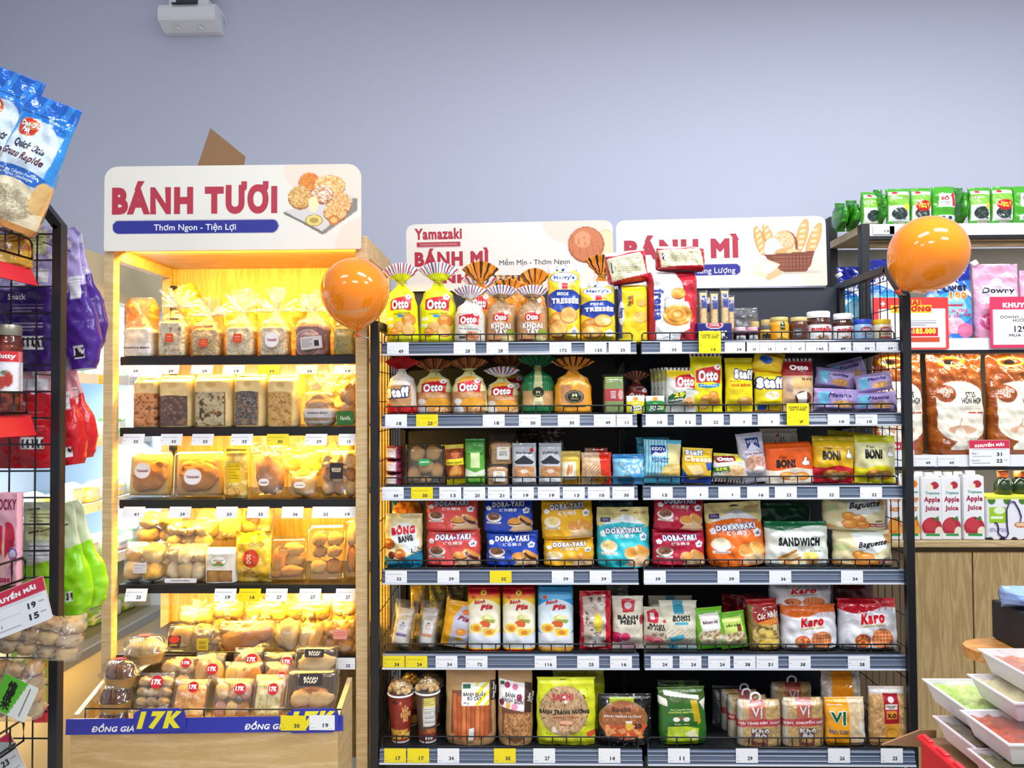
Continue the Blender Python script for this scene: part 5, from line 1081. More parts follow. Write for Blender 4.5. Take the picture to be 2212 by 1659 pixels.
P(842, 914, 1086, mix('1c5a66', ('n', .5, .25, .5, .3, 'b86a28', 'd89040', 120)), 'dark teal bag with cookies printed across', 'behind the cream and teal bag', dY=.10, **{**DK, 'd': .06}, tag=False)
stack(915, 1040, 1074, 1146, lambda: mix('e2524c', dorayaki('e2524c', 'b83030', '5a2030')), 'coral red filled pancake bag', xo=0, xo2=-6)
stack(1046, 1166, 1076, 1150, lambda: mix('1f48b8', dorayaki('1f48b8', '163088', '4a2418', bean='3b2117')), 'royal blue chocolate pancake bag', xo=-5, xo2=-12)
stack(1172, 1288, 1080, 1166, lambda: mix('ecb21c', dorayaki('ecb21c', 'c88c10', 'd89838', bean='f0c860')), 'golden yellow pancake bag', xo=-4, xo2=-2, r2=-2)
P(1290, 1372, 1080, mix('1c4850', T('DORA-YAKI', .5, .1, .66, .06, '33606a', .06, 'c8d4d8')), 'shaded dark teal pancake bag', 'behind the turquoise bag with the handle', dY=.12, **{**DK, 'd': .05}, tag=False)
hd = [('E', .53, .075, .085, .035, '3a2a20'), ('R', .44, .075, .62, .11, 'e4d890')]
def handle(base, x0, x1, yt, sd, loc, bean, brand, **k):
    o, t = dorayaki(base, base, 'e8b460', top='e4d890', y0=.20, bean=bean); t = t[1:]
    P(x0, x1, yt, mix(base, (o, t), ('P', [(.34, .2), (.5, .12), (.62, .13), (.9, .28), (.8, .31), (.5, .27), (.2, .31), (.1, .29)], 'f0f4f4'), ('P', [(.1, .30), (.5, .25), (.9, .29), (.9, .33), (.1, .34)], base), hd, ('R', .08, .17, .26, .25, '28286e'), T('TiPo', .17, .21, .12, .035, 'c8b8e0', .02), T(brand, .82, .09, .24, .05, 'b86a3c', .04, r=4), T('DORA-YAKI', .5, .385, .66, .085, 'fff', .07, '1c2c7c', r=2, ow=.09)), sd, loc, shape='stand', name='pancake_snack_bag', cat='snack bag', d=.12, wr=.004, cell=.0017, **k)
handle('2fc0cc', 1289, 1410, 1100, 'turquoise pancake bag with yellow carry handle top', 'on the fourth shelf, left bay', 'f0c860', 'SỐT KEM')
shelf(STOP[3], SY[3], 'fourth', 'on the fourth shelf, right bay')
stack(1410, 1530, 1070, 1148, lambda: mix('b81c3c', dorayaki('b81c3c', '801028', 'c89860', bean='3b1a14')), 'crimson pancake bag', xo=2, xo2=-6, r2=2)
handle('f07020', 1532, 1664, 1092, 'orange pancake bag with yellow carry handle top', 'on the fourth shelf, right bay', 'f8e8d0', 'VERGE', roll=-3)
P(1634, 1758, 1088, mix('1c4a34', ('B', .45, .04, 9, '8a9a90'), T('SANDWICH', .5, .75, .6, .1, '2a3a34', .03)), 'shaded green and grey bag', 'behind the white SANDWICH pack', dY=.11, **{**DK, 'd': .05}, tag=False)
P(1655, 1800, 1130, mix('dfe6dc', ('A', .13, .05, 6, '1f6a40'), ('N', 0, .2, 1, 1, 12, .6, 'e8eee6'), T('SANDWICH', .5, .42, .62, .19, '1c1e20', .07, sp=1.05), *[('P', [(.16 + .03 * k, .78 + .05 * k), (.44 + .03 * k, .58 + .08 * k), (.47 + .03 * k, .62 + .08 * k), (.2 + .03 * k, .84 + .05 * k)], ('c8843c', 'f0c888')[k % 2]) for k in range(4)], ('n', .66, .74, .12, .1, 'e8cc50', 'f4e890', 160), ('P', [(.55, .8), (.78, .78), (.76, .92), (.6, .92)], 'd89c54'), T('Sốt Phô Mai', .74, .62, .18, .05, '6a7a60', .01)), 'broad white and green pack lettered SANDWICH', 'on the fourth shelf', **{**DK, 'd': .09})
def bag(): return mix('dccfa0', ('N', 0, 0, 1, 1, 20, .6, 'e6dcb4'), ('P', [(.30, .05), (.82, .02), (.86, .44), (.62, .6), (.34, .54)], 'e8f0ee'), ('E', .12, .44, .1, .1, 'c0cc8c'), bun(.36, .62, .10, 1.4), bun(.5, .7, .12, 1.3, 'd8883c'), bun(.38, .82, .13, 1.1), bun(.58, .84, .12, 1.1, 'd8883c'), ('P', [(.0, .8), (.2, .9), (.0, .95)], 'c8884c'), ('P', [(.82, .1), (1, .06), (1, .3), (.84, .34)], 'd89a48'),
                   ('R', .68, .80, .96, .89, '9c2028'), T("ALL'AGLIO", .82, .845, .25, .05, 'f4e8e0', .03), T('BURRO', .84, .74, .13, .045, '4a3a28', .03), T('Baguette', .6, .34, .5, .2, '1c1c1c', .03, r=6, i=.35))
P(1806, 1940, 1150, bag(), 'cream garlic baguette pack, lower of two,', 'at the right end of the fourth shelf', **{**DK, 'd': .1})
P(1780, 1924, 1064, bag(), 'cream garlic baguette pack, upper of two,', 'at the right end of the fourth shelf', dY=.02, z=Z_(1152, cur['y'], 1860), roll=2, tag=False, **DK)

# ---------- fifth shelf
shelf(STOP[4], SY[4], 'fifth', 'on the fifth shelf, left bay')
def loafbag(x0, x1, yt, roll, lab, sd, loc, dY=0, tag=True, c='c8b8a0'):
    Y, z, x, w, h = spot(x0, x1, yt, dY, None)
    r = empty('loaf_in_clear_bag', (x, Y + .04, z), (0, R(roll), 0))
    q = link('loaf', loft(w * .72, h * .8, .06, *mix(c, ('N', 0, 0, 1, 1, 60, .5, 'e8dcc8'), ('R', .2, .28, .8, .86, 'f2f0ee'), ('R', .22, .62, .78, .70, lab), *fine(.3, .7, .4, 3, lab, .05, .02), ('E', .5, .34, .07, .03, '2a3a2a')), 'soft', .003), r, MATTE); q.location = (0, 0, .004)
    link('film', loft(w, h, .076, ['fff'], (), 'soft', .006, .005, pleat=.006), r, CLEARB); fin(r, sd, loc, 'bread bag', x0, x1, tag=tag)
loafbag(832, 888, 1306, 10, '6a4aa0', 'clear wrapped baguette loaf with purple label', 'leftmost on the fifth shelf')
loafbag(892, 942, 1306, 8, 'd88040', 'clear wrapped baguette loaf with orange label', 'second on the fifth shelf', c='b8b0a8')
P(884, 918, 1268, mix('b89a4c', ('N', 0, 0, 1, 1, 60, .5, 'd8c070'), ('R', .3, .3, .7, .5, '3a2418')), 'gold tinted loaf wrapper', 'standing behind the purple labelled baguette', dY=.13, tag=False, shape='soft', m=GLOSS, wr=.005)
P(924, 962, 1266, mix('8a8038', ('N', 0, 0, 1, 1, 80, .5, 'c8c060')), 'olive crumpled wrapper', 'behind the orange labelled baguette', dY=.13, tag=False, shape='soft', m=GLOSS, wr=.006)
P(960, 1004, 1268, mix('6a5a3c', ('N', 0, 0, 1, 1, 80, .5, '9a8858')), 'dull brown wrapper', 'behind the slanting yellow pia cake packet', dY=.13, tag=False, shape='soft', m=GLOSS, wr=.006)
P(946, 1008, 1306, mix('eaa818', ('P', [(.3, 1), (.38, .3), (.62, .1), (1, .06), (1, .8), (.8, 1)], 'c0c0d4'), ('E', .78, .2, .14, .05, 'e07020'), bun(.7, .62, .2, .5), ('P', [(.4, .9), (.6, .78), (1, .9), (.8, 1)], 'f0f0e8'), ('E', .64, .78, .14, .05, 'e0a030'), T('Pía', .72, .33, .4, .1, '8a2040', .04, i=.3, r=-10)), 'yellow and lilac pia cake packet slanting right', 'on the fifth shelf', roll=9, name='cake_packet', cat='cake packet', d=.06)
def pia(blue, x0, x1, sd, loc, n):
    b = '2c98dc' if blue else 'f0c828'
    o = [('G', 0, .12, 'b01020', 'c81c28')] if not blue else [('G', 0, .2, '2c90d8', '6cbce8')]
    o += [('E', .5, .5, .6, .30, 'f6f0c8' if not blue else 'cfe8f6'), ('E', .5, .5, .45, .22, 'faf6e0' if not blue else 'e2f2fa'), ('G', .72, .94, 'e8ecf0', 'd8e4f0')]
    if not blue: o += [('G', .12, .2, 'd8302c', 'f0b030'), ('E', .5, .11, .09, .035, 'f0d840')]
    o += [('E', .62, .49, .19, .055, 'dcd868'), ('E', .66, .48, .14, .042, 'f4f2b8'), ('P', [(.5, .5), (.86, .52), (.8, .57), (.56, .56)], '9ab050'), ('E', .53, .585, .17, .062, 'd8622c'), ('E', .26, .64, .21, .085, 'fbf2c8'), ('E', .27, .64, .17, .068, 'f0cc40'), ('E', .28, .645, .095, .042, 'e8862c'),
          ('P', [(.42, .68), (.5, .62), (.9, .65), (.84, .76), (.5, .78)], 'f8ecb8'), ('P', [(.46, .69), (.52, .645), (.86, .665), (.8, .75), (.52, .76)], 'f0d040'), ('E', .66, .71, .1, .035, 'e88c30'), ('E', .2, .17, .07, .03, 'c84830'), *fine(.1, .5, .84, 5, '7a6a3a', .022, .005), ('G', .965, 1, 'c02020', 'b01818') if not blue else ('G', .93, 1, 'e8a840', 'e0a030')]
    return P(x0, x1, 1266, mix(b, o, T('Bánh', .38, .24, .34, .055, 'c81c30', .05, r=8, i=.3), T('Pía', .58, .32, .38, .085, 'c81c30', .09, r=8, i=.3), *([T('1', .5, .11, .04, .025, '503010', .03)] if not blue else []), T(n, .86, .89, .08, .03, '4a4a4a', .02)), sd, loc, shape='brick', name='cake_packet', cat='cake packet', d=.075, wr=.0015, cell=.0017)
pia(0, 1008, 1081, 'tall yellow and red pia cake packet, left of two,', 'on the fifth shelf', '2')
pia(0, 1084, 1157, 'tall yellow and red pia cake packet, right of two,', 'on the fifth shelf', '2')
pia(1, 1161, 1240, 'tall sky blue pia cake packet', 'on the fifth shelf', '2')
P(1250, 1324, 1280, mix('c41c2c', ('P', [(.12, .1), (.78, .06), (.8, .95), (.16, .95)], 'c8b8a8'), ('N', .1, .1, .8, .95, 40, .55, 'e8e4e4'), ('N', .1, .1, .8, .95, 70, .62, '7a5a50'), ('E', .56, .52, .12, .16, 'e8d030'), ('P', [(.5, .76), (.7, .7), (.68, .84), (.52, .88)], 'f0ece8')), 'shiny red packet with silvery window', 'on the fifth shelf', m=GLOSS, d=.06, wr=.005)
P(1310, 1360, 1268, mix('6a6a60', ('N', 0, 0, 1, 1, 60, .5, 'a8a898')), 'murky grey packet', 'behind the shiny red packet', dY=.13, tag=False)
bm = lambda t, tc='2a2a28': mix('ded8c4', ('N', 0, .4, 1, 1, 30, .5, 'ece6d6'), ('P', [(.30, .06), (.5, .04), (.74, .08), (.66, .26), (.32, .28)], 'c82838'), ('E', .5, .16, .12, .05, 'e8d8d8'), ('E', .14, .76, .22, .11, 'd02860'), ('E', .40, .74, .16, .09, 'd83068'), ('Z', .40, .74, .15, .08, 'f0b8c8', .01), ('E', .9, .42, .07, .09, 'c02838'), ('E', .55, .93, .3, .08, 'e4b8c4'), T(t, .48, .40, .62, .18, tc, .06))
P(1322, 1394, 1292, bm('BÁNH\nMEN'), 'cream bag with pink discs and BÁNH MEN lettering', 'on the fifth shelf', d=.07)
shelf(STOP[4], SY[4], 'fifth', 'on the fifth shelf, right bay')
P(1390, 1452, 1316, mix('d4cbb8', ('P', [(.14, .1), (.44, .04), (.56, .14), (.5, .34), (.16, .32)], 'c82838'), ('R', .25, .13, .4, .26, 'e8dcd8'), ('N', .3, .5, 1, .8, 80, .5, '9a7a60'), ('E', .22, .72, .2, .1, 'e05868'), ('Z', .22, .72, .15, .07, 'f4c8cc', .02), ('E', .48, .78, .22, .1, 'e05868'), ('Z', .48, .78, .15, .06, 'f4c8cc', .02), ('E', .8, .3, .12, .04, 'c03840'), T('BÁNH\nRÍ HÉO', .46, .42, .62, .16, '30302c', .05, r=-4)), 'cream bag with red swirl sweets', 'on the fifth shelf, left of the blue topped bag', d=.07)
P(1424, 1512, 1302, mix('e2ddc6', ('R', .36, 0, .62, .24, '3c9cb4'), ('R', .44, .08, .58, .10, '14384a'), ('N', .15, .5, .95, .95, 60, .5, 'efe8d4'), ('S', .15, .55, .95, .9, 90, .3, 'c8bc98', 50), ('R', .38, .40, .72, .455, '4ca8bc'), ('P', [(.24, .72), (.6, .64), (.62, .76), (.3, .84)], '4cb4d4'), ('G', .9, 1, 'd4e4e0', 'c0dce0'), ('P', [(.1, .86), (.5, .9), (.5, 1), (.1, 1)], '48a8cc'), T('BÁNH\nBUÔN', .55, .32, .44, .13, '2a3230', .05)), 'cream bag with turquoise header band', 'on the fifth shelf, right bay', d=.07)
P(1400, 1500, 1290, mix('c8c4a8', ('R', .4, 0, .6, 1, '3c8ca0')), 'second cream and turquoise bag', 'just behind the front one, fifth shelf', dY=.08, tag=False, d=.05)
for i, (x0, x1, yt, ro, sd) in enumerate(((1508, 1572, 1318, -5, 'lime green nut snack packet with white label'), (1560, 1622, 1328, -7, 'lime green nut snack packet with green label'))):
    P(x0, x1, yt, mix('6cb81c', ('E', .5, .68, .42, .24, 'e8dcb8'), ('n', .5, .68, .40, .22, 'f0e6c8', 'a88a50', 130), ('P', [(.14, .14), (.82, .12), (.84, .5), (.2, .54)], 'f0ece8' if not i else 'd0e478'), T('BÁNH MÌ' if not i else 'SẤM GẤU', .5, .32, .5, .08, '5a2c4a' if not i else '1f4a18', .04), *( [('P', [(.66, .78), (.9, .7), (.96, .84), (.74, .9)], 'e0ecd8')] if not i else [('R', .62, .32, .78, .5, '7a3a24'), ('E', .8, .84, .12, .05, 'e8f0d0')]), ('B', .9, .02, 9, '4c9c1c')), sd, 'on the fifth shelf', roll=ro, name='nut_packet')
P(1620, 1692, 1300, mix('8a6a3c', ('G', 0, .12, 'b02020', 'a01818'), ('E', .6, .28, .46, .22, 'c02c30'), ('E', .6, .29, .42, .19, 'a02420'), ('P', [(.28, .44), (.98, .30), (.98, .42), (.4, .54)], 'dc8838'), ('n', .5, .68, .42, .22, 'd8b868', '6a5a28', 60), ('E', .4, .6, .12, .06, 'e0c070'), ('E', .6, .64, .12, .06, 'e8c868'), ('n', .6, .88, .36, .12, 'e8b83c', 'f0dc80', 90), ('R', .72, .48, .86, .6, 'ecd8a0'), ('P', [(0, .1), (.14, .1), (.1, 1), (0, 1)], '7c6a30'), T('Cúc Nhật', .6, .3, .66, .16, 'f8ece0', .04, '7a1818', r=8, i=.4)), 'red arched biscuit packet with cookies showing', 'on the fifth shelf', d=.07, shape='soft', m=GLOSS, roll=-3)
for k, (x0, x1, yt, dy, w_) in enumerate(((1560, 1632, 1286, .14, 'deepest'), (1590, 1664, 1290, .10, 'middle'), (1604, 1682, 1294, .08, 'nearest'))):
    P(x0, x1, yt, mix('8c1a24', ('N', 0, 0, 1, .6, 60, .5, 'a83038')), 'dark red biscuit packet top', w_ + ' of three behind the lime packets', dY=dy, tag=False, d=.04, wr=.005)
def karo(c, tc): return mix('e4e4ea', ('A', .20, .05, 6, c), ('S', 0, 0, 1, .2, 60, .12, 'f09060' if c[0] == 'e' else 'd84850', 45), ('A', .08, .06, 9, c), ('E', .34, .78, .13, .14, 'd0622c'), ('n', .34, .78, .11, .11, 'e89858', 'a8421c', 120), ('E', .66, .74, .18, .2, 'c8622c'), *[('R', .5, .58 + .07 * k, .82, .585 + .07 * k + .02, 'e8a070') for k in range(5)], *[('R', .54 + .055 * k, .56, .556 + .055 * k, .92, 'e8a070') for k in range(5)], ('P', [(.30, .50), (.72, .42), (.72, .44), (.31, .53)], 'd8c880'), T('Karo', .5, .33, .40, .22, tc, .08, 'fff', r=6, i=.2, ow=.05), T('TRỨNG TƯƠI - CHÀ BÔNG', .53, .48, .36, .03, '7a5030', .01, r=6), T('Thơm\nNgon', .82, .84, .1, .08, '4a3a3a', .01))
P(1690, 1819, 1312, karo('e8702c', 'd8202c'), 'white waffle snack bag with orange top', 'on the fifth shelf, lower of two', **{**DK, 'd': .1, 'name': 'waffle_snack_bag'})
P(1664, 1806, 1262, karo('e4e4ea', 'd8202c'), 'white waffle snack bag, upper', 'lying on the orange topped one', dY=.04, z=Z_(1316, cur['y'] + .04, 1740), roll=2, tag=False, **{**DK, 'name': 'waffle_snack_bag'})
P(1818, 1952, 1300, karo('c81c2c', 'c8202c'), 'white waffle snack bag with red top', 'at the right end of the fifth shelf', **{**DK, 'd': .11, 'name': 'waffle_snack_bag', 'm': GLOSS})
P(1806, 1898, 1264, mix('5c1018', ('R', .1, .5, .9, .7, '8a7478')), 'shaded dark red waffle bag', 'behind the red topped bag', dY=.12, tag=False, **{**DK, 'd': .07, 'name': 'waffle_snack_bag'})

# ---------- bottom shelf
shelf(STOP[5], SY[5], 'bottom', 'on the bottom shelf, left bay')
def popcorn(x0, x1, yt, front_, sd, loc, dY=0, tag=True):
    Y, z, x, w, h = spot(x0, x1, yt, dY, None); rr = w / 2; hc = h * .76
    r = empty('popcorn_cup', (x, Y + rr, z)); pr = [(0, .70), (.03, .71), (.97, .97), (1, 1)]
    if front_: art = mix('8c2c20', ('N', 0, 0, 1, 1, 60, .6, 'a83c28'), ('R', 0, .96, 1, 1, 'f0ece8'), ('E', .34, .12, .1, .05, '3a2018'), ('E', .56, .13, .05, .03, 'e8a060'), ('N', .15, .7, .9, .92, 90, .35, 'e8b040'), ('N', .15, .72, .9, .92, 110, .6, 'f4dc90'), T('BẮP\nRANG\nBƠ', .74, .36, .34, .36, 'e8a048', .05, 'f4e4c0', ow=.03))
    else: art = mix('5a4438', ('N', 0, 0, 1, 1, 60, .6, '6a5446'), ('R', 0, .95, 1, 1, 'f0ece8'), ('G', .76, .95, '8a3a28', '6c2018'), ('N', .1, .7, .9, .8, 80, .5, 'c87838'), ('R', .38, .06, .84, .24, 'ecdc70'), ('R', .38, .25, .84, .64, 'e4e4e0'), *fine(.42, .8, .09, 4, '8a8a50', .035, .01), *fine(.42, .8, .29, 7, '666', .045, .012), bar(.44, .84, .72, .92))
    link('cup', cyl_mesh(rr, hc, *art, prof=pr), r, MATTE)
    l = MB(); l.tube([(rr * .99 * math.cos(a), rr * .99 * math.sin(a), hc) for a in [k * .2617 for k in range(24)]], .0035, 6, closed=True); l.obj('rim', WHITEP, r)
    l = MB(); l.lathe([(rr * .97, 0), (rr * .95, h * .06), (rr * .8, h * .18), (rr * .4, h * .235), (rr * .05, h * .24)], 28); l.obj('dome_lid', SHELL, r, (0, 0, hc + .004))
    pc = MB(); rs = random.Random(int(x0))
    parts = []
    for k in range(46):
        a = rs.random() * 6.28; q = rs.random() ** .5 * .82; zz = hc + .004 + h * .16 * (1 - q * q) * rs.random() ** .4
        M_ = Matrix.Translation((q * rr * math.cos(a), q * rr * math.sin(a), zz)) @ Matrix.Scale(.0075 + rs.random() * .003, 4) @ Matrix.Rotation(rs.random() * 6, 4, 'X')
        parts.append((food('crumb' if k % 3 else 'pale').copy(), M_))
    p = link('popcorn', joinmesh('popcorn', parts), r, FOOD); p['kind'] = 'stuff'
    fin(r, sd, loc, 'popcorn cup', x0, x1, tag=tag)
popcorn(833, 889, 1474, 1, 'brown popcorn cup with orange lettering', 'leftmost on the bottom shelf')
popcorn(893, 947, 1468, 0, 'popcorn cup turned to its white and yellow label', 'beside the leftmost cup, bottom shelf')
popcorn(862, 906, 1462, 1, 'small popcorn cup', 'in the row behind, between the front two cups', dY=.14, tag=False)
popcorn(905, 955, 1460, 0, 'popcorn cup', 'in the back row beside the kraft pouches', dY=.13, tag=False)
def kraft(x0, x1, yt, sd, loc, foodc, tx, dec, roll=0):
    P(x0, x1, yt, mix('b08a5c', ('P', [(.14, .3), (.9, .3), (.92, .84), (.5, .98), (.12, .84)], '7a4a30'), *foodc, *dec, *tx, ('P', [(.12, .84), (.5, 1.02), (.1, 1.02)], 'b08a5c'), ('P', [(.92, .84), (.5, 1.02), (.95, 1.02)], 'b08a5c'), ('R', 0, .05, 1, .056, '8a6a44')), sd, loc, name='kraft_pouch', cat='pouch', shape='stand', d=.09, wr=.002, cell=.0017, m=MATTE, roll=roll)
sticks = [('P', [(.16 + .09 * k, .34 + .03 * (k % 3)), (.23 + .09 * k, .34 + .03 * (k % 3)), (.25 + .085 * k, .92), (.18 + .085 * k, .92)], ('c8642c', 'b8541f', 'd87838')[k % 3]) for k in range(8)] + [('R', .1, .93, .95, .95, 'b08a5c'), ('P', [(.48, .78), (.58, .76), (.56, .93), (.46, .93)], 'e8e8ec')]
kraft(958, 1072, 1450, 'large kraft pouch of orange bagel twists', 'on the bottom shelf', sticks, [T('BÁNH QUẨY\nBÒ CAY', .58, .36, .44, .11, '3a3a3c', .03), T('90 g', .42, .45, .1, .025, '3a3a3c', .02), T('Spicy Bagel\nTwist', .96, .30, .30, .05, 'f0ece4', .02, r=90)],
      [('R', .33, .2, .86, .48, 'f4f4ee'), ('S', .6, .2, .86, .48, 45, .45, 'e4dc20', 45), ('R', .35, .22, .5, .28, '2a6a50'), ('R', .88, .17, 1, .43, '3a2018')])
nuts = [('n', .25 + .12 * (k % 6), .62 + .075 * (k // 6), .075, .045, 'c89058', '8a5830', 200) for k in range(24)]
kraft(1073, 1152, 1452, 'smaller kraft pouch with pink dotted label', 'on the bottom shelf', nuts, [T('BÁNH CÁ\nHÀNH GIÒN', .44, .38, .6, .13, '3a3038', .03, r=-8), T('Scallion\nFish Snack', .93, .38, .28, .08, 'f0ece4', .02, r=82)],
      [('P', [(.05, .14), (.76, .2), (.74, .56), (.04, .48)], 'f4f2f0'), ('E', .28, .22, .08, .045, 'b02868'), ('E', .5, .25, .08, .045, 'e078a0'), ('E', .62, .38, .08, .045, 'c83070'), ('E', .48, .49, .09, .045, 'e890b0'), ('E', .12, .44, .07, .04, '7a1c30'), ('E', .3, .47, .07, .04, 'f0a848'), ('R', .08, .17, .2, .22, '2a5a40'), ('P', [(.78, .18), (.97, .2), (.94, .58), (.76, .56)], '3a2018')])
P(1156, 1290, 1468, mix('ccd420', ('N', 0, 0, 1, 1, 25, .6, 'dce030'), ('E', .46, .48, .40, .37, '7a6a30'), ('n', .46, .48, .395, .365, 'ccaa84', 'b08a60', 160), ('N', .1, .15, .85, .85, 130, .66, '5a3c24'), ('N', .2, .2, .6, .8, 30, .72, 'ece4dc'), ('R', .4, .03, .5, .045, '5a6010'), ('R', .2, .05, .8, .12, 'd8dc30'), ('P', [(.82, .8), (1, .76), (1, .84), (.84, .88)], 'd05838'), T('SACHI', .44, .27, .34, .1, 'c83c44', .06), T('BÁNH TRÁNG NƯỚNG', .47, .48, .82, .08, '24240c', .06), T('Baked Rice Paper', .5, .57, .44, .04, 'c8502c', .02), ('E', .5, .65, .13, .04, 'c84c28'), ('E', .5, .65, .115, .03, 'e0b890')),
  'yellow green packet of a large round rice cracker', 'on the bottom shelf', name='cracker_packet', shape='soft', d=.05, cell=.0017, wr=.003)
P(1190, 1310, 1452, mix('a8ac1c', ('N', 0, 0, 1, 1, 40, .55, '8a8c18')), 'second yellow green cracker packet', 'behind the large round cracker packet', dY=.09, name='cracker_packet', shape='soft', d=.05, tag=False)
P(1290, 1412, 1504, mix('101012', ('N', 0, 0, 1, 1, 90, .72, 'd8d8d8'), ('R', .22, .06, .66, .26, 'a8b820'), ('E', .46, .47, .44, .36, '8a7a40'), ('E', .46, .47, .42, .34, '9a5a34'), ('N', .1, .2, .85, .75, 90, .6, 'b87848'), ('P', [(.06, .58), (.9, .58), (.78, .78), (.5, .88), (.15, .76)], 'c8542c'), ('N', .1, .58, .85, .85, 60, .5, 'e8a060'), ('E', .56, .60, .06, .09, 'e8c040'), ('R', .5, .5, .62, .54, 'f0ece0'), T('Sachi', .42, .27, .34, .09, '5a3428', .05), T('BÁNH TRÁNG NƯỚNG', .45, .40, .66, .06, 'f0e4d8', .03), T('20', .72, .6, .14, .1, '2a1a14', .06)),
  'black speckled packet with oval brown cracker window', 'on the bottom shelf', name='cracker_packet', shape='soft', d=.05, cell=.0017)
shelf(STOP[5], SY[5], 'bottom', 'on the bottom shelf, right bay')
P(1424, 1532, 1492, mix('2f6a24', ('A', .24, .02, 5, '3c5c20'), ('P', [(.14, .04), (.84, .14), (.84, .2), (.14, .12)], 'e8e8e0'), ('P', [(.0, .12), (.18, .18), (.2, .3), (0, .26)], 'e8e4d8'), ('P', [(.84, .24), (1, .18), (.94, .4)], 'e0dccc'), ('P', [(.66, .2), (.8, .22), (.86, .6), (.74, .66)], 'c8a818'), ('P', [(.18, .66), (.5, .64), (.8, .7), (.78, 1), (.14, 1)], 'b4d020'), ('P', [(.5, .78), (.72, .7), (.8, .88), (.66, .9)], 'e8e4b8'), ('N', .2, .72, .5, .9, 120, .6, 'f0f0dc'), ('P', [(.16, .58), (.8, .58), (.78, .65), (.18, .65)], '1f5a1c'), ('E', .36, .53, .07, .04, 'f4f0e8'), ('E', .56, .53, .07, .04, 'f4f0e8'), ('E', .46, .5, .05, .03, '8a6030'),
    T('Bánh Tráng Dừa Nướng', .47, .36, .44, .035, 'd8e8b0', .02), T('PHƯƠNG NGUYÊN', .47, .40, .52, .04, 'c8d868', .04), T('Đặc sản', .46, .615, .3, .03, 'd8e8b0', .01)), 'green and lime coconut rice paper packet', 'on the bottom shelf, right bay', name='rice_paper_packet', shape='soft', d=.06, roll=-2)
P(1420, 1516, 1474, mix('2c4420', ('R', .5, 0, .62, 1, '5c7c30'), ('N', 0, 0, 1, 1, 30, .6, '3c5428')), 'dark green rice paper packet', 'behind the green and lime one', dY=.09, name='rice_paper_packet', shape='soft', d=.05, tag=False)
def vi(x0, x1, yt, sd, loc, off, tt, dY=0, tag=True, hang=True, full=True):
    Y, z, x, w, h = spot(x0, x1, yt, dY, None)
    a = mix('d0a860', ('N', 0, 0, 1, 1, 90, .5, 'e0c078'), ('N', 0, 0, 1, 1, 160, .62, 'a87838'), ('R', 0, 0, .1, 1, 'c8c0b0'), ('R', off, 0, off + .38, .5, 'e06038'), ('R', off, 0, off + .38, .07, 'b02820'), ('R', off + .05, .6, off + .43, .98, '7c2818'), bun(off + .24, .86, .14, .5, 'e0b050'), ('P', [(0, .42), (1, .38), (1, .54), (0, .58)], 'c81824'),
            T('Vị', off + .19, .25, .25, .26, 'fff', .03, 'b82820', ow=.04), T(tt, .5, .475, .96, .075, 'fff', .04, r=2), *([T('Khô\nBò', off + .27, .7, .4, .2, 'fff', .05, '7a2010', ow=.04)] if full else []))
    o = link('rice_cracker_pack', loft(w, h, .045, a[0], a[1], 'brick', .0022, .002), None, FILM); o.location = (x, Y + .024, z)
    link('film', loft(w * 1.05, h * 1.02, .05, ['fff'], (), 'brick', .008, .003), o, CLEARB)
    if hang:
        m = MB(); rr = w * .11; cx_ = (off + .19 - .5) * w
        m.tube([(cx_ + rr * math.cos(t), -.004, h + rr * .4 + rr * math.sin(t)) for t in [k * math.pi / 8 - .4 for k in range(0, 11)]], .004, 6); m.obj('hanger_hook', WHITEP, o)
    fin(o, sd, loc, 'cracker pack', x0, x1, tag=tag)
vi(1594, 1690, 1516, 'clear rice cracker pack with red card, front left', 'on the bottom shelf', .24, 'MÃI TẶNG KÈM  KHUY')
vi(1692, 1782, 1512, 'clear rice cracker pack with red card, front right', 'on the bottom shelf', .32, 'KÈM  KHUYẾN MÃI', hang=False)
vi(1574, 1660, 1506, 'red carded cracker pack with hook', 'second in the left row, bottom shelf', .3, 'N MÃI TẶNG', dY=.06, tag=False, full=False)
vi(1560, 1640, 1494, 'red carded cracker pack with hook', 'third in the left row, bottom shelf', .45, '', dY=.12, tag=False, full=False)
vi(1668, 1756, 1478, 'red carded cracker pack with raised hook', 'behind the front right pack', .34, '', dY=.11, tag=False, full=False)
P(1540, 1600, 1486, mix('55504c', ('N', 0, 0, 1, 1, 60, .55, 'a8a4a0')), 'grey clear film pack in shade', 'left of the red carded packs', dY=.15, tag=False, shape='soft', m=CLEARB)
P(1785, 1876, 1512, mix('d8bc90', ('N', 0, 0, 1, 1, 80, .5, 'e8d4b0'), ('R', .0, 0, .56, 1, 'f0a01c'), T('Vị', .30, .40, .36, .30, '1f6a3c', .05, 'fff', ow=.05), T('SẢN MIỀN', .24, .13, .36, .04, 'fff', .03), T('Bánh Tráng\nMắm Ruốc', .30, .68, .44, .08, '4a2a14', .03, 'fff', ow=.03), ('N', .8, 0, 1, 1, 60, .5, 'e8e4e0')), 'orange striped rice cracker pack with green lettering', 'on the bottom shelf', shape='soft', d=.05, name='rice_cracker_pack', cat='cracker pack', roll=-1)
P(1776, 1866, 1454, mix('b8aca0', ('N', 0, 0, 1, 1, 80, .5, 'e0dcd8'), ('R', .25, 0, .76, 1, 'ec941c')), 'clear pack with plain orange band', 'standing behind the green lettered orange pack', dY=.06, shape='soft', d=.05, name='rice_cracker_pack', cat='cracker pack', tag=False, m=GLOSS)
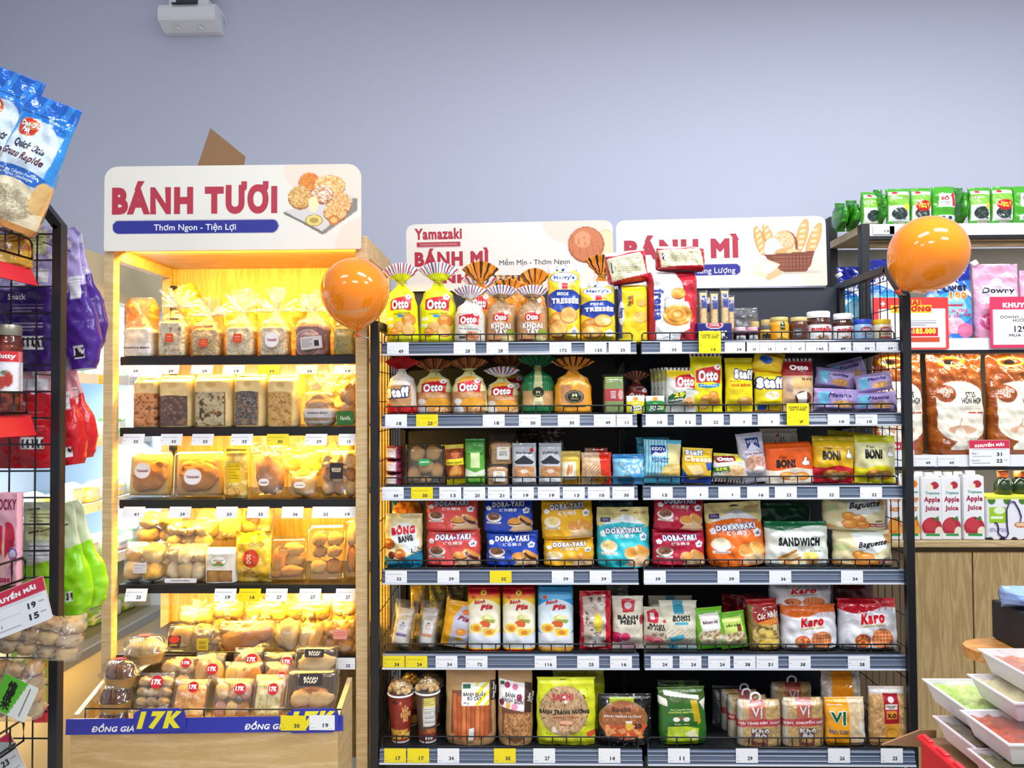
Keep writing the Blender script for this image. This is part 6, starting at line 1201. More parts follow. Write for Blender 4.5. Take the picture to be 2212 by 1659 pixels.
P(1880, 1962, 1488, mix('b88c58', ('N', 0, 0, 1, 1, 120, .5, 'd8b078'), ('R', 0, 0, 1, .12, 'c8c0bc'), ('R', .36, .1, .76, .6, 'a01c2c'), ('R', .38, .6, .76, 1, 'd89838'), ('E', .56, .2, .08, .05, 'f0dcdc'), ('R', .4, .27, .72, .36, 'f4ece8'), ('R', .42, .38, .70, .52, 'd88838'), T('X.O', .56, .46, .24, .07, '3a1410', .05), T('BÁNH TRÁNG\nNƯỚNG', .56, .315, .26, .06, '3a1410', .02), ('Z', .57, .78, .16, .1, '8a5018', .015)), 'clear pack of golden crackers with dark red card', 'at right end of bottom shelf', shape='soft', d=.05, name='rice_cracker_pack', cat='cracker pack')
# =============================== pine cabinet contents
def shreds(r, w, zc, L, n=26, seed=0, m=None, name='cellophane_fan', up=.9):
    rs = random.Random(seed); k = MB()
    for i in range(n):
        a = rs.uniform(-.15, math.pi + .15); e = rs.uniform(-.5, .5) * .8; l = L * rs.uniform(.6, 1.05); wd = rs.uniform(.003, .008)
        d = Vector((math.cos(a) * 1.0, e, abs(math.sin(a)) * up)).normalized(); s = d.cross(Vector((0, 1, .2))).normalized() * wd
        p0 = Vector((rs.uniform(-.006, .006), rs.uniform(-.01, .01), zc)); c = d.cross(s).normalized() * wd * .5
        p1 = p0 + d * l * .55 + c; p2 = p0 + d * l
        k.add([p0 - s * .2, p0 + s * .2, p1 + s, p1 - s, p2 + s * 1.1 - c, p2 - s * .9 + c, p1 + c * 2, p2 + c * .5], [(0, 1, 6), (0, 6, 3), (1, 2, 6), (3, 6, 7, 5), (6, 2, 4, 7)])
    return k.obj(name, m or SHRED, r)
SHRED = clear('shredded_cellophane', haze=.26, bst=.6, bs=60, gl=.16, hcol=(1, .97, .9))
def breadbag(x0, x1, yb, yf, art, sd, loc, st=None, dY=0, d=.10, roll=0, shape='toast', fan=True, z=None, tag=True, cat='bread bag', m=None, band=None):
    Y, z, x, w, h = spot(x0, x1, yf, dY, z); hb = h * 1.0 * (Z_(yb, Y, x0) - z) / h
    r = empty('bagged_bread', (x, Y + d / 2, z), (0, R(roll), 0))
    q = link('bread', loft(w * .92, hb, d * .9, *art, shape, .003, .0015, nb=8), r, m or FOOD); q.location = (0, 0, .002)
    k = hb / h; S = dict(w=[(0, .95), (.1, 1), (k * .9, 1), (k + .05, .82), (min(.82, k + .22), .22), (1, .7)], d=[(0, .9), (k, 1), (min(.82, k + .22), .2), (1, .3)], p=6)
    link('film', loft(w, h, d, ['fff'], (), S, .006, .003, pleat=.004), r, CLEARB)
    if fan: shreds(r, w, h * min(.82, k + .22), max(.035, h * .36), seed=int(x0 + yb))
    if st: sticker(r, w, h, -d / 2 - .0045, *st)
    return fin(r, sd, loc, cat, x0, x1, tag=tag)
crumb = lambda c, c2, cr, fq=170, th=.56: mix(cr, ('R', .05, .06, .95, .97, c), ('E', .5, .16, .46, .12, c), ('N', .06, .05, .94, .97, fq, th, c2), ('N', .06, .05, .94, .97, fq * 2.3, .6, cr))
shelf(CS[0], 2.622, 'cab1', 'on the top tier of the pine cabinet')
orange = lambda y=.78: (.5, y, .26, .13, ['d84c20', ('R', .2, .3, .8, .36, 'f0b090'), ('R', .2, .6, .8, .66, 'f0b090')], (), 'r')
breadbag(256, 330, 706, 640, mix('e4dcc8', ('N', 0, 0, 1, 1, 60, .5, 'f0ead8'), ('R', 0, .55, 1, .9, 'f0ece4'), ('R', 0, 0, 1, .05, 'a86a38'), T('SweetHome Bakery', .5, .72, .86, .1, '2a2420', .02, i=.3)), 'clear bag of white sandwich bread with white banner', 'leftmost on the cabinet top tier', fan=False)
P(258, 330, 645, mix('a8683c', ('N', 0, 0, 1, 1, 80, .5, 'c88850')), 'brown crusted loaf', 'behind the white bannered bread, cabinet top tier', cat='bread', dY=.12, d=.09, shape='block', tag=False, m=FOOD, name='loaf')
breadbag(333, 401, 692, 628, crumb('d8cfae', '8a7a50', 'b58a50', 60, .66), 'raisin bread slice bag with orange sticker', 'second on the cabinet top tier', orange(.72))
breadbag(405, 476, 708, 640, crumb('c9b27c', '9a7c48', 'a87838', 200, .5), 'speckled grain bread bag with orange sticker', 'third on the cabinet top tier', orange(.78))
breadbag(478, 550, 704, 622, crumb('ddd2ac', 'ccbb88', 'b98a48', 120, .6), 'plain white bread bag with orange sticker', 'fourth on the cabinet top tier', orange(.74))
breadbag(552, 624, 703, 618, crumb('d9cfae', 'cbbd90', 'b98a48', 120, .6), 'plain bread bag with round white sticker', 'in the middle of the cabinet top tier', (.5, .77, .42, .23, ['f2ecec', ('Z', .5, .5, .46, .46, 'c8a0a8', .02)], [T('Yamazaki', .5, .5, .7, .2, 'a03050', .03)], 'round'))
breadbag(628, 712, 700, 632, mix('8a5c50', ('E', .5, .5, .47, .47, '7c5458'), ('Z', .42, .62, .36, .42, 'c8aa94', .03), ('Z', .42, .62, .28, .32, 'b89080', .02), ('Z', .42, .62, .20, .22, 'c8aa94', .02), ('E', .42, .64, .14, .16, '6a4448')), 'purple swirled taro loaf bag with barcode label', 'on the cabinet top tier', (.56, .80, .56, .2, ['cfcfce', *fine(.05, .55, .15, 6, '888', .12, .04), *bar(.6, .3, .92, .8)], (), 'r', -6))
breadbag(714, 767, 705, 650, crumb('a8a850', '8a8c3c', 'a08038', 100, .55), 'greenish matcha bread bag', 'rightmost on the cabinet top tier')
for i, (x0, x1, yt, ro) in enumerate(((400, 456, 618, -25), (566, 640, 655, 10), (480, 560, 650, -6), (660, 730, 660, 8))):
    P(x0, x1, yt, mix('d08a3c', ('N', 0, 0, 1, 1, 90, .5, 'ecb868'), ('N', 0, 0, 1, 1, 30, .6, 'b8702c')), 'golden loaf in cellophane', ('raised high behind the raisin bread', 'behind the round sticker bread', 'behind the plain orange sticker bread', 'behind the purple swirled loaf')[i], cat='bread', dY=.2 - .01 * i, d=.08, shape='block', tag=False, m=FOOD, name='loaf', roll=ro, z=cur['z'] + (.10 if i == 0 else 0))
# second tier: paper bags with a window
shelf(CS[1], 2.622, 'cab2', '')
def winbag(x0, x1, yt, c, crust, sd, loc, wy=.36, wx0=.12, wx1=.9, fq=170, c2='7a6448', top='e6cc90', roll=0, tx=()):
    P(x0, x1, yt, mix(top, ('G', 0, .03, 'c8a868', 'e6cc90'), ('R', 0, .12, 1, .125, 'c8ac70'), ('E', .5, .2, .14, .05, 'd0b070'), ('R', wx0 - .03, wy - .02, wx1 + .03, .98, crust), ('R', wx0, wy, wx1, .97, c), ('E', (wx0 + wx1) / 2, wy + .02, (wx1 - wx0) / 2, .05, c), ('N', wx0, wy, wx1, .97, fq, .56, c2), ('N', wx0, wy, wx1, .97, fq * 2.2, .62, crust), *tx), sd, loc, cat='bread bag', name='window_bag', shape='brick', d=.10, wr=.002, m=FILM, roll=roll)
P(266, 300, 830, mix('b8904c', ('N', 0, 0, 1, 1, 70, .5, 'd8b878')), 'clear bag edge with brown bread', 'leftmost on the second cabinet tier', cat='bread bag', dY=.07, shape='soft', tag=False, m=CLEARB, name='bagged_bread', d=.08)
winbag(281, 338, 812, 'c88c5c', 'b07840', 'cream window bag of orange brown seeded loaf', 'second cabinet tier, left', fq=130, c2='6a3818', wx1=.98)
winbag(336, 410, 810, '5c4c48', '4a3a34', 'cream window bag of dark purple bread', 'second cabinet tier, left half', wx0=.04, wx1=.88, wy=.42, c2='8a6c54', fq=90)
winbag(411, 498, 808, 'b5ad88', '7c4c24', 'cream window bag of pale bread with raisins', 'second cabinet tier', fq=50, c2='4a3c34', wx0=.1, wx1=.84)
winbag(499, 570, 806, '5a5c60', 'c89848', 'cream window bag of charcoal grey bread', 'second cabinet tier', wx0=.1, wx1=.82, fq=190, c2='38383c')
winbag(571, 640, 808, 'c49c60', 'd8a848', 'pale window bag of light brown loaf', 'second cabinet tier', fq=150, c2='8a6434', wx0=.06, wx1=.84)
breadbag(642, 724, 852, 822, mix('ab834e', ('E', .5, .5, .47, .48, '9a7444'), ('Z', .5, .62, .40, .42, 'd0a868', .04), ('R', 0, .46, 1, .74, 'e4e2e6'), ('R', 0, .86, 1, .94, 'ece8e0'), T('SweetHome Bakery', .5, .6, .6, .1, '2a2420', .02, i=.3)), 'domed brown loaf bag with white banner', 'second cabinet tier, right', shape='bun')
def bunbag(x0, x1, yt, yb, kind, nx, nz, sd, loc, dY=0, st=None, fan=0, d=.10, roll=0, shape='soft', tag=True, film=None, cat='bun bag', rr=1., lean=0):
    Y = cur['y'] + dY; z = None if yb is None else Z_(yb, Y, (x0 + x1) / 2); Y, z, x, w, h = spot(x0, x1, yt, dY, z)
    r = empty('bag_of_buns', (x, Y + d / 2, z), (R(-lean), R(roll), 0)); rs = random.Random(int(x0 * 3 + yt)); hh = h * (.8 if fan else .96)
    for i in range(nx):
        for j in range(nz):
            q = link('bun', food(kind if isinstance(kind, str) else kind[(i + j) % len(kind)]), r, FOOD)
            a = w / nx * .54 * rr; c = hh / nz * .56 * rr
            q.location = ((i + .5 - nx / 2) * w / nx * .92 + rs.uniform(-.003, .003), rs.uniform(-.015, .01), min(max(c, (j + .5) * hh / nz), hh - c * .6)); q.scale = (a * .92, min(d * .42, a), c); q.rotation_euler = (0, rs.uniform(-.4, .4), rs.uniform(0, 3))
    link('film', loft(w * 1.04, h, d, ['fff'], (), 'tied' if fan == 2 else shape, .006, .005, pleat=.004), r, film or CLEARB)
    if fan: shreds(r, w, h * .78, h * .4, n=20, seed=int(x0))
    if st: sticker(r, w, h, -d / 2 - .006, *st)
    return fin(r, sd, loc, cat, x0, x1, tag=tag)
bunbag(726, 767, 820, None, 'roll', 1, 2, 'bag of glossy rolls with green and orange labels', 'second cabinet tier, right end', st=(.5, .82, .9, .3, ['2c6a2c', ('N', 0, 0, 1, 1, 60, .6, '3c8438')], [T('Vanilla', .5, .5, .6, .3, 'd8e8d0', .02, i=.3)], 'r'))
bunbag(690, 750, 798, None, 'yel', 2, 3, 'bag of yellow rolls under a cellophane burst', 'behind the domed loaf', dY=.14, fan=1, tag=False)
# third tier
shelf(CS[2], 2.622, 'cab3', '')
ym = lambda cy, s=.4: (.46, cy, s, s, ['f4eef0', ('Z', .5, .5, .47, .47, 'd8c0c8', .02)], [T('Yamazaki', .5, .5, .74, .18, '8a3040', .03)], 'round')
clam(258, 360, 977, 'clear tray box of golden twisted loaf with two stickers', 'third cabinet tier, far left', [(.5, .55, .42, .37, 'twist'), (.74, .3, .14, .12, 'bun')], d=.07, stick=ym(.44, .34), tray='caa860')
clam(362, 476, 975, 'clear tray box of dark brown sliced loaf', 'third cabinet tier, second from left', [(.5, .56, .42, .36, 'twist'), (.3, .36, .2, .14, 'crust'), (.62, .3, .2, .14, 'crust')], d=.07, stick=ym(.58, .34), tray='c89c50')
P(478, 530, 970, mix('d8b050', ('N', 0, 0, 1, 1, 60, .5, 'f0dc90'), ('R', .22, .28, .8, .68, 'ecc818'), *fine(.28, .74, .34, 5, 'c88c18', .06, .02), ('n', .5, .84, .34, .12, 'ecc470', 'c88c38', 160)), 'clear pastry pack with yellow paper band', 'third cabinet tier', shape='soft', d=.06, cat='pastry packet', name='pastry_packet')
bunbag(530, 612, 958, None, 'crust', 1, 1, 'tied bag with one long brown roll and oval sticker', 'third cabinet tier', fan=1, rr=.85, st=(.5, .70, .28, .13, ['f2ecec'], [T('Yamazaki', .5, .5, .7, .3, '8a3040', .02)], 'round'))
bunbag(612, 684, 1018, None, 'yel', 1, 1, 'small bag with round yellow bun', 'third cabinet tier, right half', st=(.5, .5, .34, .22, ['f4ece0'], [T('Yamazaki', .5, .5, .7, .2, '8a3040', .02)], 'round'))
bunbag(600, 690, 962, 1030, ('bun', 'yel'), 2, 1, 'broad bag of golden buns lying flat', 'behind the round yellow bun', dY=.12, fan=1, tag=False)
bunbag(686, 766, 976, None, ('crumb', 'crust'), 3, 3, 'boxy clear bag of puff pastries with black label', 'third cabinet tier, right end', st=(.52, .42, .36, .34, ['2a2428', ('P', [(.5, .2), (.7, .1), (.3, .1)], '3a3438')], [T('BÁNH\nPHÁP', .5, .42, .7, .3, 'f0e0c0', .04)], 'r'))
bunbag(666, 760, 958, 1000, 'yel', 3, 1, 'bag of pale rolls lying across', 'behind the black labelled pastry bag', dY=.14, tag=False)
# fourth tier: heap of bun bags
shelf(CS[3], 2.622, 'cab4', '')
bunbag(256, 348, 1176, None, ('pale', 'yel'), 2, 2, 'bag of pale round buns', 'front left of the fourth cabinet tier', st=(.52, .6, .32, .26, ['e0dce4', *fine(.1, .9, .2, 4, '999', .18, .05)], (), 'r'))
bunbag(342, 442, 1180, None, ('white', 'pale'), 3, 2, 'bag of small white buns with white banner', 'fourth cabinet tier, beside the white window pack', st=(.5, .92, .7, .12, ['eeeaee'], [T('SweetHome Bakery', .5, .5, .6, .4, '2a2420', .02, i=.3)], 'r'))
bunbag(284, 384, 1108, 1178, 'yel', 2, 2, 'bag of yellow buns', 'upper left of the fourth tier heap', dY=.07, tag=False)
bunbag(345, 450, 1130, 1192, ('yel', 'pale'), 3, 2, 'bag of assorted yellow buns', 'upper middle of the fourth tier heap', dY=.04, tag=False)
bunbag(410, 516, 1102, 1170, 'yel', 2, 1, 'bag of two large yellow buns', 'upper right of the fourth tier heap', dY=.1, tag=False)
P(438, 508, 1186, mix('e8e0d4', ('R', 0, .1, 1, .11, 'd0c4b4'), ('E', .48, .36, .24, .16, 'f4f0e8'), ('Z', .48, .36, .24, .16, '8aa888', .015), ('P', [(.26, .42), (.7, .42), (.6, .5), (.36, .5)], '6a9a38'), ('E', .5, .4, .1, .04, 'b87838'), T('BÁNH MÌ BƠ', .48, .33, .3, .035, '3a3a34', .02), ('R', .1, .62, .9, .96, '8a6234'), ('E', .3, .8, .18, .16, 'a87a44'), ('E', .68, .8, .2, .16, 'a87a44')), 'white window pack with round green trimmed sticker', 'fourth cabinet tier', shape='brick', d=.07, cat='bun packet', name='bun_packet', wr=.002)
P(500, 582, 1150, mix('eebc28', ('N', 0, 0, 1, 1, 40, .5, 'f8dc70'), ('G', .0, .06, 'd8a020', 'e8b828'), ('E', .5, .52, .22, .18, 'd83c20'), ('n', .4, .82, .3, .12, 'f0c868', 'c88830', 120), T('DOS', .46, .52, .24, .09, 'f8e0c0', .05, r=90)), 'translucent yellow bread bag with red emblem', 'fourth cabinet tier', shape='pillow', d=.07, cat='bread bag', name='bread_bag', m=GLOSS, wr=.004)
clam(572, 656, 1166, 'clear box of folded pastries with small orange label', 'fourth cabinet tier', [(.25, .55, .2, .3, 'bun'), (.6, .3, .28, .16, 'yel'), (.6, .55, .3, .16, 'yel'), (.6, .8, .32, .14, 'bun'), (.22, .85, .2, .12, 'bun')], stick=(.42, .36, .24, .2, ['e89a50', ('R', .2, .3, .8, .36, 'f8d8b0')], (), 'r'), lean=12)
bunbag(508, 586, 1100, 1160, ('bun', 'crust'), 2, 1, 'bag of brown buns with black label', 'behind the translucent yellow bag', dY=.14, tag=False, st=(.5, .2, .4, .3, ['2a2428'], (), 'r'))
clam(654, 740, 1138, 'ribbed clear box of four custard pastries', 'fourth cabinet tier, right', [(.3, .28, .22, .14, 'roll'), (.7, .28, .22, .14, 'yel'), (.3, .5, .22, .12, 'roll'), (.7, .5, .22, .12, 'roll'), (.3, .76, .22, .14, 'yel'), (.7, .76, .22, .14, 'bun')], lean=12)
clam(738, 768, 1118, 'narrow view of a clear box of crumble pastries', 'right end of the fourth cabinet tier', [(.5, .3, .4, .2, 'crumb'), (.5, .7, .4, .22, 'bun')], lean=12, dY=.03)
# lowest tray
shelf(zt5 - .008, 2.60, 'cab5', '')
bunbag(374, 450, 1312, 1386, ('yel', 'pale'), 2, 2, 'bag of round golden buns', 'left end of the lowest cabinet tray', dY=.1, fan=1, tag=False)
bunbag(446, 520, 1300, 1374, 'bun', 2, 2, 'bag of shiny braided rolls', 'lowest cabinet tray, upper left', dY=.12, fan=1, tag=False)
bunbag(515, 620, 1300, 1380, ('crumb', 'yel'), 3, 2, 'bag of buttery rolls in crinkled cellophane', 'lowest cabinet tray, upper middle', dY=.14, fan=1, tag=False)
bunbag(610, 712, 1298, 1376, ('yel', 'bun'), 3, 2, 'large tied bag of golden rolls', 'lowest cabinet tray, upper right', dY=.13, fan=1, tag=False)
bunbag(708, 767, 1300, 1370, 'roll', 2, 2, 'bag of striped rolls', 'right end of the lowest cabinet tray, at the back', dY=.12, tag=False)
clam(352, 412, 1358, 'clear box of seeded cookies with red and black label', 'lowest cabinet tray, front left', [(.5, .4, .4, .4, 'cook'), (.5, .7, .3, .2, 'crumb')], stick=(.35, .68, .46, .46, ['2a2020', ('E', .5, .3, .4, .3, 'd83c28'), ('R', .2, .7, .8, .8, 'f0c030')], (), 'r'), d=.04, lean=20, z=cur['z'] - .0, tag=False)
bunbag(408, 470, 1358, None, 'gran', 4, 3, 'bag of small nutty biscuits with yellow label', 'lowest cabinet tray, front', d=.06, st=(.5, .6, .4, .46, ['e8c830', *fine(.15, .85, .2, 5, '5a4a18', .15, .05)], (), 'r'), tag=False)
bunbag(460, 590, 1352, None, ('crust', 'yel'), 1, 1, 'bag with one long crusty loaf', 'lowest cabinet tray, front middle', d=.08, fan=1, tag=False)
bunbag(588, 642, 1348, None, 'pale', 1, 1, 'bag with dome of pale brown bread', 'lowest cabinet tray, front right half', d=.08, tag=False)
bunbag(640, 694, 1352, None, ('pale', 'cook'), 2, 1, 'bag of flat grey buns', 'lowest cabinet tray, between dome bread and woven loaf', d=.07, tag=False)
bunbag(690, 766, 1346, None, 'roll', 2, 2, 'bag of woven golden loaf with pink label', 'lowest cabinet tray, front right', d=.08, st=(.6, .34, .4, .3, ['ee9a8c', *fine(.1, .9, .3, 3, 'c85848', .2, .05)], (), 'r'), tag=False)
# drawer contents
shelf(DZB, DY + .008, 'drawer', '')
red17 = lambda cx=.6, cy=.3, s=.3, a=1.: (cx, cy, s, s * a, ['c81c2c'], [T('17K', .5, .5, .76, .42, 'fff', .07)], 'round')
def pack(x0, x1, yt, yb, kind, n, sd, loc, st=None, dY=0, d=.05, lean=22, roll=0, art=None):
    Y = cur['y'] + dY; z = Z_(yb, Y, (x0 + x1) / 2); Y, z, x, w, h = spot(x0, x1, yt, dY, z)
    r = empty('pastry_packet', (x, Y + d / 2, z), (R(-lean), R(roll), 0)); rs = random.Random(int(x0 + yb))
    if art: q = link('cake_slice', loft(w * .8, h * .8, d * .8, *art, 'block', .003, .002), r, FOOD); q.location = (0, 0, h * .06)
    else:
        for i in range(n[0]):
            for j in range(n[1]):
                q = link('pastry', food(kind if isinstance(kind, str) else kind[(i + j) % len(kind)]), r, FOOD); q.location = ((i + .5 - n[0] / 2) * w / n[0] * .84, rs.uniform(-.004, .004), (j + .5) * h * .9 / n[1] + .002); q.scale = (w / n[0] * .46, d * .42, h / n[1] * .46); q.rotation_euler = (0, rs.uniform(-.5, .5), 0)
    link('film', loft(w, h, d, ['fff'], (), 'pillowh', .005, .004, pleat=.003), r, CLEARB)
    if st: sticker(r, w, h, -d / 2 - .0048, *st)
    return fin(r, sd, loc, 'pastry packet', x0, x1, tag=False)
pack(275, 358, 1468, 1560, ('gran', 'crumb'), (3, 4), 'packet of nut clusters with red 17K sticker', 'front row of the drawer, left', red17(.62, .22, .34, .9))
pack(355, 440, 1480, 1562, 'bun', None, 'packet of orange sponge slice with red 17K sticker', 'front row of the drawer, second', red17(.62, .2, .28, 1), art=mix('e09a48', ('N', 0, 0, 1, 1, 60, .5, 'f0b868'), ('N', 0, 0, 1, 1, 200, .65, 'b8702c'), ('R', 0, .8, 1, 1, 'e8c080')))
pack(446, 536, 1478, 1562, ('pink', 'pale', 'crust'), (3, 2), 'packet of filled pastry with red 17K sticker', 'front row of the drawer, middle', red17(.72, .26, .28, 1))
pack(532, 612, 1470, 1560, 'bun', None, 'packet of pale green speckled toast with red 17K sticker', 'front row of the drawer, fourth', red17(.64, .34, .28, 1), art=mix('ddd29c', ('N', 0, 0, 1, 1, 90, .55, 'b8ac60'), ('R', .46, 0, .5, 1, 'b89058'), ('R', .9, 0, 1, 1, 'b07838')))
pack(330, 410, 1430, 1500, 'crumb', (2, 2), 'packet of crumbly pastry with red sticker', 'second row of the drawer, left', red17(.8, .2, .3, .8), dY=.07)
pack(405, 475, 1420, 1490, 'yel', (2, 1), 'packet of yellow cakes with red 17K sticker', 'second row of the drawer, middle', red17(.7, .5, .36, .9), dY=.08)
pack(490, 560, 1408, 1474, 'bun', (1, 1), 'packet of plain brown bun with red 17K sticker', 'back row of the drawer, middle', red17(.7, .4, .36, 1), dY=.10)
pack(556, 630, 1418, 1476, ('choc', 'pale'), (2, 1), 'packet of chocolate striped pastry with red 17K sticker', 'back row of the drawer, right', red17(.8, .36, .34, 1), dY=.10)
pack(470, 560, 1440, 1500, ('yel', 'bun'), (2, 1), 'packet of two yellow buns', 'second row of the drawer, right of centre', None, dY=.06)
pack(560, 620, 1440, 1500, 'bun', (2, 1), 'packet of light buns with red sticker', 'drawer, left of the black labelled boxes', red17(.75, .5, .3, .9), dY=.065)
bl = lambda: (.5, .3, .44, .28, ['241e20'], [T('BÁNH\nPHÁP', .5, .5, .6, .6, 'f0e0c8', .03)], 'r')
clam(604, 722, 1466, 'clear box of sugared pastries with black label, front', 'right side of the drawer', [(.3, .7, .2, .2, 'crumb'), (.66, .7, .24, .2, 'crumb'), (.5, .55, .3, .15, 'crust')], d=.07, stick=bl(), lean=25, z=Z_(1556, cur['y'], 670), tag=False)
clam(625, 722, 1414, 'clear box of large croissant with black label', 'drawer right side, behind the front box', [(.5, .55, .42, .35, 'crumb'), (.3, .6, .2, .25, 'roll')], d=.07, stick=bl(), lean=25, z=Z_(1478, cur['y'] + .06, 670), dY=.06, tag=False)
def dome(x0, x1, yt, yb, kind, base, sd, loc, dY=0, st=True):
    Y = cur['y'] + dY; z = max(DZB + .001, Z_(yb, Y + .04, (x0 + x1) / 2)); Y, z, x, w, h = spot(x0, x1, yt, dY, z); a = w / 2
    r = empty('clear_dome_box', (x, Y + a * .7, z))
    pr = lambda s: [(a * .72 * s, 0), (a * .86 * s, h * .42), (a * s, h * .44), (a * s, h * .47), (a * .86 * s, h * .5), (a * .78 * s, h * .82), (a * .6 * s, h * .97), (a * .05, h)]
    k = MB(); k.lathe(pr(1), 36); o = k.obj('clear_case', SHELL, r); o.scale = (1, .72, 1)
    q = link('cake', food(kind), r, FOOD); q.scale = (a * .72, a * .52, h * .40); q.location = (0, 0, h * .52)
    k = MB(); n = 30
    k.lathe([(a * .62, .002), (a * .74, h * .36)], n); c = k.obj('paper_cup', solidc(base, .5), r); c.scale = (1, .72, 1)
    k = MB()
    for i in range(24): t = i * math.pi / 12; k.tube([(a * .87 * math.cos(t), a * .63 * math.sin(t), h * .5), (a * .79 * math.cos(t), a * .57 * math.sin(t), h * .82), (a * .6 * math.cos(t), a * .44 * math.sin(t), h * .965)], .0009, 4)
    k.obj('lid_ribs', SHELL, r)
    if st:
        k = MB(); k.lathe([(a * .22, 0), (a * .22, .001)], 20); s_ = k.obj('sticker', solidc('c81c2c'), r, (0, 0, h * 1.0)); s_.scale = (1.2, .8, 1)
    return fin(r, sd, loc, 'food box', x0, x1, tag=False)
dome(184, 272, 1542, 1582, 'dark', '2a2c34', 'bottom box of the stack, mostly behind the strip,', 'left corner of the drawer', st=False)
dome(186, 276, 1487, 1540, 'dark', 'c8a050', 'clear dome box of dark cupcake, middle of stack,', 'left corner of the drawer')
dome(196, 290, 1434, 1485, 'dark', 'b89048', 'clear dome box of dark cupcake, top of stack,', 'left corner of the drawer', dY=.01)
dome(238, 350, 1384, 1434, 'crumb', 'd8a860', 'large clear dome box of orange crumb pastry', 'left corner, above the cupcakes', dY=.06)
# =============================== shelving at the right: goods
def rshelf(z, row): cur.update(z=z + .001, y=RY - .005 + .01, row=row, loc='')
cur.update(z=RS[0] + .001, y=RY + .008, row='R1')
GR = '4cae28'
def seaweed(x0, x1, yt, sd, loc, promo, dY=0, yaw=0):
    P(x0, x1, yt, mix(GR, ('R', .06, .10, .94, .9, 'eef0ea'), ('R', .06, .2, .94, .48, '8ccc48'), ('E', .5, .7, .34, .16, '2a3a34'), ('N', .15, .55, .85, .86, 90, .6, '5a6a60'), ('E', .3, .14, .12, .04, 'd8303a'), ('N', .1, .88, .9, .98, 50, .5, 'b8b0a0'),
        *([('E', .52, .5, .36, .14, 'd81c1c'), T('Mua 8\nTặng 1', .52, .5, .5, .14, 'fff04c', .05)] if promo else [('E', .8, .52, .13, .09, 'e8d838'), T('Lá Kim', .36, .28, .5, .07, 'fff', .03)])), sd, loc, shape='pillowh', d=.06, dY=dY, yaw=yaw, name='seaweed_packet', m=GLOSS, wr=.003, tag=False)
def seagreen(x0, x1, yt, sd, loc, so=True):
    P(x0, x1, yt, mix(GR, *([('R', .22, .2, .96, .56, 'f2f2ee'), ('P', [(.72, .24), (.86, .18), (.9, .18), (.9, .54), (.78, .54), (.78, .3)], 'd81c28'), T('SỐ', .46, .31, .34, .12, 'c81c28', .05), *fine(.28, .68, .42, 3, '3a4a8a', .045, .015), ('R', .2, .76, .95, .9, 'dff0dc'), ('E', .4, .83, .08, .05, '1c3c70'), ('E', .68, .83, .08, .05, '1c3c70')] if so else [])), sd, loc, shape='pillowh', d=.06, name='seaweed_packet', m=GLOSS, wr=.003, tag=False)
for i, (x0, x1, yt, w_) in enumerate(((1817, 1840, 430, 'leftmost of the edge-on packets'), (1841, 1866, 424, 'second of the edge-on packets'), (1902, 1922, 400, 'edge-on packet before the three fronts'), (2078, 2100, 396, 'edge-on packet right of the number one card'))):
    P(x0, x1, yt, mix('2f8a1c', ('N', 0, 0, 1, 1, 40, .5, '4cae28'), ('S', 0, 0, 1, 1, 60, .3, '237414', 10)), 'green seaweed packet seen edge on', w_ + ', top shelf', shape='pillow', d=.14, dY=.06 if i < 2 else 0, name='seaweed_packet', m=GLOSS, wr=.004, tag=False)
seaweed(1862, 1908, 412, 'green and white seaweed packet turned slightly', 'left of the row on the right top shelf', 0, dY=.03, yaw=14)
seaweed(1919, 1971, 404, 'seaweed packet with yellow spot', 'left of the oval promo packet, right top shelf', 0)
seaweed(1971, 2018, 403, 'seaweed packet with red oval promotion', 'above the orange balloon', 1)
seagreen(2018, 2070, 400, 'green seaweed packet back with SỐ card', 'above the balloon, right top shelf')
seaweed(2098, 2146, 402, 'seaweed packet with yellow spot', 'right of the edge-on packet past the balloon', 0)
seaweed(2146, 2196, 400, 'seaweed packet with red oval promotion', 'near the right edge, top shelf', 1)
seagreen(2194, 2250, 399, 'green seaweed packet back with cropped card', 'at the right edge of the photo')
# detergent pouches
cur.update(z=RS[1] + .001, y=RY + .02, row='R2')
def cap(o, w, h, fx, c='f0f0f2', r=.014):
    k = MB(); k.lathe([(r, 0), (r, .014), (r * .9, .018)], 16); q = k.obj('cap', solidc(c), o, ((fx - .5) * w, 0, h * .93), (0, R(-35 if fx < .5 else 35), 0)); return q
DT = dict(shape='stand', d=.10, cat='detergent pouch', name='detergent_pouch', m=GLOSS, wr=.004, tag=False)
def blue(x0, x1, yt, sd, loc, full=0, **k):
    ops = [('A', .30, .04, 5, '1c2c98'), ('P', [(0, .3), (.5, .25), (1, .45), (1, .5), (.4, .34)], 'e8f0fa'), ('E', .5, .62, .5, .2, '3cb0e0'), ('E', .5, .6, .3, .12, '9cdcf0'), ('N', 0, .3, 1, .8, 12, .6, 'bfe8f6')]
    tx = [T('NƯỚC\nGIẶT', .42, .24, .62, .12, 'fff', .08, '1c2c80')]
    if full: ops += [('E', .3, .88, .2, .08, 'f090b0'), ('E', .52, .84, .22, .1, 'f8c0d0'), ('E', .74, .9, .2, .09, 'e878a0'), ('P', [(.3, .8), (.45, .74), (.5, .86)], 'fbe0e8'), ('R', .3, .575, .7, .60, 'd83048')]; tx = [T('Power', .52, .36, .70, .11, '1c2450', .06, r=4), T('100', .62, .46, .36, .09, 'f08020', .08, 'fff'), T('Hương\nnước hoa', .62, .68, .5, .11, 'c84080', .03, r=6, i=.3)]
    o = P(x0, x1, yt, mix('2a78d0', *ops, *tx), sd, loc, **DT, **k); return o
o = blue(1816, 1884, 572, 'blue detergent pouch', 'behind the black shelf post', dY=.05); cap(o, .13, .30, .12)
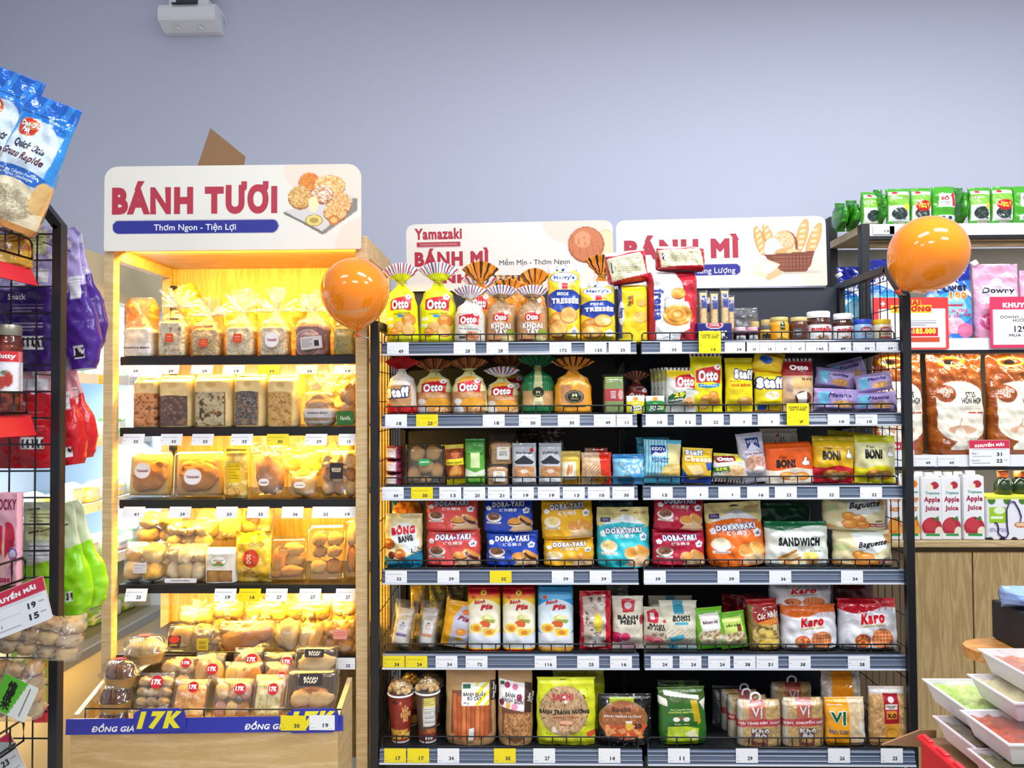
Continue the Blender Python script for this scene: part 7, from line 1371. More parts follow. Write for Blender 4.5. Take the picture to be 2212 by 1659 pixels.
o = blue(1884, 1962, 556, 'blue detergent pouch', 'between the post and the orange balloon')
o = blue(2010, 2112, 556, 'blue pouch lettered Power 100 with pink flowers', 'right of the orange balloon', full=1)
pk = lambda: mix('e8a8c8', ('E', .5, .42, .4, .16, 'dcd4e4'), ('E', .5, .24, .1, .05, 'f0e8f0'), ('Z', .5, .24, .06, .03, '8a7a90', .012), ('E', .3, .78, .22, .12, 'd85090'), ('Z', .3, .78, .14, .07, 'f0a0c4', .02), ('E', .72, .82, .24, .13, 'd04888'), ('Z', .72, .82, .14, .07, 'f0a0c4', .03), ('P', [(.4, .66), (.6, .62), (.55, .74)], '5a9050'), ('N', 0, 0, 1, .3, 20, .6, 'f4c4dc'), T('Downy', .5, .37, .72, .1, '1c1c2c', .03, i=.2))
o = P(2112, 2216, 566, pk(), 'pink fabric softener pouch', 'right of the blue Power pouch', **DT); cap(o, .2, .34, .1)
P(2216, 2290, 580, pk(), 'pink fabric softener pouch', 'cut by the right edge of the photo', **DT)
# promotional cards in front of the rails
def card(x0, x1, y0, y1, Y, art, sd, loc, cat='promotion card', name='promotion_card', roll=0, lean=0, yaw=0, rad=.004, curve=None, tx=()):
    a = at(x0, y1, Y); b = at(x1, y0, Y); w = b.x - a.x; h = b.z - a.z
    me = flat(w, h, art[0], art[1], .0012, .003, outline=(rad,) * 4, curve=curve)
    o = link(name, me, None, CARD); o.location = ((a.x + b.x) / 2, Y, a.z); o.rotation_euler = (R(-lean), R(roll), R(yaw)); meta(o, sd + ' ' + loc, cat); return o
card(1886, 2048, 642, 755, RY - .012, mix('e83c38', ('R', .08, .22, .96, .97, 'f0eef2'), ('R', .36, .05, .64, .16, 'f4c828'), ('R', .24, .15, .78, .30, 'f4c828'), ('R', .40, .58, .86, .755, 'd81c30'), ('R', .40, .77, .88, .87, 'd0502c'), *fine(.4, .84, .44, 3, '4a4a6a', .045, .012), ('E', .92, .86, .03, .09, 'e8f0f0'), ('P', [(.1, .12), (.13, .1), (.14, .05), (.15, .1), (.18, .12), (.15, .14), (.14, .2), (.13, .14)], 'f8e8e0'), T('KHAI', .5, .10, .26, .1, 'd02020', .09), T('TRƯƠNG', .52, .215, .5, .12, 'd02020', .09), T('GIÁ CHỈ', .49, .66, .13, .06, 'f8e8e0', .03), T('185.000', .68, .65, .3, .11, 'fff04c', .06)), 'red promotion card lettered KHAI TRƯƠNG 185.000', 'under the orange balloon')
card(2140, 2300, 640, 752, RY - .012, mix('d83860', ('R', .04, .25, .96, .93, 'f2f0f6'), T('KHUYẾN MÃI', .5, .14, .66, .15, 'fff', .07), T('DOWNY - NƯỚC XẢ VẢI\nHƯƠNG HOA', .5, .42, .72, .14, '2a2a34', .01), T('129 000', .52, .63, .4, .12, '2a2a34', .02), T('MUA 1 TẶNG 1', .5, .75, .5, .08, '2a2a34', .02)), 'pink bordered promotion card starting with 129', 'under the pink softener pouch')
def kmcard(x0, x1, y0, y1, Y, n1, n2, sd, loc, **k):
    return card(x0, x1, y0, y1, Y, mix('eef0f4', ('R', 0, 0, 1, .33, 'd0304c'), ('R', 0, 0, .012, 1, 'd0304c'), ('R', .988, 0, 1, 1, 'd0304c'), *fine(.08, .92, .37, 1, '777', .1, .01), T('KHUYẾN MÃI', .5, .18, .72, .16, 'fff', .08, r=3), T('Mua 1', .14, .52, .15, .06, '33333a', .01), T('Mua từ 2', .16, .78, .2, .06, '33333a', .01), *fine(.08, .55, .62, 1, '888', .1, .012), *fine(.08, .52, .88, 1, '888', .1, .012), T(n1, .74, .55, .13, .14, '2a2a34', .04), T(n2, .74, .8, .15, .14, '2a2a34', .04), *fine(.84, .94, .52, 1, '999', .1, .02), *fine(.84, .94, .76, 1, '999', .1, .02)), sd, loc, **k)
kmcard(2094, 2181, 950, 1007, RY - .012, '31', '22', 'red headed promotion card reading 31 and 22', 'under the middle rice bag')
kmcard(1893, 1975, 954, 1008, RY - .012, '37', '32', 'red headed promotion card partly behind the black post', 'under the left rice bag')
# rice bags
cur.update(z=RS[2] + .001, y=RY + .02, row='R3')
def rice(x0, x1, yt, sd, loc, k=0):
    lines = [('P', [(.38, .77), (.5, .64), (.62, .77)], 'e8d8c4'), ('P', [(.385, .77), (.5, .645), (.51, .645), (.40, .77)], '9a5838'), ('E', .5, .76, .24, .045, 'd8a888'), ('E', .46, .81, .09, .075, 'f2e4d4'), ('P', [(.3, .93), (.4, .87), (.55, .87), (.66, .95), (.3, .96)], 'e4e0d4'), *[('P', [(.62 + .04 * i, .84), (.63 + .04 * i, .84), (.56 + .07 * i, .94), (.55 + .07 * i, .94)], '7c7464') for i in range(5)], ('E', .82, .86, .04, .04, 'b0502c')]
    lines = [(q[0], *q[1:]) for q in lines]
    P(x0, x1, yt, mix('8a4416', ('N', 0, 0, 1, 1, 25, .55, 'a85c20'), ('N', 0, 0, 1, .3, 50, .74, 'd09850'), ('E', .45, .08, .24, .05, 'ecc830'), ('E', .45, .08, .19, .033, '8a4416'), ('E', .42, .085, .1, .025, '2a1c14'), ('R', .12, .38, .92, .72, 'ece6d4'), ('E', .52, .40, .40, .12, 'ece6d4'), ('E', .52, .72, .40, .16, 'ece6d4'), ('E', .28, .40, .17, .09, '9a4a20'), *lines, ('R', .62, .585, .76, .60, 'c04838'), ('R', .78, .585, .9, .60, 'c04838'),
        T('HƯƠNG\nNỘI', .28, .40, .24, .1, 'ecd8c0', .04), T('ST25\nHỖN HỢP', .70, .45, .36, .13, '26241f', .03), *fine(.56, .88, .53, 2, '8a6a5a', .02, .004)), sd, loc, shape='stand', d=.14, cat='rice bag', name='rice_bag', m=GLOSS, wr=.004, tag=False, cell=.0028)
rice(1884, 2010, 762, 'brown rice bag half behind the black post', 'left of three on the right shelving')
rice(2014, 2143, 762, 'brown rice bag with cream label, fully seen', 'middle of three on the right shelving')
rice(2146, 2276, 762, 'brown rice bag cut by the photo edge', 'right of three on the right shelving')
# cartons on the counter
cur.update(z=RC + .001, y=RY - .035, row='R4')
def juice(x0, x1, yt, orange_, sd, loc, dY=0, plain=False):
    Y, z, x, w, h = spot(x0, x1, yt, dY, None); hb = h * .925
    c1, nm1, nm2 = ('e8801c', 'Orange', 'Nectar') if orange_ else ('b82838', 'Apple', 'Juice')
    ops = [('E', .5, .80, .48, .16, c1), ('E', .42, .76, .3, .1, 'f0a040' if orange_ else 'cc3c48'), ('E', .84, .88, .2, .09, 'f4e8d0' if not orange_ else 'f8b040'), ('G', .90, 1, 'f2f2f2', 'f2f2f2'), ('R', .2, .905, .86, .945, '2c9a48'), ('E', .66, .12, .2, .06, c1), ('E', .4, .15, .18, .05, 'f4ecd8'), ('P', [(.6, .66), (.8, .62), (.86, .68), (.66, .7)], '4a7a3c'), ('R', .55, .64, .57, .7, '5a3a20')]
    if plain: ops = []
    o = link('juice_carton', loft(w, hb, .075, ['f2f2f2'] + ops, [] if plain else [T('Tropicsun', .55, .25, .66, .055, '3a9a80', .03), T(nm1, .52, .36, .76, .11, c1 if orange_ else 'b01c48', .04), T(nm2, .52, .50, .66, .1, c1 if orange_ else 'b01c48', .04)], 'box', .0026), None, CARD)
    o.location = (x, Y + .04, z); o.rotation_euler = (0, 0, R(-6))
    k = MB(); k.box(-w * .42, -.025, hb + .0002, w * .42, .036, hb + .004, None, .002); g_ = k.obj('folded_top', CARD2, o)
    k = MB(); k.lathe([(w * .24, 0), (w * .24, h * .05), (w * .21, h * .06)], 20); k.obj('cap', WHITEP, o, (0, -.005, hb + .0045))
    fin(o, sd, loc, 'juice carton', x0, x1, tag=False)
CARD2 = solidc('f0f0f0')
juice(1957, 1988, 1018, 1, 'orange nectar carton', 'beside the black shelf post')
juice(1992, 2036, 1022, 0, 'apple juice carton, left of three,', 'on the oak counter')
juice(2036, 2077, 1021, 0, 'apple juice carton, middle of three,', 'on the oak counter')
juice(2083, 2128, 1018, 0, 'apple juice carton, right of three,', 'on the oak counter', dY=-.003)
for i, (x0, x1) in enumerate(((1974, 2012), (2018, 2052), (2060, 2098))): juice(x0, x1, 1020, 0, 'plain sided carton', ('behind the orange nectar', 'behind the left apple cartons', 'behind the middle apple carton')[i], dY=.11, plain=True)
juice(1918, 1950, 1020, 1, 'orange nectar carton glimpsed through the wire side', 'left of the black post')
# soy drink multipack with ribbon
o, x, Y, z, w, h = box3(2129, 2250, 1072, .12, *mix('ecebf0', ('G', 0, .06, 'd8dc38', 'e0e450'), *[('E', .1 + .28 * k, .1, .07, .09, '4a7a30') for k in range(4)], ('R', 0, 0, 1, .07, 'dce048'), ('R', .05, .25, .36, .62, '9ccc20'), ('E', .24, .33, .1, .08, 'e8f4d0'), ('R', .08, .46, .3, .52, 'f0f6e0'), ('E', .62, .66, .12, .07, 'c87038'), ('E', .62, .65, .09, .045, 'f0c8a0'), ('E', .8, .52, .1, .04, '4a4a44'), *[('E', .06 + .22 * k, 1.0, .06, .06, '2a2c2c') for k in range(5)], T('Sữa 180ml\nVà hạt chia', .2, .78, .32, .1, '8a78b8', .02)), 'white and green multipack of small bottles with purple ribbon', 'at counter right end', 'drink pack', 'drink_multipack', tag=False)
k = MB(); pts = [(.14, .60), (.18, .62), (.20, .70), (.20, .85), (.26, .93), (.34, .95), (.38, .86), (.36, .66), (.36, .30), (.42, .12), (.50, .12), (.58, .30), (.62, .46), (.60, .58)]
k.tube([((a - .5) * w, -.0645, (1 - b) * h) for a, b in pts], .0028, 6); k.obj('ribbon', solidc('45246e'), o)
for i, (x0, x1, dd) in enumerate(((2160, 2196, .02), (2196, 2236, .04))):
    Y = cur['y'] + dd + .02; zz = z + h + .001; a = at(x0, 1070, Y); b = at(x1, 1070, Y); rr = (b.x - a.x) / 2
    r = empty('sauce_bottle', ((a.x + b.x) / 2, Y + rr, zz)); k = MB(); H_ = Z_(1018, Y, 2180) - zz
    k.lathe([(rr * .9, 0), (rr, .004), (rr, H_ * .38), (rr * .8, H_ * .58), (rr * .45, H_ * .66), (rr * .42, H_ * .72)], 10); k.obj('body', solidc('2a3a22', .12), r)
    k = MB(); k.lathe([(rr * .62, 0), (rr * .62, H_ * .24), (rr * .58, H_ * .26)], 20); k.obj('cap', solidc('e8722c'), r, (0, 0, H_ * .725))
    k = MB(); k.tube([(-rr * .9, -rr * .5, H_ * .45), (-rr * .4, -rr * .55, H_ * .68), (0, -rr * .6, H_ * .62), (rr * .4, -rr * .55, H_ * .68), (rr * .9, -rr * .5, H_ * .45)], .0014, 5); k.obj('neck_cord', WHITEP, r)
    meta(r, 'dark bottle with orange cap, ' + ('left' if i == 0 else 'right') + ' of two standing on the multipack', 'bottle')
# =============================== balloons
def balloon(px, py, rp, Y, tilt, tail, label, text=False, el=1.):
    c = at(px, py, Y); rr = rp * Y / FPX; n, m_ = 48, 32; V = []
    for i in range(m_ + 1):
        t = i / m_ * math.pi; zz = math.cos(t); q = math.sin(t)
        ext = 1 + (.16 * max(0, -zz) ** 3); taper = 1 - .10 * max(0, -zz) ** 2 - (.3 * max(0, -zz - .8) / .2 if zz < -.8 else 0)
        for j in range(n): a = j * 2 * math.pi / n; V.append((rr * q * taper * math.cos(a), rr * q * taper * math.sin(a), rr * el * zz * ext))
    F = [[i * n + j, (i + 1) * n + j, (i + 1) * n + (j + 1) % n, i * n + (j + 1) % n] for i in range(m_) for j in range(n)]
    cols = [np.repeat(C('f58a10')[None, :], len(V), 0)]; VV = [np.array(V)]; k0 = len(V)
    if text:
        fr = lambda x, z: -np.sqrt(np.maximum(rr * rr - x * x - (z - 0) ** 2, 1e-8))
        for t in (T('KINGFOODMART', .5, .84, .56, .05, 'fac080', .02, arc=-.045),):
            for v, f, cc in letter_mesh(t, 2 * rr, 2 * rr, lambda x, z: fr(x, z - rr), .0006):
                v = v - (0, 0, rr); VV.append(v); cols.append(np.repeat(cc[None, :], len(v), 0)); F += [[q + k0 for q in p] for p in f]; k0 += len(v)
    o = link('balloon', mk('balloon', np.concatenate(VV), F, np.concatenate(cols)), None, BALL); o.location = c; o.rotation_euler = (0, R(tilt), 0)
    k = MB(); zb = -rr * el * 1.155; k.lathe([(rr * .03, 0), (rr * .04, -.004), (rr * .03, -.008), (rr * .10, -.022)], 14); k.obj('knot', solidc('d0501c', .3), o, (0, 0, zb + .004))
    s = MB(); M = (Matrix.Translation(c) @ Matrix.Rotation(R(tilt), 4, 'Y')).inverted(); kn = Vector((0, 0, zb - .006)); end = M @ Vector(tail)
    s.tube([kn, (kn + end) / 2 + Vector((.004, 0, -.006)), end], .0012, 5); s.obj('string', WHITEP, o)
    meta(o, label, 'balloon')
m_, nt_, b_ = mat('balloon_rubber'); BALL = m_
a_ = nt_.nodes.new('ShaderNodeAttribute'); a_.attribute_name = 'Col'; nt_.links.new(a_.outputs['Color'], b_.inputs['Base Color'])
b_.inputs['Roughness'].default_value = .12; b_.inputs['Subsurface Weight'].default_value = .25; b_.inputs['Subsurface Radius'].default_value = (.05, .02, .005); b_.inputs['Coat Weight'].default_value = .5
balloon(767, 631, 74, 2.46, -3, at(800, 730, 2.61), 'orange balloon with pale lettering, tied at the cabinet right post', True)
balloon(2004, 549, 80, 2.45, 38, (GXR, 2.59, Z_(640, 2.6, 1950) + .004), 'plain orange balloon tied to the black shelving corner at right', False, 1.02)
# =============================== price cards
TAGN = [0]
ORD = {'top': 'top', 'second': 'second', 'third': 'third', 'fourth': 'fourth', 'fifth': 'fifth', 'bottom': 'bottom'}
def tagm(w, h, n, yel, top=None):
    b = 'f0dc10' if yel else 'eef0f4'; g = '9a8a20' if yel else '9a9ca4'
    ops = [b, ('R', .05, .28, .8, .30, g), ('R', .05, .58, .14, .62, g), ('R', .05, .84, .2, .86, g), ('R', .72, .90, .95, .93, g), ('R', .80, .60, .95, .62, g)]
    tx = [T(str(n), .64, .68, .10 * len(str(n)) + (.02 if len(str(n)) > 1 else -.03), .27, '33343c', .03)]
    return ops, tx
seen = {}
def tag(x, n, y0, y1, Y, row, where, w=48, yel=False, lean=0, roll=0, note=None, extra=None, shear=0):
    a = at(x, y1, Y); b = at(x + w, y0, Y); W_ = b.x - a.x; H_ = b.z - a.z; ops, tx = tagm(W_, H_, n, yel)
    if extra: ops, tx = [ops[0], ('R', .05, .62, .14, .66, '9a8a20')], [T(extra, .5, .22, .84, .22, '5a5210', .02), T(str(n), .66, .84, .2, .12, '4a4410', .03)]
    o = link('price_card', flat(W_, H_, ops, tx, .0008, .0024), None, CARD); o.location = ((a.x + b.x) / 2, Y, a.z); o.rotation_euler = (R(lean), R(roll), 0)
    cx = x + w / 2; c = [(abs((i[0] + i[1]) / 2 - cx), i[3]) for i in ITEMS if i[2] == row]
    sd = min(c)[1] if c else ''
    colr = 'yellow' if yel else 'white'
    sw = sd.split(',')[0].split()
    if len(sw) > 8:
        j = max(i for i in range(2, 9) if sw[i] in ('with', 'of', 'and', 'in', 'turned', 'before') or i == 2); sw = sw[:j if j > 2 else 8]
    lab = note or f'{colr} price card reading {n} under the {" ".join(sw)}, ' + where.replace('in the ', '').replace(' tier', '')
    ws = lab.split()
    if not note and len(ws) > 16: lab = lab.replace(' price card', ' card')
    key = lab; seen.setdefault(key, []).append(o)
    meta(o, lab, 'price card', 'price cards'); o['_x'] = cx
    return o
GT = [
 (0, [(836, 49), (980, 28), (1051, 28), (1187, 172), (1263, 135), (1315, 25), (1426, 35), (1510, '15y'), (1566, 24), (1610, 24, 30), (1641, 14, 34), (1676, 47, 32), (1709, 47, 30), (1741, 145), (1791, 89), (1843, 39), (1893, 39)]),
 (1, [(832, 18), (899, '23y'), (1043, 18), (1121, 30), (1205, 30), (1283, 49), (1332, 11, 34), (1395, 10), (1456, 11), (1516, 22), (1577, 9), (1637, 9), (1700, '7y'), (1788, 10), (1848, 10)]),
 (2, [(825, 44), (888, '30y'), (949, 13), (1001, 20), (1054, 21), (1106, 19), (1162, 19), (1216, 13), (1270, 10), (1323, 30), (1406, 15), (1483, 9), (1552, 9), (1614, 16), (1674, 22), (1766, 22), (1858, 22)]),
 (3, [(832, 32), (945, 39), (1058, '32y'), (1192, 39), (1274, 39), (1391, 39), (1550, 39), (1662, 36), (1817, 34)]),
 (4, [(827, '24y'), (876, '24y'), (941, 34), (1006, 72), (1155, 116), (1247, 25), (1318, 16), (1406, 24), (1468, 24), (1530, 24), (1585, 38), (1634, 31), (1704, 38), (1832, 38)]),
 (5, [(830, '17y'), (880, '17y'), (945, 34), (1067, '30y'), (1152, 27), (1293, 14), (1443, 11), (1590, 29), (1789, 26), (1903, 25)])]
ROWN = ['top', 'second', 'third', 'fourth', 'fifth', 'bottom']
yy0 = [739, 895, 1052, 1233, 1417, 1617]; yy1 = [766, 923, 1080, 1261, 1446, 1650]
CMB = {'15y': 'COMBO 2 CÁI\nGIÁ 23 000Đ', '7y': 'COMBO 2 CÁI\nGIÁ 14 000Đ'}
for i, lst in GT:
    for e in lst:
        x, n = e[0], e[1]; w_ = e[2] if len(e) > 2 else 47; ye = str(n).endswith('y'); ex = CMB.get(n); n_ = str(n).rstrip('y')
        tag(x, n_, (yy0[i] - 24 if ex else yy0[i]), yy1[i] - 2 - (x - 1380) * (.009 if i == 0 else .006 if i == 1 else .003 if i == 2 else 0), SY[i] - .0065 - (.014 if ex else 0), ROWN[i], 'in the ' + ROWN[i] + ' rail', w_, ye, extra=ex)
for row, y0, y1, lst in (('cab1', 787, 808, [(262, 29), (338, 29), (411, 29), (480, 19), (556, '33y'), (638, 25), (721, 19)]), ('cab2', 936, 962, [(262, 35), (344, 35), (412, 35), (497, 35), (574, '30y'), (658, 29), (730, 15, 36)]),
                         ('cab3', 1094, 1119, [(263, 41), (363, 39), (464, 33), (532, 35), (607, 36), (673, 32), (720, 19)]), ('cab4', 1272, 1299, [(268, 25), (461, 19), (514, '16y'), (572, 27), (645, 27), (724, 27, 42)])):
    for e in lst:
        x, n = e[0], e[1]; ye = str(n).endswith('y'); k_ = {'cab1': 'top', 'cab2': 'second', 'cab3': 'third', 'cab4': 'fourth'}[row]
        tag(x, str(n).rstrip('y'), y0, y1, 2.6165, row, k_ + ' cabinet tier', e[2] if len(e) > 2 else 47, ye, lean=-20)
tag(725, 25, 1421, 1446, 2.594, 'x', '', 42, note='white price card reading 25 beside the cabinet right post, above the drawer')
tag(606, 30, 1546, 1578, DY - .0135, 'x', '', 55, True, note='yellow price card reading 30 on the blue drawer strip')
tag(668, 19, 1545, 1577, DY - .0135, 'x', '', 55, note='white price card reading 19 on the blue drawer strip')
for x, y0, y1, n, nt2 in ((1975, 985, 1007, 49, 'white price card reading 49, left of two under the left rice bag'), (2026, 985, 1007, 49, 'white price card reading 49, right of two, before the 31 promotion card'), (1886, 486, 506, 19, 'blank looking white card at the left end of the seaweed shelf rail'), (1922, 488, 506, 12, 'small white price card partly behind the orange balloon')):
    tag(x, n, y0, y1, RY - .003, 'x', '', 46, note=nt2)
for k_, v_ in seen.items():
    if len(v_) > 1:
        v_.sort(key=lambda o: o['_x'])
        for j, o in enumerate(v_): o['label'] = ('left ' if j == 0 else 'right ' if j == len(v_) - 1 else 'middle ') + k_.replace(' reading ', ' ')
for v_ in seen.values():
    for o in v_: del o['_x']
# =============================== goods around the near left rack
def hang(x0, x1, yt, yb, Y, art, sd, loc, shape='stand', d=.035, roll=0, yaw=0, m=None, wr=.003):
    cur.update(z=0, y=Y, row='L')
    a = Z_(yb, Y, max(x0, 5)); o = P(x0, x1, yt, art, sd, loc, cat='snack pouch', name='hanging_pouch', shape=shape, d=d, z=a, roll=roll, yaw=yaw, m=m or FILM, wr=wr, tag=False, cell=.003)
    # a hook from the wire mesh through the pouch's top
    k = MB(); h = max(v.co.z for v in o.data.vertices)
    Mi = (Matrix.Translation(o.location) @ o.rotation_euler.to_matrix().to_4x4()).inverted()
    if x0 >= 100: q = Mi.inverted() @ Vector((0, 0, h - .06)); pp = [Mi @ Vector((q.x, LY + .012, q.z)), Vector((0, 0, h - .06)), Vector((0, .01, h - .055))]
    else: pp = [(0, 2.014 - o.location.y, h - .015), (0, -d / 2 - .008, h - .015), (0, 0, h - .018)]
    k.tube(pp, .002, 5); k.obj('hook', BLACKW, o)
    return o
def pouch_art(c1, c2, nm):
    return mix(c1, ('A', .42, .02, 7, c2), ('N', 0, 0, 1, .42, 60, .6, 'f0eaf4'), ('R', .30, .03, .86, .19, 'd8dca0'), *fine(.36, .8, .05, 5, '7a7a50', .024, .006), ('E', .60, .20, .02, .008, 'c03040'), ('E', .70, .20, .02, .008, 'c03040'), ('R', .34, .30, .9, .39, 'ece8ee'), *fine(.34, .9, .31, 3, '77707c', .025, .004), ('R', .55, .30, .555, .39, '77707c'), *fine(.3, .85, .54, 4, 'b8a0d0' if c1[0] == '3' else 'e8a0a0', .025, .005), *fine(.35, .85, .67, 3, 'd8c8e8' if c1[0] == '3' else 'f0b0b0', .025, .005), bar(.50, .76, .86, .85), T(nm, .42, .49, .3, .04, 'f0e8f8', .03))
side = dict(w=[(0, .55), (.06, .78), (.2, 1), (.36, .95), (.55, .62), (.75, .46), (.93, .44), (1, .25)], d=[(0, .8), (.3, 1), (.6, .4), (.9, .1), (1, .05)], p=3)
for c1, c2, yt, yb, nm, wd in (('381a66', 'b0a0d4', 486, 802, 'Snack', 'purple'), ('bc101c', 'd89aa4', 735, 1012, 'Snack', 'red')):
    Yh = 2.03 if wd == 'purple' else 2.075
    hang(-20, 113, yt, yb, Yh, pouch_art(c1, c2, nm), wd + ' snack pouch turned backwards behind the wire', 'left of the black post')
    hang(-160, -23, yt + 6, yb + 4, Yh, pouch_art(c1, c2, nm), wd + ' snack pouch cropped by the left photo edge', 'behind the wire')
sa = lambda c1, c2: mix(c1, ('A', .42, .03, 5, c2), ('N', 0, 0, 1, .42, 50, .6, 'e0d8ec'), ('R', .45, .34, .7, .5, 'eceaf0'), *fine(.45, .7, .36, 6, '555', .022, .004), bar(.45, .84, .68, .93))
hang(122, 215, 492, 800, 2.10, sa('4a2488', 'b0a0d4'), 'purple snack pouch bulging at its base, front one,', 'right of the black post', side, .07, -7)
hang(126, 232, 486, 758, 2.19, sa('4a2488', 'a898cc'), 'purple snack pouch bulging at its base, rear one,', 'beside the pine cabinet post', side, .07, -9)
hang(114, 180, 765, 1008, 2.10, sa('c41420', 'cc8c98'), 'red snack pouch bulging at its base, front one,', 'right of the black post', side, .07, -8)
hang(120, 206, 760, 996, 2.19, sa('c81824', 'c88894'), 'red snack pouch bulging at its base, rear one,', 'right of the black post', side, .07, -9)
hang(40, 113, 1086, 1300, 2.04, mix('86c010', ('A', .62, .02, 6, 'b8c4a8'), ('R', .15, .08, .9, .38, 'd4dc9c'), *fine(.2, .85, .12, 6, '5a6a30', .035, .01), ('R', .25, .42, .9, .6, 'dce0e4'), *fine(.25, .9, .44, 5, '667', .03, .006)), 'green snack pouch turned backwards behind the wire', 'above the tilted promotion card')
hang(114, 192, 1090, 1334, 2.10, mix('86cc10', ('A', .40, .03, 5, 'c4d0b0'), ('N', 0, .4, 1, 1, 40, .6, '9cd838'), bar(.4, .78, .62, .87)), 'lime snack pouch bulging at its base, front one,', 'right of the black post', side, .07, -6)
hang(132, 232, 1086, 1322, 2.19, mix('8cd014', ('A', .40, .03, 5, 'ccd8b8'), ('N', 0, .4, 1, 1, 40, .6, 'a4dc40')), 'lime snack pouch bulging at its base, rear one,', 'beside the pine cabinet post', side, .07, -10)
hang(40, 113, 1424, 1520, 2.06, mix('e8d814', ('N', 0, 0, 1, 1, 50, .6, 'f0e860'), ('R', .1, .5, .5, .54, 'a89a20')), 'bright yellow packet behind the wire', 'low on the near left rack')
hang(62, 112, 1498, 1562, 2.075, mix('d02838', ('N', 0, 0, 1, 1, 50, .6, 'e05868')), 'red packet behind the wire', 'under the bright yellow packet')
# oats bag and neighbours on the near shelf
LZ = LSH
def near(x0, x1, yt, yb, Y, art, sd, loc, **k):
    cur.update(z=0, y=Y, row='L'); return P(x0, x1, yt, art, sd, loc, z=Z_(yb, Y, max(x0, 0)), tag=False, **k)
oat = lambda: mix('b8dcf0', ('A', .24, .0, 1, '1478d8'), ('A', .12, .0, 1, '0c64c8'), ('S', 0, 0, 1, .12, 18, .3, '2c8ae4', 20), ('R', .03, .135, .94, .142, '1a2a50'), ('R', 0, .16, .1, .62, '4aa0e0'), ('R', .9, .14, 1, .62, '3090dc'), ('E', .5, .42, .42, .24, 'd4e6f2'), ('R', .08, .6, .94, .66, '1c60b8'), ('E', .5, .60, .46, .05, '1c60b8'), ('E', .5, .84, .56, .20, 'e8dcb8'), ('R', .0, .70, .1, 1, 'c89858'),
    ('n', .5, .83, .44, .13, 'd0c4a4', 'a89878', 260), ('E', .02, .55, .12, .1, 'd8a85c'), ('E', .95, .72, .1, .12, 'e0b878'), ('B', .95, .0, 1, 'c88840'), ('E', .30, .25, .19, .075, 'b01828'), ('E', .30, .25, .165, .06, 'd83020'), ('E', .34, .235, .1, .03, 'f0a040'), ('Z', .30, .25, .18, .07, 'e8a030', .01),
    T('Dan-D\nPak', .30, .25, .26, .085, 'fff', .05, '7a1018', ow=.04), T('Quick Oats', .50, .39, .56, .07, '2a2438', .03, r=-3, i=.1), T('Gruau Rapide', .46, .475, .74, .075, '5a1c2c', .03, r=-3, i=.1), T('From the Canadian Prairies\nDes Prairies Canadiennes', .5, .605, .66, .05, 'dce8f4', .01))
near(-80, 54, 205, 503, 1.83, oat(), 'blue topped oats pouch with red oval logo, leaning right,', 'at the upper left corner', shape='stand', d=.10, roll=21, yaw=0, wr=.003, m=GLOSS, cell=.0018, cat='oats pouch', name='oats_pouch')
near(-172, -46, 142, 498, 1.905, oat(), 'blue topped oats pouch cropped by the left edge', 'behind the leaning one', shape='stand', d=.10, roll=21, wr=.003, m=GLOSS, cat='oats pouch', name='oats_pouch')
near(-60, 48, 500, 574, 1.90, mix('d8a030', ('N', 0, 0, 1, .5, 40, .5, 'b87038'), ('S', 0, 0, 1, .3, 60, .3, 'a05820', 60), ('R', .3, .6, .8, 1, 'e8b848')), 'orange pasta bag behind the wire guard', 'under the leaning oats pouch', shape='soft', d=.08, cat='pasta bag', name='pasta_bag', m=GLOSS)
cur.update(z=LSH[1] + .004, y=1.86, row='L')
def lj():
    Y = 1.90; z = LSH[1] + .004; a = at(-34, 700, Y); b = at(25, 700, Y); w = b.x - a.x; h = a.z - z; r = empty('fruit_jar', ((a.x + b.x) / 2, Y + w / 2, z)); rr = w / 2
    link('body', cyl_mesh(rr, h * .88, *mix('5a2018', ('N', 0, 0, 1, 1, 60, .5, '8a3c28'), ('R', 0, .20, 1, .72, 'f0eef0'), ('R', 0, .20, 1, .34, 'd83038'), ('E', .8, .55, .12, .1, 'b83828'), ('E', .62, .6, .1, .09, 'c84838'), ('E', .7, .47, .1, .03, '6a7a50'), T('Nutty', .72, .27, .5, .08, 'fff', .04)), prof=[(0, .92), (.05, 1), (.9, 1), (1, .88)]), r, GLOSS)
    k = MB(); k.lathe([(rr * .93, 0), (rr * .95, .002), (rr * .95, h * .1), (rr * .9, h * .12)], 36); k.obj('lid', STEEL, r, (0, 0, h * .8805)); meta(r, 'glass jar of dried fruit with silver lid and red label, at left edge', 'jar')
lj()
cur.update(z=LSH[2] + .004, y=1.90, row='L')
P(-14, 39, 1066, mix('f0b0c0', ('E', .2, .48, .3, .14, 'c81c3c'), ('E', .6, .46, .3, .15, 'd82c48'), ('P', [(.0, .5), (.9, .5), (.45, .72)], 'c81c3c'), ('R', .38, .3, .46, .9, 'e8c8a8'), ('R', .38, .3, .46, .5, 'f4a8b8'), ('E', .8, .66, .18, .07, '6a4ab0'), ('E', .8, .66, .13, .05, 'f0e8f8'), ('N', 0, .2, 1, .9, 40, .7, 'a01c34'), T('POCKY', .5, .12, .9, .12, '8c1c3c', .03), T('Rose', .42, .93, .6, .07, 'c02040', .04)), 'pink biscuit stick box with red heart', 'at the left edge behind the wire guard', cat='box', name='biscuit_box', shape='box', d=.03, m=CARD, tag=False)
kmcard(-30, 122, 1266, 1362, 1.775, '19', '15', 'large curled red headed promotion card reading 19 and 15', 'on the near left rack', roll=-21, lean=10, curve=lambda x, z: -.12 * abs(x) ** 1.4)
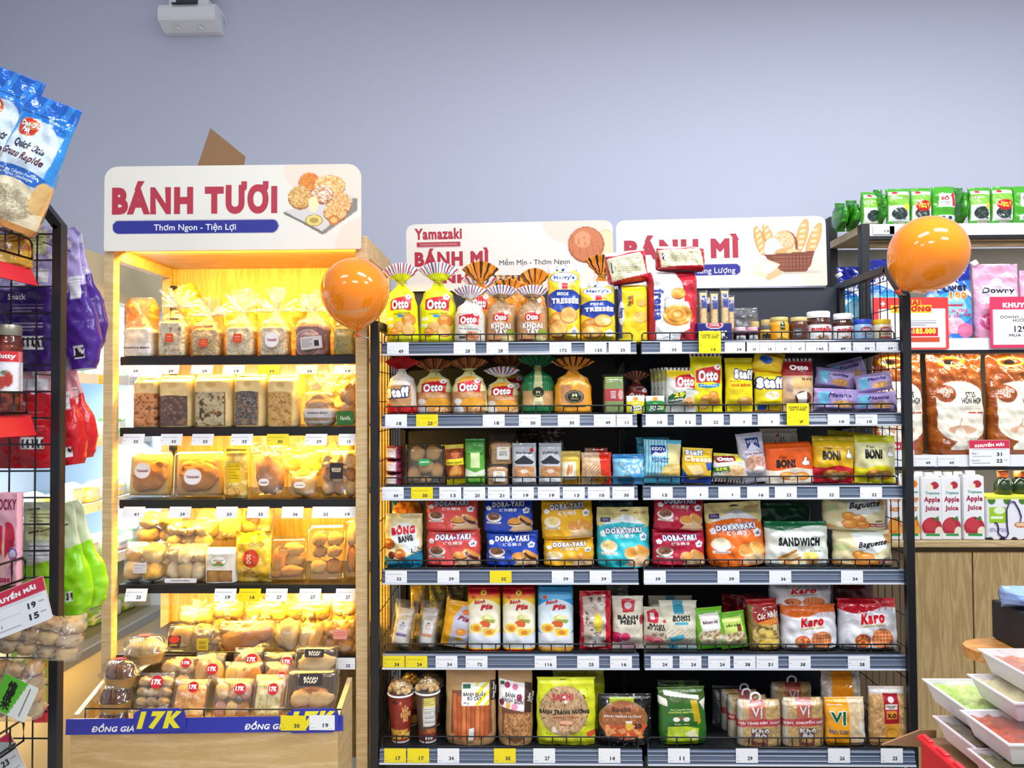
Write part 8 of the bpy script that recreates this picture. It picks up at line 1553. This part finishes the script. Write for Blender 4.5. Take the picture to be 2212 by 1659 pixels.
kmcard(-70, 72, 1610, 1708, 1.97, '23', '20', 'large red headed promotion card cut by the bottom photo edge', 'on the near left rack', roll=-33, lean=10)
cur.update(z=LSH[3] + .02, y=1.80, row='L')
def nb(x0, x1, yt, yb, Y, kind, sd, loc, roll=0, nx=3, nz=2, d=.1, st=None):
    cur.update(y=Y); bunbag(x0, x1, yt, yb, kind, nx, nz, sd, loc, d=d, roll=roll, tag=False, cat='snack bag', st=st)
nb(-30, 150, 1352, 1440, 1.84, ('gran', 'pale'), 'clear bag of dried pale snacks with open flap', 'under the tilted promotion card', roll=8, nx=4, nz=3)
nb(-50, 66, 1440, 1570, 1.80, ('gran', 'cook'), 'clear snack bag with green and white label', 'bottom of the near left rack', nx=3, nz=4, st=(.6, .5, .7, .62, ['e8ece4', ('P', [(0, 0), (.7, 0), (.5, 1), (0, 1)], '5cb82c'), ('R', .78, .1, .82, .9, '30302c')], [T('惟\n度\n米', .34, .5, .28, .8, '10180c', .05)], 'r', 24))

# =============================== chilled goods in the open fridge
rs_ = random.Random(4)
kinds = [('clear tub of salad', '9cc890', 'e8f4f0'), ('pale blue chilled tray', 'b8d4e8', 'eef4f8'), ('white yoghurt tub', 'e8ecf4', 'c8d4e8'), ('pink fruit cup', 'e8b0b8', 'f4dce0'), ('yellow fruit cup', 'ecc848', 'f4e8b0'), ('green vegetable tray', '7cb848', 'd0e8b8')]
ordn = ['first', 'second', 'third', 'fourth', 'fifth', 'sixth', 'seventh', 'eighth']
for i, z in enumerate(FS + [zb0]):
    for j in range(8):
        k = kinds[(i * 5 + j * 3) % 6]; y = 2.68 + j * .118; x = FX - .125 - rs_.random() * .02 - (.03 if i == 4 else 0); w = .10; h = rs_.uniform(.05, .10)
        me = loft(w, h, .09, *mix(k[1], ('N', 0, 0, 1, 1, 60, .5, k[2]), ('R', .1, .3, .9, .7, 'f0f4f8'), *fine(.2, .8, .4, 3, '8aa0b8', .09, .02), ('R', 0, 0, 1, .1, 'dfeaf4')), 'brick', .008)
        o = link('chilled_tub', me, None, GLOSS); o.location = (x, y, z + .001); o.rotation_euler = (0, 0, R(90))
        meta(o, f'{k[0]}, {ordn[j]} from the near end of the fridge ' + ('top', 'second', 'third', 'fourth', 'bottom')[i] + ' deck', 'food tub', 'tubs in the open fridge')
        if j % 2 == 0 and i < 4:
            a, b2 = tagm(.06, .035, rs_.choice([20, 25, 19, 23]), (i + j) % 5 == 4); o = link('price_card', flat(.06, .035, a, b2, .0008, .006), None, CARD); o.location = (FX - .0535, y, z - .033); o.rotation_euler = (0, 0, R(90))
            meta(o, f'small price card on the fridge {("top", "second", "third", "fourth")[i]} rail, under its {ordn[j]} tub', 'price card', 'price cards on the fridge')

# =============================== foreground at the right
tb = empty('cardboard_display_box', (1.35, 1.5, 0)); meta(tb, 'large cardboard box under the salad trays, flap folded out at left', 'box')
TZ = .782; q0 = at(1990, 1575, 1.66)
m = MB(); m.box(q0.x - 1.35, -.35, 0, .75, .16, TZ); m.obj('body', KRAFT, tb)
Pf = [at(x, y, 1.668) for x, y in ((1903, 1607), (1986, 1575), (2020, 1576), (2020, 1612), (1975, 1611))]
m = MB(); m.prism([(p.x - 1.35, p.z) for p in Pf], .163, .168); m.obj('flap', KRAFT, tb)
TRAYM = solid('white_tray_plastic', 'eceaf0', .35); TRAYP = solid('pink_tray_plastic', 'ecdce4', .35)
def tray(px, py, y1, dy, h, w, foodc, kind, sd, loc, mt=None):
    """open food tray with flared walls and a clear lid; x is its left rim"""
    q = at(px, py, y1); x, zt, y0 = q.x, q.z, y1 - dy
    r = empty('food_tray', (x + w / 2, (y0 + y1) / 2, zt - h)); hx = w / 2; hy = (y1 - y0) / 2; i = .014; t = .002
    def ring(a, z): return [(-hx + a, -hy + a, z), (hx - a, -hy + a, z), (hx - a, hy - a, z), (-hx + a, hy - a, z)]
    k = MB(); V = ring(i, 0) + ring(0, h) + ring(-.004, h) + ring(-.004, h - .003) + ring(t, h) + ring(i + t, t)
    F = [(3, 2, 1, 0)]
    for a, b in ((0, 4), (1 * 4 + 0, 2 * 4), (2 * 4, 3 * 4), (4 * 1, 4 * 4), (4 * 4, 5 * 4)):
        F += [(a + j, a + (j + 1) % 4, b + (j + 1) % 4, b + j) for j in range(4)]
    F.append((20, 21, 22, 23)); k.add(V, F); k.obj('body', mt or TRAYM, r)
    # the food: a lumpy bed
    n = 26; VV = []; cl = []
    for a in range(n + 1):
        for b in range(n + 1):
            u, v = a / n, b / n; e = min(1, 4 + 6 * min(u, 1 - u, v, 1 - v)); q = float(fnoise(np.array([u * 9 + x * 40]), np.array([v * 9 + zt * 50]), 2)[0]); q2 = float(fnoise(np.array([u * 24 + x * 9]), np.array([v * 24]), 6)[0])
            VV.append(((u - .5) * 2 * (hx - .0085), (v - .5) * 2 * (hy - .0085), h * .34 + .020 * q + .009 * q2 + .003)); q3 = min(1, max(0, q2 * 2.4 - .7)); cl.append(C(foodc[0]) * (1 - q3) + C(foodc[1]) * q3)
    FF = [(a * (n + 1) + b, (a + 1) * (n + 1) + b, (a + 1) * (n + 1) + b + 1, a * (n + 1) + b + 1) for a in range(n) for b in range(n)]
    o = link('food', mk('food', VV, FF, np.array(cl)), r, FOOD); o['kind'] = 'stuff'
    k = MB(); V = ring(0, h + .001) + ring(.018, h + .004); k.add(V, [(0, 1, 5, 4), (1, 2, 6, 5), (2, 3, 7, 6), (3, 0, 4, 7), (4, 5, 6, 7)]); k.obj('clear_lid', SHELL, r)
    meta(r, sd + ' ' + loc, 'food tray')
tray(2020, 1547, 1.623, .15, .042, .2, ('8a7a50', '6a5a38'), '', 'pinkish tray with dull brown food', 'bottom of the stack at left', TRAYP)
tray(2095, 1618, 1.468, .14, .042, .22, ('5a6a2c', '8a8a48'), '', 'pinkish tray with dark green leaves', 'at the bottom edge, right of the brown food tray', TRAYP)
tray(1997, 1467, 1.70, .165, .042, .17, ('a0c838', 'd0e488'), '', 'white tray of shredded lettuce', 'leftmost of the upper salad trays')
tray(2079, 1535, 1.525, .145, .042, .25, ('c84c20', '8a2c14'), '', 'white tray of red spicy kimchi', 'in front of the lettuce tray')
tray(2095, 1457, 1.60, .146, .04, .22, ('f0dc98', 'f8ecc0'), '', 'white tray of pale yellow shreds', 'right of the lettuce tray')
tray(2117, 1402, 1.616, .19, .042, .24, ('c07c60', 'a05840'), '', 'white tray of sliced ham', 'topmost, before the black box')
def stand_z(z0, z1, x0, x1, y0, y1, nm, mt, sd, cat):
    m = MB(); m.box(x0, y0, z0, x1, y1, z1, None, .004); o = recenter(m.obj(nm, mt)); meta(o, sd, cat); return o
stand_z(0, .845, 1.30, 2.0, 1.85, 2.08, 'display_stand', BLACK, 'black stand behind the salad trays, under the cutting board', 'stand')
cb_ = MB(); c0 = at(2086, 1392, 1.98); pts = []
for k in range(9): a = math.pi / 2 + k * math.pi / 8; pts.append((c0.x + .10 + .10 * math.cos(a) * 1.0, 1.98 + .075 * math.sin(a)))
pts += [(1.8, 1.905), (1.8, 2.055)]
n = len(pts); V = [(x, y, .846) for x, y in pts] + [(x, y, .872) for x, y in pts]; cb_.add(V, [tuple(range(n))[::-1], tuple(range(n, 2 * n))] + [(i, (i + 1) % n, (i + 1) % n + n, i + n) for i in range(n)])
o = recenter(cb_.obj('cutting_board', wood('acacia_board', 'd9a25c', 'b87a3a', (1, 8, 8), 2.5))); meta(o, 'rounded wooden cutting board sticking out before the black box', 'cutting board')
q1 = at(2141, 1294, 2.06)
m = MB(); m.box(q1.x, 1.80, .874, q1.x + .4, 2.06, q1.z, None, .003); o = recenter(m.obj('black_box', solid('matt_black_board', '1c1e24', .6))); meta(o, 'matt black box standing behind the cutting board', 'box')
cur.update(z=q1.z + .001, y=1.93)
o = P(2186, 2290, 1276, mix('8aa8e0', ('N', 0, 0, 1, 1, 30, .55, 'e8eef8')), 'pale blue and white packet', 'lying on the black box at right edge', shape='pillow', d=.10, tag=False, m=GLOSS, wr=.004)
# red crate edge
q2 = at(1978, 1585, 1.5); rc = empty('red_plastic_crate', (q2.x + .096, 1.40, q2.z - .346)); meta(rc, 'red plastic crate showing its slotted rim, in the bottom right corner', 'crate')
m = MB(); zr = .846 - .5
m.box(-.096, -.20, zr - .012, -.078, .10, zr, None, .004); m.box(-.088, -.20, 0, -.082, .096, zr - .012)
for k in range(5): m.box(-.092, -.16 + k * .055, zr - .001, -.082, -.13 + k * .055, zr + .004, None, .001)
m.obj('rim_side', REDM, rc)
m = MB(); m.box(-.0815, -.20, 0, -.03, .096, .004); m.obj('floor_panel', REDM, rc)
m = MB(); m.box(-.078, -.20, 0.0045, -.075, .090, .012); m.obj('inner_ledge', REDM, rc)
(stand_z(0, q2.z - .348, q2.x - .02, q2.x + .07, 1.2, 1.5, 'low_plinth', KRAFT, 'low cardboard plinth under the red crate', 'plinth'))
